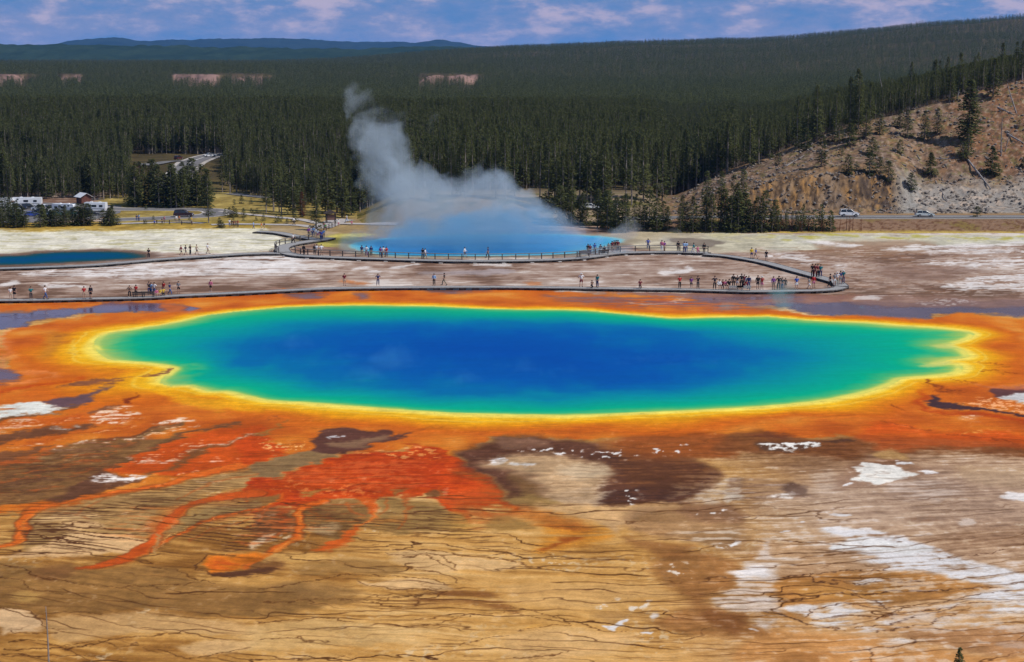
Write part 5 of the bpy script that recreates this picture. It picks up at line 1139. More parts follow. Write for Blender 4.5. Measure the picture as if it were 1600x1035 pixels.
# ---------------------------------------------------------------- roads and parking (sheets laid on the terrain)
ASPH = mat('asphalt', (.165, .155, .152), .95, .05, var=.12, scale=.4)
GRAVEL = mat('road_shoulder', (.40, .36, .32), 1, .02, var=.15, scale=1.5)
LINE = mat('road_paint', (.62, .60, .55), .8, .1)
PATHM = mat('trodden_path', (.40, .36, .33), 1, .02, var=.12, scale=.8)
def ribbon(name, pts, width, m, lift=.05, conform=True, kind='structure'):
    c = catmull([(p[0], p[1]) for p in pts], False, 8); zs = [p[2] for p in pts] if len(pts[0]) > 2 else None
    V = []; F = []
    for i, (x, y) in enumerate(c):
        d = Vector(c[min(i + 1, len(c) - 1)]) - Vector(c[max(i - 1, 0)]); n = Vector((-d.y, d.x)).normalized() * width / 2
        za = np.interp(i / (len(c) - 1) * (len(pts) - 1), range(len(pts)), zs) if zs else None
        for s in (-1, -.33, .33, 1):
            q = (x + n.x * s, y + n.y * s); V.append((q[0], q[1], (za if za is not None else land_z(*q)) + lift))
        if i: b = len(V) - 8; F += [(b + k, b + k + 1, b + k + 5, b + k + 4) for k in range(3)]
    me = bpy.data.meshes.new(name); me.from_pydata(V, [], F); me.update()
    return tag(mesh_obj(name, me, m), kind=kind)
def hits(*pp): return [tuple(ground_hit(*p)[:2]) for p in pp]
hw = [(-12, 350.5), (10, 351), (40, 351.5), (80, 352), (120, 352.3), (160, 352.5)]
ribbon('road', [(22, 351.8, 1.5), (40, 352, 1.85), (75, 352, 1.9), (120, 352, 1.9), (165, 352, 1.9)], 5.8, ASPH, .14)
ribbon('road_shoulder', [(22, 351.8, 1.42), (40, 352, 1.78), (75, 352, 1.85), (120, 352, 1.85), (165, 352, 1.85)], 8.2, GRAVEL, .10)
ribbon('road_marking', [(30, 352, 1.7), (75, 352, 1.9), (120, 352, 1.9), (165, 352, 1.9)], .25, LINE, .15)
# climbing highway among the trees: crosses the bench, then turns down towards the car park
ramp = hits((262, 297), (276, 280), (288, 266), (303, 253), (322, 246), (350, 241), (400, 238))
ribbon('road', ramp, 6.0, ASPH, .20); ribbon('road_shoulder', ramp, 8.6, GRAVEL, .12); ribbon('road_marking', ramp, .3, LINE, .24)
side = hits((300, 254), (272, 253.5), (245, 257), (214, 259)); ribbon('road', side, 3.6, ASPH, .28)
# car park and loop
lot = [g3(*p) for p in ((-90, 319), (60, 317), (140, 319), (190, 322), (188, 333), (150, 343), (60, 348), (-90, 350))]
me = bpy.data.meshes.new('parking_lot'); me.from_pydata([(p.x, p.y, .05) for p in lot], [], [tuple(range(len(lot)))]); me.update()
tag(mesh_obj('parking_lot', me, ASPH), kind='structure')
loop = hits((120, 322), (180, 327), (240, 327.5), (290, 328), (320, 328.5), (336, 330), (341, 333), (333, 336), (310, 338.5), (280, 340), (240, 342), (200, 343.5), (160, 345))
ribbon('road', loop, 5.2, ASPH, .09); ribbon('road_shoulder', loop, 7.4, GRAVEL, .06)
ribbon('path', hits((175, 351), (215, 349.5), (250, 348.5), (290, 348.5), (320, 349.5)), 2.4, PATHM, .10)
ribbon('path', hits((330, 352), (370, 351), (420, 351.5), (470, 353), (500, 358)), 2.6, PATHM, .10)
ribbon('path', hits((345, 331), (380, 335), (410, 338), (440, 341), (470, 344), (500, 350)), 2.4, PATHM, .12)
ribbon('path', hits((360, 303), (385, 306), (420, 310)), 4.0, ASPH, .12)
ribbon('path', hits((500, 357), (515, 351), (528, 346), (545, 344)), 5.0, PATHM, .12)
ribbon('path', hits((520, 350), (560, 351), (620, 352)), 3.0, PATHM, .14)

# ---------------------------------------------------------------- boardwalks and railings
DECK = mat('weathered_deck', (.29, .28, .27), .9, .08, var=.18, scale=3)
CURBW = mat('curb_timber', (.13, .12, .115), .9, .05, var=.3, scale=2)
DARKW = mat('dark_timber', (.075, .065, .06), .95, .05, var=.3, scale=2)  # timber of the supports, darker than the deck
PALEB = mat('pale_footing', (.42, .39, .36), .95, .05, var=.2, scale=2)
RAILW = mat('railing_timber', (.085, .07, .065), .9, .06, var=.3, scale=3)
DZ = .38
def dense(pts, step=1.0):
    c = catmull(pts, False, 24); out = [Vector(c[0])]; acc = 0
    for a, b in zip(c[:-1], c[1:]):
        a, b = Vector(a), Vector(b); L_ = (b - a).length
        while acc + L_ >= step:
            t = (step - acc) / L_; a = a + (b - a) * t; out.append(a.copy()); L_ = (b - a).length; acc = 0
        acc += L_
    out.append(Vector(c[-1])); return out
def boardwalk(near_px, width, label, sleepers=3.0, away=1, dz=DZ, pale=False):
    """near_px: photo pixels along the deck's near upper edge; the deck extends 'width' to the far side"""
    e0 = [tuple(gp(x, y, dz)) for x, y in near_px]
    pl = dense([(float(a), float(b)) for a, b in e0]); o = Vector((pl[0].x, pl[0].y, 0))
    root = empty('boardwalk', o)
    nrm = []
    for i in range(len(pl)):
        d = pl[min(i + 1, len(pl) - 1)] - pl[max(i - 1, 0)]; nrm.append(Vector((-d.y, d.x)).normalized() * away)
    def strip(off0, off1, z0, z1):
        m = MB(); V = []
        for p, n in zip(pl, nrm):
            a = p + n * off0; b = p + n * off1
            V += [(a.x - o.x, a.y - o.y, z0), (b.x - o.x, b.y - o.y, z0), (b.x - o.x, b.y - o.y, z1), (a.x - o.x, a.y - o.y, z1)]
        F = []
        for i in range(len(pl) - 1):
            for k in range(4): F.append((i * 4 + k, i * 4 + (k + 1) % 4, i * 4 + 4 + (k + 1) % 4, i * 4 + 4 + k))
        F += [(0, 1, 2, 3), tuple(len(V) - 4 + k for k in (3, 2, 1, 0))]
        m.add(V, F); return m
    strip(0, width, dz - .09, dz).build('deck', DECK, root)
    strip(-.06, .06, dz - .10, dz + .03).build('curb', CURBW, root); strip(width - .06, width + .06, dz - .10, dz + .03).build('curb', CURBW, root)
    n = 0; k = 0.0
    while k < len(pl) - 1 and n < 96:
        i = int(k); p = pl[i]; nn = nrm[i]
        m = MB(); a = math.atan2(nn.y, nn.x); c = p + nn * width / 2
        m.box((c.x - o.x, c.y - o.y, (dz - .10) / 2), (width * .98, 1.1, dz - .10), a); m.build('support', DARKW, root)
        if n % 2 == 0 and pale:
            m = MB(); c2 = p - nn * .15; m.box((c2.x - o.x, c2.y - o.y, .07), (.4, .7, .14), a, taper=.8); m.build('footing', PALEB, root)
        k += sleepers; n += 1
    return tag(root, label, 'boardwalk')
NEARW = [(-30, 471), (0, 470.5), (60, 470), (130, 468.5), (200, 467), (240, 465.5), (285, 463), (330, 461), (400, 457.5), (460, 454.5), (520, 452), (640, 450.3), (760, 449.8), (850, 450.5), (950, 452), (1010, 453), (1060, 453.5), (1110, 455), (1170, 456.5), (1230, 456), (1280, 455), (1310, 453), (1325, 449)]
boardwalk(NEARW, 2.0, 'long low boardwalk curving along the far rim of the rainbow-coloured pool', 2.2)
boardwalk([(1326, 447), (1318, 441), (1300, 435.5), (1280, 430), (1250, 422), (1215, 412.5), (1180, 405), (1140, 399), (1105, 396)], 2.1, 'boardwalk running back from the rounded end to the railed walk', 2.8)
REARW = [(1105, 396), (1050, 395), (1000, 395.5), (965, 397), (935, 401.5), (905, 404.5), (850, 407.5), (760, 409), (680, 408.3), (600, 406), (540, 404), (490, 402), (455, 399.5), (436, 395.5)]
boardwalk(REARW, 2.4, 'railed boardwalk passing in front of the steaming crater', 2.6, -1, pale=True)
boardwalk([(433, 394), (429.5, 389), (436, 384), (455, 379.5), (475, 376.5), (493, 374), (506, 371)], 2.6, 'railed boardwalk bend rising to the wayside sign', 2.6, -1)
boardwalk([(436, 397), (400, 397), (340, 400.5), (300, 403), (250, 406.5), (205, 410.5), (140, 415.5), (67, 418.5), (0, 420.5), (-30, 421)], 2.2, 'narrow boardwalk past the small deep-blue pool', 3.4, -1)
boardwalk([(398, 362.5), (425, 364), (452, 369), (484, 374.5)], 2.4, 'short boardwalk across the pale flat to the bend', 2.4)
def railing(px, label, back, post=2.5, h=1.05, z=DZ):
    e0 = [tuple(gp(x, y, z)) for x, y in px]; pl = dense([(float(a), float(b)) for a, b in e0], .5); o = Vector((pl[0].x, pl[0].y, z))
    out = []
    for i, p in enumerate(pl):
        d = pl[min(i + 1, len(pl) - 1)] - pl[max(i - 1, 0)]; n = Vector((-d.y, d.x)).normalized() * back
        out.append(Vector((p.x + n.x - o.x, p.y + n.y - o.y, 0)))
    root = empty('railing', o)
    for hh, th in ((h, .11), (h * .55, .09)):
        m = MB(); m.tube([v + Vector((0, 0, hh)) for v in out], th * .62, 4); m.build('rail', RAILW if hh < h else mat_rail_top, root)
    k = 0
    while k < len(out):
        m = MB(); v = out[k]; d = out[min(k + 1, len(out) - 1)] - out[max(k - 1, 0)]; m.box((v.x, v.y, h / 2 - .1), (.15, .15, h + .2), math.atan2(d.y, d.x)); m.build('post', RAILW, root)
        k += max(1, int(post / .5))
    return tag(root, label, 'railing')
mat_rail_top = mat('worn_top_rail', (.20, .19, .185), .9, .06, var=.2)
railing([(1105, 396), (1050, 395), (1000, 395.5), (965, 397), (940, 401), (918, 403.5)], 'timber railing behind the wide viewing stretch at the crater end', -2.4)
railing([(912, 404), (850, 407.5), (760, 409), (680, 408.3), (600, 406), (540, 404), (490, 402), (455, 399.5), (436, 395.5)], 'long timber railing directly in front of the blue crater water', -2.4)
railing([(436, 395.5), (431, 391), (430, 388), (436, 384), (455, 379.5), (475, 376.5), (493, 374)], 'timber railing round the outside of the tight boardwalk bend', .05)
railing([(506, 361.5), (512, 358.5), (518, 356), (527, 352.5)], 'short dark railing climbing the path to the kiosk', 0, z=.1)
for p in ([(225, 349), (262, 350), (300, 351.5)],):
    railing(p, 'low timber barrier along the path below the loop road', 0, 3.0, .8, .05)

# ---------------------------------------------------------------- benches, sign, kiosk, hut
WOOD = mat('bench_timber', (.06, .05, .045), .9, .06, var=.3)
PALEWOOD = mat('grey_bench_timber', (.34, .34, .32), .9, .06)
def bench(px, py, rz, label, m, z=DZ, L_=1.9):
    p = g3(px, py, z); e = empty('bench', p, rz)
    a = MB(); a.box((0, 0, .44), (L_, .42, .07)); a.build('seat', m, e)
    a = MB(); a.box((0, -.24, .72), (L_, .06, .26)); a.build('backrest', m, e)
    for s in (-1, 1):
        a = MB(); a.box((s * L_ * .42, 0, .2), (.09, .38, .40)); a.box((s * L_ * .42, -.24, .5), (.07, .07, .2)); a.build('leg', m, e)
    return tag(e, label, 'bench')
bench(217, 464.5, .1, 'dark bench on the boardwalk where the red-shirted visitor stands', WOOD); bench(231, 464, .1, 'dark bench on the boardwalk beside the seated children', WOOD)
bench(1150, 454.8, 0, 'long pale bench below the crowd at the viewing platform', PALEWOOD, DZ, 2.2); bench(1162, 454.8, 0, 'long pale bench next to the first at the viewing platform', PALEWOOD, DZ, 2.2)
bench(943, 398, .1, 'dark bench with two resting visitors by the crater railing', WOOD)
p = g3(914, 402.5, DZ); e = empty('wayside_sign', p, .1)
for s in (-1, 1):
    a = MB(); a.tube([(s * .75, 0, 0), (s * .75, .1, 1.1)], .05, 6); a.build('post', WOOD, e)
a = MB(); a.add([(-1, -.32, .78), (1, -.32, .78), (1, .32, 1.15), (-1, .32, 1.15), (-1, -.30, .72), (1, -.30, .72), (1, .34, 1.09), (-1, .34, 1.09)], [(0, 1, 2, 3), (7, 6, 5, 4), (0, 4, 5, 1), (1, 5, 6, 2), (2, 6, 7, 3), (3, 7, 4, 0)]); a.build('panel', mat('dark_panel', (.07, .065, .07), .5, .3), e)
tag(e, 'tilted dark information panel on the boardwalk at the crater corner', 'sign')
p = ground_hit(517, 349); e = empty('kiosk', p, .3)
for sx, sy in ((-1, -1), (1, -1), (1, 1), (-1, 1)):
    a = MB(); a.box((sx * .95, sy * .6, 1.1), (.16, .16, 2.2)); a.build('post', mat_post if 'mat_post' in globals() else WOOD, e)
for sy in (-.5, .5):
    a = MB(); a.box((0, sy, 1.25), (1.9, .08, 1.1)); a.build('board', mat('notice_board', (.16, .09, .07), .8, .1), e)
a = MB(); a.prism([(-1.5, 2.15), (1.5, 2.15), (0, 2.85)], -1.0, 1.0); a.build('roof', mat('dark_shingle', (.07, .055, .05), .9, .05), e)
tag(e, 'small dark roofed notice kiosk where the path leaves the car park', 'kiosk')
p = g3(131, 318.5); e = empty('hut', p, -.9); e.scale = (.72, .72, .72)
HUTW = mat('red_brown_siding', (.15, .065, .05), .9, .05, var=.25, scale=4)
a = MB(); a.box((0, 0, 1.3), (4.2, 3.4, 2.6)); a.build('wall', HUTW, e)
a = MB(); a.add([(-2.1, -1.7, 2.6), (2.1, -1.7, 2.6), (2.1, 1.7, 2.6), (-2.1, 1.7, 2.6), (-2.1, 0, 3.5), (2.1, 0, 3.5)], [(0, 4, 3), (1, 2, 5), (0, 1, 5, 4), (2, 3, 4, 5)]); a.build('gable', HUTW, e)
ROOFM = mat('pale_metal_roof', (.62, .62, .63), .5, .3, var=.05)
for s in (-1, 1):
    a = MB(); a.add([(-2.7, s * 2.4, 2.35), (2.7, s * 2.4, 2.35), (2.7, 0, 3.72), (-2.7, 0, 3.72), (-2.7, s * 2.4, 2.25), (2.7, s * 2.4, 2.25), (2.7, 0, 3.62), (-2.7, 0, 3.62)], [(0, 1, 2, 3), (7, 6, 5, 4), (0, 4, 5, 1), (1, 5, 6, 2), (2, 6, 7, 3), (3, 7, 4, 0)]); a.build('roof', ROOFM, e)
a = MB(); a.box((-1.0, -1.72, 1.0), (.95, .06, 2.0)); d_ = a.build('door', mat('dark_door', (.05, .03, .03), .7, .2), e)
a = MB(); a.box((-.65, -1.78, 1.0), (.12, .05, .05)); a.build('handle', PALEWOOD, d_)
a = MB(); a.box((1.0, -1.72, 1.75), (.8, .05, .45)); a.build('window', mat('dark_glass', (.03, .035, .04), .15, .5), e)
tag(e, 'small red-brown hut with a pale pitched roof at the edge of the car park', 'hut')

# ---------------------------------------------------------------- vehicles
GLASS = mat('car_glass', (.02, .024, .03), .08, .6, var=.0); TYRE = mat('tyre_rubber', (.02, .02, .02), .9, .1); RIMM = mat('wheel_rim', (.5, .5, .52), .3, .5, metal=.6)
LAMP = mat('lamp_lens', (.8, .8, .75), .1, .6); RED_L = mat('tail_lens', (.35, .02, .02), .2, .5); TRIM = mat('black_trim', (.03, .03, .03), .6, .3)
def paint_mat(name, c): return mat(name, c, .28, .5, var=.04, scale=1)
WHITE_P = paint_mat('white_paint', (.74, .75, .76)); SILVER_P = paint_mat('pale_silver_paint', (.50, .54, .52)); DRED_P = paint_mat('dark_red_paint', (.075, .014, .016)); BLACK_P = paint_mat('black_paint', (.02, .021, .024))
BLUE_P = paint_mat('blue_paint', (.03, .07, .36)); NAVY_P = paint_mat('navy_paint', (.02, .03, .07)); GREY_P = paint_mat('grey_paint', (.16, .17, .19)); TEAL_P = paint_mat('teal_paint', (.02, .12, .14)); LBLUE_P = paint_mat('light_blue_paint', (.30, .42, .60))
def wheel(e, x, y, r, wd):
    m = MB(); n = 14; V = []; F = []
    for yy in (-wd / 2, wd / 2): V += [(x + r * math.cos(2 * math.pi * k / n), y + yy, r + r * math.sin(2 * math.pi * k / n)) for k in range(n)]
    F += [(k, (k + 1) % n, n + (k + 1) % n, n + k) for k in range(n)] + [tuple(range(n)), tuple(range(2 * n - 1, n - 1, -1))]
    m.add(V, F); w_ = m.build('wheel', TYRE, e)
    m = MB(); s = 1 if y > 0 else -1; V = [(x + r * .6 * math.cos(2 * math.pi * k / 10), y + s * (wd / 2 + .012), r + r * .6 * math.sin(2 * math.pi * k / 10)) for k in range(10)] + [(x, y + s * (wd / 2 - .02), r)]
    m.add(V, [(k, (k + 1) % 10, 10) for k in range(10)]); m.build('rim', RIMM, w_)
SHAPES = {  # side profile of body and of the glazed cabin (x forward, z up), length, width
 'suv': ([(-2.35, .45), (-2.38, .75), (-2.32, 1.12), (.75, 1.12), (2.15, 1.02), (2.36, .85), (2.38, .42)], [(-2.28, 1.11), (-2.05, 1.78), (-.2, 1.84), (.35, 1.78), (1.15, 1.11)], 1.9, .38),
 'wagon': ([(-2.3, .38), (-2.34, .62), (-2.25, .92), (.75, .92), (2.05, .80), (2.30, .62), (2.30, .34)], [(-2.2, .91), (-1.8, 1.42), (-.2, 1.48), (.25, 1.42), (1.15, .91)], 1.78, .33),
 'sedan': ([(-2.3, .38), (-2.36, .62), (-2.25, .92), (-1.4, .96), (.75, .92), (2.05, .80), (2.30, .60), (2.30, .34)], [(-1.75, .94), (-1.05, 1.40), (-.1, 1.44), (.2, 1.40), (1.05, .92)], 1.78, .33),
 'pickup': ([(-2.8, .50), (-2.82, 1.05), (-.55, 1.08), (1.2, 1.12), (2.6, 1.05), (2.8, .85), (2.8, .45)], [(-.7, 1.10), (-.55, 1.75), (.45, 1.80), (.75, 1.74), (1.45, 1.11)], 1.95, .40)}
def car(px, py, rz, shape, paintm, label, z=None, group=None, scale=.76, loc=None):
    p = loc if loc is not None else (ground_hit(px, py) if z is None else g3(px, py, z)); e = empty('parked_car' if 'parked' in label else 'car', p, rz); e.scale = (scale,) * 3
    body, cab, wd, wr = SHAPES[shape]
    m = MB(); m.prism(body, -wd / 2, wd / 2, 0, [.04, .0, .05, .05, .08, .14, .08] if len(body) == 7 else [.04, 0, .05, .05, .05, .08, .14, .08]); m.build('body', paintm, e)
    n = len(cab); ins = [.06] + [.24] * (n - 2) + [.10]
    m = MB(); m.prism(cab, -wd / 2, wd / 2, 0, ins); m.build('windows', GLASS, e)
    x1, z1 = cab[1]; x2, z2 = cab[-2]
    m = MB(); m.add([(x1 - .02, -wd / 2 + .2, z1 + .012), (x2 + .02, -wd / 2 + .2, z2 + .012), (x2 + .02, wd / 2 - .2, z2 + .012), (x1 - .02, wd / 2 - .2, z1 + .012), ((x1 + x2) / 2, -wd / 2 + .2, cab[2][1] + .03), ((x1 + x2) / 2, wd / 2 - .2, cab[2][1] + .03)],
                       [(0, 4, 5, 3), (4, 1, 2, 5)]); m.build('roof', paintm, e)
    for s in (-1, 1):
        for xa, xb in ((cab[0][0], cab[1][0]), ((cab[0][0] + cab[-1][0]) / 2 - .1, (cab[1][0] + cab[-2][0]) / 2 - .05), (cab[-1][0], cab[-2][0])):
            m = MB(); m.tube([(xa, s * (wd / 2 - .05), cab[0][1]), (xb, s * (wd / 2 - .22), cab[1][1])], .045, 4); m.build('pillar', paintm, e)
        m = MB(); m.box((body[-1][0] - .03, s * (wd / 2 - .3), body[-2][1] - .06), (.12, .36, .16)); m.build('headlight', LAMP, e)
        m = MB(); m.box((body[1][0] + .03, s * (wd / 2 - .16), body[2][1] - .18), (.08, .16, .3)); m.build('tail_light', RED_L, e)
        m = MB(); m.box((cab[-1][0] - .1, s * (wd / 2 + .08), cab[0][1] + .1), (.12, .18, .14)); m.build('mirror', paintm, e)
        for xw in (body[0][0] + .9, body[-1][0] - .85): wheel(e, xw, s * (wd / 2 - .12), wr, .24)
    for xb in (body[0][0] - .03, body[-1][0] + .03):
        m = MB(); m.box((xb, 0, body[0][1] + .08), (.14, wd * .94, .2)); m.build('bumper', TRIM if shape in ('suv', 'pickup') else paintm, e)
    return tag(e, label, 'car', group)
def motorhome(px, py, rz, label, L_=8.0, stripe=None):
    p = g3(px, py); e = empty('motorhome', p, rz); e.scale = (.74, .74, .74); h = 3.05
    prof = [(-L_ / 2, .55), (-L_ / 2, h), (L_ / 2 - .1, h), (L_ / 2 + .15, h - .35), (L_ / 2 + .15, 2.25), (L_ / 2 - 1.1, 2.05), (L_ / 2 - 1.1, .55)]
    m = MB(); m.prism(prof, -1.2, 1.2, 0, [.02, .08, .1, .12, .05, .0, .0]); m.build('body', WHITE_P, e)
    x0 = L_ / 2 - 1.1
    m = MB(); m.prism([(x0, .5), (x0, 2.04), (x0 + .55, 1.95), (x0 + 1.15, 1.25), (x0 + 2.1, 1.1), (x0 + 2.15, .5)], -1.0, 1.0, 0, [0, .1, .12, .05, .1, .08]); m.build('cab', WHITE_P, e)
    m = MB(); m.add([(x0 + .6, -.84, 1.9), (x0 + .6, .84, 1.9), (x0 + 1.17, .9, 1.27), (x0 + 1.17, -.9, 1.27)], [(0, 1, 2, 3), (3, 2, 1, 0)]); m.build('windscreen', GLASS, e)
    for s in (-1, 1):
        for xw, ww, zz, hh in ((-L_ * .3, 1.1, 2.0, .6), (L_ * .02, 1.5, 2.0, .65), (L_ * .3, .6, 2.55, .4), (x0 + .5, .6, 1.65, .4)):
            m = MB(); m.box((xw, s * (1.205 if xw < x0 else 1.0), zz), (ww, .03, hh)); m.build('window', GLASS, e)
        m = MB(); m.box((-.4, s * 1.206, 1.15), (L_ * .82, .02, .16)); m.build('stripe', stripe or GREY_P, e)
        m = MB(); m.box((x0 + 2.12, s * .7, .95), (.1, .3, .2)); m.build('headlight', LAMP, e)
        m = MB(); m.box((-L_ / 2 - .03, s * 1.0, 1.0), (.06, .18, .4)); m.build('tail_light', RED_L, e)
        for xw in (-L_ * .22, x0 + 1.2): wheel(e, xw, s * 1.0, .42, .28)
    for xr in (-L_ * .2, L_ * .2):
        m = MB(); m.box((xr, 0, h + .1), (.8, .7, .22), taper=.85); m.build('roof_unit', WHITE_P, e)
    return tag(e, label, 'motorhome')
motorhome(2, 324.5, .1, 'white motorhome half hidden by the thicket at the end of the car park', 7.5)
motorhome(43, 323.5, math.pi + .05, 'long white motorhome parked in the back row of the car park', 9.2)
motorhome(101, 334, -.35, 'white motorhome in the middle of the car park with its cab turned out', 7.6)
motorhome(150, 331.5, math.pi - .1, 'white motorhome beside the loop road entrance', 6.8)
car(62, 329.5, 2.9, 'suv', WHITE_P, 'white parked off-road car between the two big motorhomes', scale=.8)
car(88, 331.5, .4, 'pickup', WHITE_P, 'white parked van-like pickup touching the middle motorhome')
PK = 'dark cars of the car park'
for x, y, rz, s_, m_, l_ in ((30, 328, .2, 'suv', NAVY_P, 'dark blue parked car right below the long motorhome'), (46, 327, .3, 'suv', BLACK_P, 'black parked car at the tail of the long motorhome'), (28, 334, .25, 'sedan', GREY_P, 'grey parked car in the second row by the thicket'), (62, 335.5, 2.9, 'suv', BLACK_P, 'black parked car in front of the white off-road car'),
        (52, 338.5, .2, 'wagon', BLUE_P, 'bright blue parked car near the thicket'), (64, 338, 3.0, 'sedan', LBLUE_P, 'light blue parked car next to the bright blue one'), (32, 338.5, .1, 'sedan', SILVER_P, 'pale silver parked car by the thicket'), (79, 330, 2.7, 'suv', NAVY_P, 'navy parked car behind the middle motorhome'),
        (112, 336.5, .5, 'sedan', TEAL_P, 'dark green parked car before the middle motorhome'), (121, 334.5, .6, 'suv', GREY_P, 'grey parked car between two motorhomes'), (133, 335, 2.6, 'suv', BLACK_P, 'black parked car under the entrance motorhome'), (84, 337.5, .3, 'wagon', TEAL_P, 'teal parked car in the row above the thicket'), (144, 337.5, .3, 'sedan', BLACK_P, 'low black parked car hidden by thicket pines'), (20, 330, .3, 'sedan', SILVER_P, 'silver parked car peeking above the thicket')):
    car(x, y, rz, s_, m_, l_)
car(287, 339.8, 0.0, 'suv', BLACK_P if False else paint_mat('maroon_black_paint', (.035, .012, .014)), 'very dark maroon car driving the loop road', scale=.9)
def on_ramp(px, py):
    p = ground_hit(px, py); p.z += .22; return p
car(0, 0, 1.2, 'suv', DRED_P, 'dark red car at the top of the climbing highway', loc=on_ramp(279, 251), scale=.66)
car(0, 0, -2.6, 'pickup', WHITE_P, 'white pickup coming down the climbing highway', loc=on_ramp(328, 246.5), scale=.66)
def on_road(px, Y): return Vector((float((px - 800) / F_PX * (Y * CP + CAM_H * SP)), Y, 2.06))
car(0, 0, 0.0, 'suv', WHITE_P, 'white off-road car on the highway below the rock band', loc=on_road(1326, 352), scale=.86)
car(0, 0, 0.0, 'wagon', SILVER_P, 'pale silver-green estate car on the highway below the scree', loc=on_road(1444, 352), scale=.86)
p = ground_hit(922, 327); e = empty('car', p, .1)
e2 = e; bpy.data.objects.remove(e)
car(922, 327.5, .1, 'sedan', WHITE_P, 'white car glimpsed among the pines behind the crater', scale=.9)
# ---------------------------------------------------------------- people
def skin_mesh(name, verts, edges, radii, root=0, sub=1):
    """continuous surface grown around a joint skeleton"""
    me = bpy.data.meshes.new(name); me.from_pydata([tuple(v) for v in verts], edges, []); me.update()
    o = bpy.data.objects.new(name, me); sc.collection.objects.link(o)
    m = o.modifiers.new('skin', 'SKIN'); m.use_smooth_shade = True
    o.modifiers.new('sub', 'SUBSURF').levels = sub; o.modifiers['sub'].render_levels = sub
    for i, r in enumerate(radii):
        s = me.skin_vertices[0].data[i]; rr = r if isinstance(r, tuple) else (r, r); s.radius = rr; s.use_root = (i == root)
    dg = bpy.context.evaluated_depsgraph_get(); dg.update()
    out = bpy.data.meshes.new_from_object(o.evaluated_get(dg)); out.name = name
    bpy.data.objects.remove(o); bpy.data.meshes.remove(me)
    return out
def pose_skeleton(kind):
    """joint positions of a 1.72 m figure facing -y"""
    J = dict(pel=(0, 0, .94), wst=(0, 0, 1.08), chs=(0, .005, 1.27), nk0=(0, .01, 1.42), nk1=(0, -.005, 1.50), hd0=(0, -.015, 1.58), hd1=(0, -.01, 1.66))
    for s, n in ((-1, 'l'), (1, 'r')):
        J['hip' + n] = (s * .095, 0, .90); J['kn' + n] = (s * .105, -.01, .49); J['an' + n] = (s * .11, .02, .09); J['to' + n] = (s * .125, -.14, .03)
        J['sh' + n] = (s * .175, .01, 1.40); J['el' + n] = (s * .235, .03, 1.13); J['wr' + n] = (s * .245, -.06, .89); J['ha' + n] = (s * .245, -.085, .80)
    def S(**k): J.update(k)
    if kind == 'walk':
        S(knl=(-.10, -.20, .52), anl=(-.10, -.24, .12), tol=(-.11, -.40, .08), knr=(.10, .06, .50), anr=(.10, .30, .16), tor=(.11, .20, .03), ell=(-.24, .13, 1.15), wrl=(-.24, .17, .93), hal=(-.24, .15, .85), elr=(.24, -.08, 1.15), wrr=(.23, -.27, .99), har=(.23, -.33, .93))
    elif kind == 'camera':
        S(ell=(-.26, -.16, 1.22), wrl=(-.09, -.32, 1.46), hal=(-.05, -.34, 1.53), elr=(.26, -.16, 1.22), wrr=(.09, -.32, 1.46), har=(.05, -.34, 1.53))
    elif kind == 'hips':
        S(ell=(-.36, .08, 1.17), wrl=(-.19, -.05, 1.02), hal=(-.13, -.08, .97), elr=(.36, .08, 1.17), wrr=(.19, -.05, 1.02), har=(.13, -.08, .97), knl=(-.14, -.02, .49), anl=(-.17, .02, .09), tol=(-.20, -.14, .03))
    elif kind == 'sit':
        J = {k: (v[0], v[1], v[2] - .44) for k, v in J.items()}
        for s, n in ((-1, 'l'), (1, 'r')):
            J['kn' + n] = (s * .12, -.42, .50); J['an' + n] = (s * .12, -.40, .09); J['to' + n] = (s * .13, -.56, .03); J['el' + n] = (s * .24, -.06, .70); J['wr' + n] = (s * .13, -.28, .62); J['ha' + n] = (s * .10, -.36, .58)
    elif kind == 'kneel':
        J = {k: (v[0], v[1] - (.10 if v[2] > 1 else 0), v[2] - .52) for k, v in J.items()}
        S(knl=(-.14, -.38, .46), anl=(-.14, -.20, .09), tol=(-.15, -.36, .03), knr=(.13, -.22, .12), anr=(.13, .22, .10), tor=(.13, .34, .04), ell=(-.25, -.22, .70), wrl=(-.12, -.40, .62), hal=(-.09, -.46, .60), elr=(.25, -.22, .70), wrr=(.10, -.40, .70), har=(.06, -.46, .72))
    return J
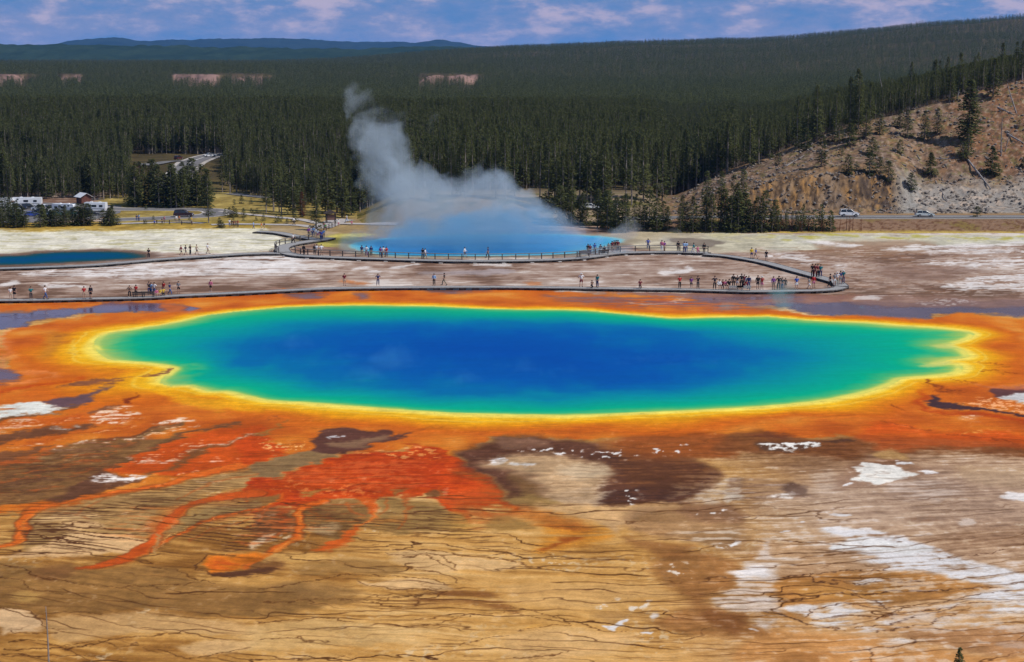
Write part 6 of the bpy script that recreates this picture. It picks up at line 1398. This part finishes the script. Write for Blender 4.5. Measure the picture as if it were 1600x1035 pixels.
def figure(kind):
    J = pose_skeleton(kind); V = {k: Vector(v) for k, v in J.items()}
    order = ['pel', 'wst', 'chs', 'nk0', 'nk1', 'hd0', 'hd1']; rad = {'pel': (.135, .10), 'wst': (.125, .09), 'chs': (.155, .10), 'nk0': (.08, .07), 'nk1': .052, 'hd0': .082, 'hd1': .072}
    E = [('pel', 'wst'), ('wst', 'chs'), ('chs', 'nk0'), ('nk0', 'nk1'), ('nk1', 'hd0'), ('hd0', 'hd1')]
    for n in 'lr':
        order += [k + n for k in ('hip', 'kn', 'an', 'to', 'sh', 'el', 'wr', 'ha')]
        rad.update({'hip' + n: .088, 'kn' + n: .056, 'an' + n: .038, 'to' + n: .034, 'sh' + n: .056, 'el' + n: .041, 'wr' + n: .028, 'ha' + n: (.036, .020)})
        E += [('pel', 'hip' + n), ('hip' + n, 'kn' + n), ('kn' + n, 'an' + n), ('an' + n, 'to' + n), ('nk0', 'sh' + n), ('sh' + n, 'el' + n), ('el' + n, 'wr' + n), ('wr' + n, 'ha' + n)]
    ix = {k: i for i, k in enumerate(order)}
    body = skin_mesh('person', [V[k] for k in order], [(ix[a], ix[b]) for a, b in E], [rad[k] for k in order])
    mb = MB(); mb.v = [tuple(v.co) for v in body.vertices]; mb.f = [tuple(p.vertices) for p in body.polygons]; mb.mi = [0] * len(mb.f)
    hd = (V['hd0'] + V['hd1']) / 2; fy = -.082
    mb.tube([hd + Vector((0, fy + .01, .01)), hd + Vector((0, fy - .022, -.022)), hd + Vector((0, fy + .005, -.03))], [.008, .013, .008], 5)      # nose
    for s in (-1, 1):
        mb.box(hd + Vector((s * .082, .005, -.005)), (.018, .035, .055)); mb.box(hd + Vector((s * .03, fy - .002, .018)), (.022, .012, .012), 0, 1)
    mb.box(hd + Vector((0, fy, -.058)), (.045, .012, .009), 0, 2)
    for n, s in (('l', -1), ('r', 1)):                                                                                                          # fingers and thumb
        h = V['ha' + n]; d = (h - V['wr' + n]).normalized(); side = d.cross(Vector((1, 0, 0)) if abs(d.x) < .8 else Vector((0, 1, 0))).normalized(); up = d.cross(side).normalized()
        for k, ln in enumerate((.060, .070, .066, .052)):
            o = h + side * (.018 * (k - 1.5)) + d * .012; b = up * (.012 * s)
            mb.tube([o, o + d * ln * .55 + b * .4, o + d * ln + b * 1.3], [.0090, .0085, .006], 5)
        o = h - d * .03 + side * .032; mb.tube([o, o + side * .025 + d * .02, o + side * .03 + d * .05], [.011, .010, .007], 5)
    me = mb.mesh('person', True)
    def sub(keys, edges, rr, name, root=0): return skin_mesh(name, [V[k] if isinstance(k, str) else k for k in keys], edges, rr, root)
    mid = lambda a, b, t: V[a].lerp(V[b], t)
    shirt = sub(['pel', 'wst', 'chs', 'nk0', 'shl', mid('shl', 'ell', .75), 'shr', mid('shr', 'elr', .75)], [(0, 1), (1, 2), (2, 3), (3, 4), (4, 5), (3, 6), (6, 7)], [(.158, .122), (.150, .112), (.172, .118), (.092, .085), .075, .062, .075, .062], 'shirt')
    shirt_long = sub(['pel', 'wst', 'chs', 'nk0', 'shl', 'ell', 'wrl', 'shr', 'elr', 'wrr'], [(0, 1), (1, 2), (2, 3), (3, 4), (4, 5), (5, 6), (3, 7), (7, 8), (8, 9)], [(.165, .13), (.155, .118), (.175, .122), (.094, .087), .077, .056, .042, .077, .056, .042], 'shirt')
    pel2 = V['pel'] + Vector((0, 0, .06))
    def legs(t, name, w=1.0):
        ks = [pel2, 'pel', 'hipl', mid('hipl', 'knl', min(t, 1.0)), 'hipr', mid('hipr', 'knr', min(t, 1.0))]; ed = [(0, 1), (1, 2), (2, 3), (1, 4), (4, 5)]; rr = [(.15, .112), (.152, .118), .104, .092 if t < 1 else .074, .104, .092 if t < 1 else .074]
        if t > 1: ks += [mid('knl', 'anl', .92), mid('knr', 'anr', .92)]; ed += [(3, 6), (5, 7)]; rr += [.062, .062]
        return sub(ks, ed, rr, name)
    shorts = legs(.85, 'shorts'); trousers = legs(2, 'trousers')
    hm = MB(); n = 10; c = hd + Vector((0, .012, .012))
    rings = [(.093, -.055), (.098, -.02), (.099, .02), (.088, .06), (.055, .092), (.012, .105)]
    for i, (r_, z_) in enumerate(rings):
        for k in range(n):
            a = 2 * math.pi * k / n; y = math.sin(a) * r_ * 1.08; zz = z_ + (.05 if (y < -.03 and i < 2) else 0); hm.v.append(tuple(c + Vector((math.cos(a) * r_, max(y, -.068 - .0 * i) if i < 3 else y, zz))))
    hm.f = [(i * n + k, i * n + (k + 1) % n, (i + 1) * n + (k + 1) % n, (i + 1) * n + k) for i in range(len(rings) - 1) for k in range(n)] + [tuple((len(rings) - 1) * n + k for k in range(n))]; hm.mi = [0] * len(hm.f)
    hair = hm.mesh('hair', True)
    cm = MB(); cm.v = [tuple(Vector(v) + Vector((0, 0, .004))) for v in hm.v[n:]]; cm.f = [tuple(i - n for i in f) for f in hm.f if min(f) >= n]; cm.mi = [0] * len(cm.f)
    br = [(c + Vector((math.cos(a) * r_, -.02 + math.sin(a) * r_ * 1.1, .02 - (.01 if r_ > .12 else 0)))) for r_ in (.096, .16) for a in (2 * math.pi * k / 12 for k in range(12))]
    cm.add(br, [(k, (k + 1) % 12, 12 + (k + 1) % 12, 12 + k) for k in range(12)]); hat = cm.mesh('hat', True)
    sm = MB()
    for q in 'lr':
        a, t = V['an' + q], V['to' + q]; d = (t - a); d.z = 0; d = d.normalized() if d.length > 1e-4 else Vector((0, -1, 0))
        sm.tube([a - d * .06 + Vector((0, 0, -.03)), a + Vector((0, 0, -.02)), t, t + d * .07], [.045, .05, .045, .03], 6)
    shoes = sm.mesh('shoes', True)
    return dict(body=me, shirt=shirt, shirt_long=shirt_long, shorts=shorts, trousers=trousers, hair=hair, hat=hat, shoes=shoes)
FIG = {k: figure(k) for k in ('stand', 'walk', 'camera', 'hips', 'sit', 'kneel')}
SKIN = mat('skin', (.46, .27, .19), .6, .3, var=.05); EYE = mat('eye', (.03, .025, .02), .3, .5); LIP = mat('lip', (.30, .11, .10), .5, .3)
for f in FIG.values():
    for m in (SKIN, EYE, LIP): f['body'].materials.append(m)
    for k in ('shirt', 'shirt_long', 'shorts', 'trousers', 'hair', 'hat', 'shoes'): f[k].materials.append(SKIN)
CLOTH = {}
CC = dict(white=(.72, .72, .72), black=(.022, .022, .025), red=(.42, .03, .03), blue=(.04, .10, .42), navy=(.03, .04, .13), teal=(.02, .20, .22), grey=(.22, .22, .23), pink=(.55, .16, .26), purple=(.20, .06, .26), yellow=(.62, .44, .05), tan=(.42, .33, .24), khaki=(.30, .26, .18),
          jeans=(.07, .11, .25), brown=(.13, .08, .06), green=(.05, .25, .08), maroon=(.16, .025, .035), orange=(.55, .18, .04), lightblue=(.25, .42, .66), dark=(.045, .042, .05), hair_dark=(.02, .014, .01), hair_fair=(.30, .19, .09), hair_grey=(.35, .34, .33))
def cloth(c):
    if c not in CLOTH: CLOTH[c] = mat('cloth_' + c if 'hair' not in c else c, CC[c], .9, .1, var=.12, scale=8)
    return CLOTH[c]
def child(o, name, me, m):
    c = bpy.data.objects.new(name, me); link(c, o); c.material_slots[0].link = 'OBJECT'; c.material_slots[0].material = m; return c
# each line: zoom, x, y, pose, turn, top, bottom, s(horts)/t(rousers), hair or hat, where (label tail), height factor
W = {'NN': ZN, 'NK': ZK, 'NL': ZL, 'NM': ZM}
nb, sb = 'on the boardwalk along the pool rim', 'on the boardwalk by the small deep-blue pool'
PEOPLE = [
 (ZN,62,990,'stand',.4,'white','tan','s','hair_dark','beside a companion in black, first on the pool-rim boardwalk',1), (ZN,85,988,'stand',2.8,'black','black','s','hair_dark','beside a companion in white, on the pool-rim boardwalk',1.1),
 (ZN,180,991,'camera',.5,'teal','dark','t','hair_dark','alone '+nb,1.05), (ZN,263,991,'walk',1.4,'white','jeans','t','hair_dark','walking alone '+nb,1.1), (ZN,487,988,'stand',.2,'red','tan','s','hair_dark','beside one with a pink bag '+nb,1), (ZN,525,988,'stand',-.4,'dark','black','s','hair_dark','beside one in a red top and pale shorts',1.08),
 (ZN,750,979,'hips',.3,'brown','black','t','hair_dark','at the end of the dark benches',1.0), (ZN,787,976,'stand',3,'red','black','t','hair_dark','between the two dark benches',1.0), (ZN,862,962,'camera',.6,'dark','navy','t','hair_dark','behind the second dark bench',1.05), (ZN,874,962,'stand',2.6,'lightblue','jeans','t','hair_dark','in the knot behind the second bench',1),
 (ZN,893,966,'hips',-.5,'white','jeans','t','hair_dark','in the knot beside the second bench',1.05), (ZN,906,974,'sit',.1,'pink','tan','s','hair_dark','seated on the deck edge with another child',.85), (ZN,924,972,'sit',-.2,'yellow','tan','s','hair_fair','seated child on the deck edge',.85), (ZN,944,970,'kneel',.3,'yellow','dark','t','hair_dark','crouching by the seated children',.95),
 (ZN,946,962,'stand',-.6,'red','black','t','hair_dark','standing behind the crouching one in yellow',1.05), (ZN,982,966,'walk',1.5,'navy','jeans','t','hair_dark','walking away from the benches',1.05), (ZN,1033,956,'stand',.1,'grey','black','s','hair_dark','alone past the benches '+nb,1.0), (ZN,1218,946,'stand',-.3,'pink','black','s','hair_dark','alone where the orange mat meets the walk',1.0),
 (ZN,860,754,'stand',.2,'black','black','t','hair_dark',sb+', by the water end',1), (ZN,1047,738,'walk',1.4,'maroon','dark','s','hair_dark','first of four strolling '+sb,1), (ZN,1073,736,'walk',1.3,'dark','dark','s','hair_dark','second of four strolling '+sb,1), (ZN,1100,735,'hips',1.2,'black','black','t','hair_dark','broad figure among four '+sb,1.05),
 (ZN,1137,732,'walk',1.5,'tan','dark','s','hair_dark','last of four strolling '+sb,1), (ZN,1201,729,'walk',1.4,'white','khaki','s','hair_fair','alone near the boardwalk junction',1.05),
 (ZN,790,543,'stand',.2,'navy','jeans','t','hair_dark','one of two on the path by the loop road',1), (ZN,803,543,'stand',-.4,'lightblue','jeans','t','hair_dark','second of two on the path by the loop road',1.05), (ZN,893,565,'sit',.2,'blue','dark','t','hair_dark','seated on the low barrier by the path',1), (ZN,937,560,'stand',.6,'brown','dark','t','hair_dark','at the path barrier, shorter of three',.9), (ZN,950,555,'stand',-.6,'pink','tan','s','hair_fair','at the path barrier, in pink',1),
 (ZN,1020,548,'stand',.3,'white','tan','s','hair_dark','on the path near the lone bare-trunk pine',1), (ZN,1036,548,'stand',-.2,'orange','dark','t','hair_dark','beside one in white near the lone bare-trunk pine',1), (ZN,1108,556,'walk',1.4,'yellow','khaki','s','hair_fair','walking the path under the loop road',1),
 (ZN,1327,574,'stand',.4,'white','jeans','t','hair_dark','edge of the waiting group on the gravel path',1.05), (ZN,1340,576,'stand',.2,'black','dark','t','hair_dark','inside the waiting group on the gravel path',1), (ZN,1352,577,'stand',-.4,'maroon','black','t','hair_dark','middle of the waiting group on the gravel path',1), (ZN,1364,576,'hips',.6,'brown','dark','t','hair_dark','back of the waiting group on the gravel path',1), (ZN,1375,577,'stand',-.8,'red','dark','t','hair_dark','outer side of the waiting group on the gravel path',1),
 (ZN,1465,588,'walk',1.2,'lightblue','jeans','t','hair_dark','alone on the path before the pale flat boardwalk',1),
 (ZK,35,160,'walk',1.1,'orange','tan','s','hair_dark','at the start of the short boardwalk, in orange',1), (ZK,52,159,'walk',1.0,'dark','khaki','s','hair_dark','at the start of the short boardwalk, in dark clothes',1), (ZK,237,131,'walk',1.3,'white','dark','t','hair_dark','on the gravel path behind the short boardwalk',1.1), (ZK,233,240,'walk',1.5,'white','black','t','hair_fair','just inside the bend railing',1),
 (ZK,300,316,'stand',2.6,'black','black','t','hair_dark','in black at the near side of the railed walk',1.1), (ZK,366,312,'stand',2.8,'black','dark','t','hair_dark','in black in a trio at the railing bend',1.0), (ZK,380,313,'stand',3.0,'white','tan','s','hair_dark','in white in a trio at the railing bend',1.05), (ZK,409,316,'hips',-2.8,'white','tan','s','hair_dark','third of the trio, in white with pale shorts',1.1),
 (ZK,330,198,'stand',.5,'purple','dark','t','hair_dark','at the mouth of the bend under the lone pine',1), (ZK,348,196,'stand',.2,'white','jeans','t','hair_dark','first in the cluster under the lone pine',1), (ZK,360,198,'hips',-.5,'lightblue','jeans','t','hair_dark','in light blue in the cluster under the lone pine',1.05), (ZK,374,204,'stand',.7,'white','tan','s','hair_fair','fair-haired in the cluster under the lone pine',1),
 (ZK,386,212,'stand',-.2,'white','pink','s','hair_dark','pink shorts in the cluster under the lone pine',1.0), (ZK,402,222,'walk',.6,'purple','jeans','t','hair_dark','stepping out of the cluster under the lone pine',1.05), (ZK,412,224,'walk',.4,'blue','navy','t','hair_dark','in blue leading the cluster down the bend',1.05), (ZK,424,212,'stand',-.4,'lightblue','khaki','s','hair_dark','at the far side of the cluster by the bend',1),
 (ZK,434,168,'walk',.3,'green','dark','s','hair_dark','in green on the path below the kiosk',1), (ZK,425,158,'walk',.5,'maroon','dark','t','hair_dark','in dark red on the path below the kiosk',1), (ZK,568,113,'walk',-1.3,'white','lightblue','t','hair_dark','on the bare bank beside the steam',1.1), (ZK,598,134,'sit',.3,'pink','tan','s','hair_dark','sitting on the bank beside the steam',1), (ZK,516,140,'stand',.6,'white','pink','s','hair_dark','by the short railing near the kiosk',1),
 (ZK,662,322,'stand',3.0,'navy','khaki','s','hair_dark','first of a trio leaning to the crater railing',1.05), (ZK,690,322,'hips',2.8,'white','purple','t','hair_dark','white top in the trio at the crater railing',1), (ZK,720,322,'stand',3.3,'navy','black','t','hair_dark','last of the trio at the crater railing',1), (ZK,778,328,'stand',2.9,'purple','jeans','t','hair_dark','in purple at the crater railing',1), (ZK,797,328,'hips',3.1,'white','tan','s','hair_dark','in white between purple and red at the crater railing',1.05), (ZK,815,328,'stand',3.3,'red','maroon','t','hair_dark','all in red at the crater railing',1.05),
 (ZK,1043,338,'stand',2.9,'black','dark','t','hair_dark','in black of a pair facing the steam',1.05), (ZK,1058,338,'walk',1.5,'white','tan','t','hair_dark','in white of a pair facing the steam',1.0), (ZK,1305,330,'walk',1.4,'white','black','s','hair_dark','alone in white before the blue crater water',1.0), (ZK,1450,334,'walk',-1.4,'navy','dark','t','hair_dark','alone in navy before the blue crater water',1.1),
 (ZK,553,506,'stand',.3,'maroon','tan','s','hair_dark','alone '+nb+' before orange streaks',1.05), (ZK,763,504,'hips',.2,'navy','navy','t','hair_dark','alone all in navy '+nb,1.0), (ZK,1113,505,'stand',-.2,'lightblue','black','t','hair_dark','of a pair with a dark bag '+nb,1.0), (ZK,1177,505,'walk',-1.3,'black','khaki','t','hair_dark','of a pair striding '+nb,1.05),
 (ZL,475,312,'stand',2.9,'black','dark','t','hair_dark','in black by the tilted panel',1.05), (ZL,488,314,'stand',3.2,'maroon','jeans','t','hair_dark','in dark red by the tilted panel',1.05), (ZL,517,304,'stand',3.0,'blue','navy','t','hair_dark','in bright blue by the tilted panel',1.0), (ZL,553,300,'sit',.4,'black','white','t','hair_dark','seated on the crater-side bench',1.1), (ZL,576,304,'sit',-.5,'dark','black','t','hair_dark','seated at the end of the crater-side bench',1),
 (ZL,603,288,'stand',2.8,'tan','dark','t','hair_dark','small figure behind the viewing crowd at the crater',.8), (ZL,625,296,'stand',3.0,'maroon','tan','s','hair_dark','first of the viewing crowd at the crater end',1.1), (ZL,638,290,'hips',3.0,'brown','dark','s','hair_dark','second of the viewing crowd at the crater end',1.1), (ZL,650,290,'camera',2.9,'black','tan','s','hair_dark','photographing in the viewing crowd at the crater end',1.1), (ZL,662,292,'stand',3.3,'maroon','black','t','hair_dark','last of the viewing crowd at the crater end',1.1),
 (ZL,850,280,'hips',2.9,'blue','jeans','t','hair_dark','alone at the far railing in blue',1.1), (ZL,936,292,'stand',2.8,'pink','white','t','hair_dark','in pink at the far railing',1.1), (ZL,952,292,'stand',3.2,'purple','tan','s','hair_dark','beside one in pink at the far railing',1), (ZL,1038,292,'stand',2.9,'black','dark','t','hair_dark','alone in black at the far railing',1.05), (ZL,1076,302,'camera',3.0,'lightblue','navy','t','hair_dark','wearing a dark hat and photographing at the far railing',1.1), (ZL,1090,296,'stand',3.3,'lightblue','jeans','t','hair_dark','behind the photographer at the far railing',1.0),
 (ZL,1134,306,'walk',-1.4,'teal','white','t','hair_dark','striding in teal near the railing end',1.1), (ZL,1160,303,'sit',.2,'pink','pink','t','hair_fair','seated on the deck near the railing end',1), (ZL,1200,306,'stand',.2,'black','black','t','hair_dark','in black past the railing end',1.1), (ZL,1497,336,'stand',.3,'yellow','navy','s','hair_dark','in yellow on the returning boardwalk',1.05), (ZL,1523,339,'walk',-1.3,'blue','tan','s','hair_dark','in blue on the returning boardwalk',1.0), (ZL,1589,352,'stand',-.5,'black','dark','s','hair_fair','in black on the returning boardwalk',1.05),
 (ZL,433,514,'hips',.1,'white','maroon','s','hat','with white cap alone '+nb,1.15), (ZL,497,520,'kneel',.6,'brown','dark','t','hair_dark','kneeling to photograph one in teal',.95), (ZL,533,517,'stand',-.7,'teal','navy','t','hair_dark','posing for the kneeling one',1.1), (ZL,800,524,'kneel',.1,'maroon','brown','t','hair_dark','crouching alone '+nb,1.15), (ZL,1048,524,'stand',.3,'red','black','t','hair_dark','in red alone on the rim walk',1.05), (ZL,1120,524,'stand',-.2,'purple','dark','s','hair_dark','in purple of a spaced pair on the rim walk',1.0), (ZL,1162,524,'camera',.3,'black','dark','t','hair_dark','in black of a spaced pair on the rim walk',1.05),
 (ZL,1267,530,'hips',.2,'dark','black','t','hair_dark','at the near corner of the viewing platform',1.15), (ZL,1296,528,'sit',.1,'white','tan','s','hair_dark','seated in white on the viewing platform',1.1), (ZL,1317,528,'sit',-.2,'maroon','dark','t','hair_dark','seated in dark red on the viewing platform',1.1), (ZL,1336,528,'sit',.3,'pink','dark','s','hair_dark','seated in pink on the viewing platform',1.1), (ZL,1357,529,'sit',0,'black','tan','s','hair_dark','seated in black on the viewing platform',1.15),
 (ZL,1383,517,'stand',.2,'black','black','t','hair_dark','first behind the pale benches',1.1), (ZL,1408,517,'stand',-.3,'dark','white','s','hair_dark','second behind the pale benches',1.0), (ZL,1434,516,'hips',.4,'black','black','t','hair_dark','broad figure behind the pale benches',1.15), (ZL,1451,516,'stand',-.2,'maroon','black','t','hair_dark','in dark red behind the pale benches',1.1), (ZL,1463,524,'walk',-1.2,'white','red','t','hair_dark','in white stepping off the platform',1.05), (ZL,1479,527,'stand',-.5,'navy','jeans','t','hair_fair','in jeans at the platform end',1.15),
 (ZL,1536,529,'stand',.2,'black','black','s','hair_dark','in black past the platform',1.15), (ZL,1562,530,'camera',-.2,'red','pink','s','hat','with pale hat past the platform',1.15), (ZM,33,530,'stand',.2,'purple','tan','s','hair_dark','in purple on the stretch before the rounded end',1.1), (ZM,67,532,'hips',-.2,'black','black','t','hair_dark','tallest of the dark trio before the rounded end',1.15), (ZM,88,532,'stand',.4,'dark','navy','t','hair_dark','middle of the dark trio before the rounded end',1.05), (ZM,108,528,'stand',-.5,'brown','dark','s','hair_dark','shortest of the dark trio before the rounded end',.95),
 (ZM,178,531,'stand',.1,'blue','white','s','hair_dark','in blue with white shorts before the rounded end',1.15), (ZM,257,530,'walk',1.2,'grey','white','s','hair_dark','in grey in the returning curve',1.05), (ZM,285,520,'stand',.2,'red','pink','s','hair_dark','in red in the returning curve',1.1),
 (ZM,277,452,'stand',.3,'black','black','t','hair_dark','first of four on the returning boardwalk',1.15), (ZM,295,453,'hips',-.3,'maroon','maroon','t','hair_dark','second of four on the returning boardwalk',1.15), (ZM,310,453,'stand',.5,'maroon','black','t','hair_dark','third of four on the returning boardwalk',1.15), (ZM,328,453,'stand',-.4,'teal','navy','t','hair_dark','in teal, last of four on the returning boardwalk',1.15),
 (ZM,388,517,'walk',1.3,'black','black','t','hair_dark','striding round the rounded end in black',1.15), (ZM,416,505,'stand',.3,'grey','white','s','hair_dark','in grey at the rounded end',1.05), (ZM,431,503,'hips',-.2,'white','khaki','t','hat','with pale hat at the rounded end',1.15), (ZM,452,497,'stand',.4,'navy','grey','s','hair_dark','in navy at the tip of the rounded end',1.15), (ZM,469,493,'stand',-.6,'teal','navy','t','hat','in teal with a hat at the tip of the rounded end',1.15),
]
CNAME = dict(tan='beige', lightblue='light blue', dark='charcoal', jeans='blue denim')
for z, x, y, pose, turn, top, bot, sl, hair, where, hf in PEOPLE:
    (px, py) = z((x, y))[0]; far_meadow = py < 364
    if far_meadow: p = ground_hit(px, py); p.z += .12
    else: p = g3(px, py, DZ)
    f = FIG[pose]; o = link(bpy.data.objects.new('person', f['body'])); o.location = p; o.rotation_euler = (0, 0, turn)
    s_ = hf * rnd.uniform(.97, 1.03); s_ *= (.86 if far_meadow else 1.06); o.scale = (s_ * 1.12, s_ * 1.12, s_)
    long_ = (int(x) % 3 == 0)
    child(o, 'shirt', f['shirt_long' if long_ else 'shirt'], cloth(top)); child(o, 'shorts' if sl == 's' else 'trousers', f['shorts' if sl == 's' else 'trousers'], cloth(bot))
    if hair == 'hat': child(o, 'hat', f['hat'], cloth('white')); child(o, 'hair', f['hair'], cloth('hair_dark'))
    else: child(o, 'hair', f['hair'], cloth(hair))
    child(o, 'shoes', f['shoes'], cloth('dark' if int(x) % 2 else 'grey'))
    n1_ = CNAME.get(top, top); n2_ = CNAME.get(bot, bot)
    lab = f'person in {n1_} top {where}'
    ws = lab.split()
    if len(ws) > 16: lab = ' '.join(ws[:16])
    tag(o, lab, 'person', 'visitors on the walks')
# ---------------------------------------------------------------- steam and air
def steam(name, label, Y, blobs, dens, color, warp, nscale, lo, hi, depth=8.0, pad=2.5, aniso=.2, gain=4.5):
    """a bank of steam: soft puffs (photo px, px, half width, half height, strength) standing at depth Y, torn up by noise"""
    B = []
    for b in blobs:
        px, py, rx, ry, a = b[:5]; yy = Y + (b[5] if len(b) > 5 else 0)
        x, _, z = at_depth(px, py, yy); k = yy / F_PX
        B.append((x, yy, z, rx * k, min(max(rx * k, 2.0), depth), ry * k, a))
    x0 = min(b[0] - b[3] for b in B) - pad; x1 = max(b[0] + b[3] for b in B) + pad
    y0 = min(b[1] - b[4] for b in B) - pad; y1 = max(b[1] + b[4] for b in B) + pad
    z1 = max(b[2] + b[5] for b in B) + pad; z0 = .06
    m = MB(); m.box(((x0 + x1) / 2, (y0 + y1) / 2, (z0 + z1) / 2), (x1 - x0, y1 - y0, z1 - z0))
    mt = bpy.data.materials.new(name); mt.use_nodes = True; t = NT(mt.node_tree); t.n.clear()
    pos = t.add('ShaderNodeNewGeometry').outputs['Position']
    n1 = t.add('ShaderNodeTexNoise', {'Vector': pos, 'Scale': nscale * .55, 'Detail': 3.0, 'Roughness': .55})
    off = t.vmath('SCALE', t.vmath('SUBTRACT', n1.outputs['Color'], (.5, .5, .5))); off.node.inputs['Scale'].default_value = warp
    wp = t.vmath('ADD', pos, off); tot = None
    for x, y, z, rx, ry, rz, a in B:
        q = t.vmath('MULTIPLY', t.vmath('SUBTRACT', wp, (x, y, z)), (1 / rx, 1 / ry, 1 / rz))
        d = t.math('MULTIPLY', t.math('SUBTRACT', 1.0, t.vmath('DOT_PRODUCT', q, q, out=1), clamp=True), a)
        tot = d if tot is None else t.math('ADD', tot, d)
    n2 = t.noise(wp, nscale, 5, .6)
    n3 = t.noise(t.vmath('MULTIPLY', wp, (1, 1, .7)), nscale * 2.6, 3, .6)
    nn = t.math('ADD', t.math('MULTIPLY', t.math('SUBTRACT', n2, .5), gain), t.math('MULTIPLY', t.math('SUBTRACT', n3, .5), gain * .45))
    f = t.mapr(t.math('ADD', t.math('MULTIPLY', t.math('MINIMUM', tot, 1.3), 1.0), t.math('MULTIPLY', nn, t.math('MINIMUM', t.math('MULTIPLY', tot, 3.0), .75))), lo, hi)
    v = t.add('ShaderNodeVolumePrincipled', {'Color': tuple(color) + (1,), 'Density': t.math('MULTIPLY', f, dens), 'Anisotropy': aniso})
    t.add('ShaderNodeOutputMaterial', {1: v.outputs[0]})
    o = m.build(name, mt); tag(o, label, 'steam', kind='stuff'); return o
steam('steam', 'tall grey-blue steam plume rising from the hot crater', 318,
      [(650,372,105,44,1.0),(640,330,92,54,1.2),(622,285,76,54,1.15),(613,240,58,48,.95),(597,205,46,38,.85),(572,178,34,32,.75),(552,155,26,28,.65),(645,205,36,26,.4),(668,186,36,20,.36),(686,188,16,26,.3),(700,300,70,46,1.0),
       (740,312,84,52,1.1),(795,345,96,46,1.05),(848,330,56,40,1.0),(876,350,52,36,.95),(765,285,54,34,.55),(910,362,46,20,.55),(720,352,120,40,.9)], .115, (.80, .92, 1.0), 15.0, .15, .2, 1.15, 9.0, gain=5.4)
steam('steam', 'low steam bank on the crater water, coloured with the blue light off it', 306,
      [(620,384,90,30,.8),(700,374,120,44,1.0),(800,370,130,46,1.1),(880,380,90,28,1.0),(940,386,60,16,.7),(790,345,90,34,.6)], .105, (.30, .68, .98), 11.0, .15, .08, .95, 9.0, gain=4.0)  # blue light from the crater water is put into the steam colour
steam('steam', 'thin white steam wisp drifting beyond the viewing crowd at the crater end', 318, [(965,366,42,14,.9),(985,358,34,18,.8),(1045,372,40,9,.6)], .06, (.9, .94, .98), 6.0, .3, .2, 1.0, 5.0)
steam('steam', 'faint teal steam wisp over the far rim of the rainbow-coloured pool', 236, [(1232,486,32,16,1.0),(1222,466,28,24,.9),(1240,450,22,18,.6),(1120,486,60,12,.6),(1375,490,50,8,.5)], .11, (.40, .85, .85), 5.0, .35, .15, 1.0, 5.0)
steam('steam', 'faint blue wisps drifting over the middle of the rainbow-coloured pool', 190,
      [(520,575,90,30,.7,4),(620,570,70,36,.7,2),(560,590,60,26,.7,-6),(800,590,90,34,.7,-2),(880,600,70,30,.65,-4),(960,590,90,34,.7,2),(1060,580,80,28,.65,4),(1140,575,50,26,.6,4),(460,545,60,22,.55,14),(700,600,80,22,.6,-8)], .050, (.20, .72, 1.0), 7.0, .16, .3, 1.2, 10.0, gain=4.5)

hz = MB(); hz.box((0, 7000, 86.5), (30000, 15400, 177.6))
hm_ = bpy.data.materials.new('haze'); hm_.use_nodes = True; t = NT(hm_.node_tree); t.n.clear()
v = t.add('ShaderNodeVolumePrincipled', {'Color': (.14, .42, 1.0, 1), 'Density': 3.2e-5, 'Anisotropy': 0.0})
t.add('ShaderNodeOutputMaterial', {1: v.outputs[0]})
tag(hz.build('haze', hm_), 'thin blue summer haze over the valley', 'haze', kind='stuff')
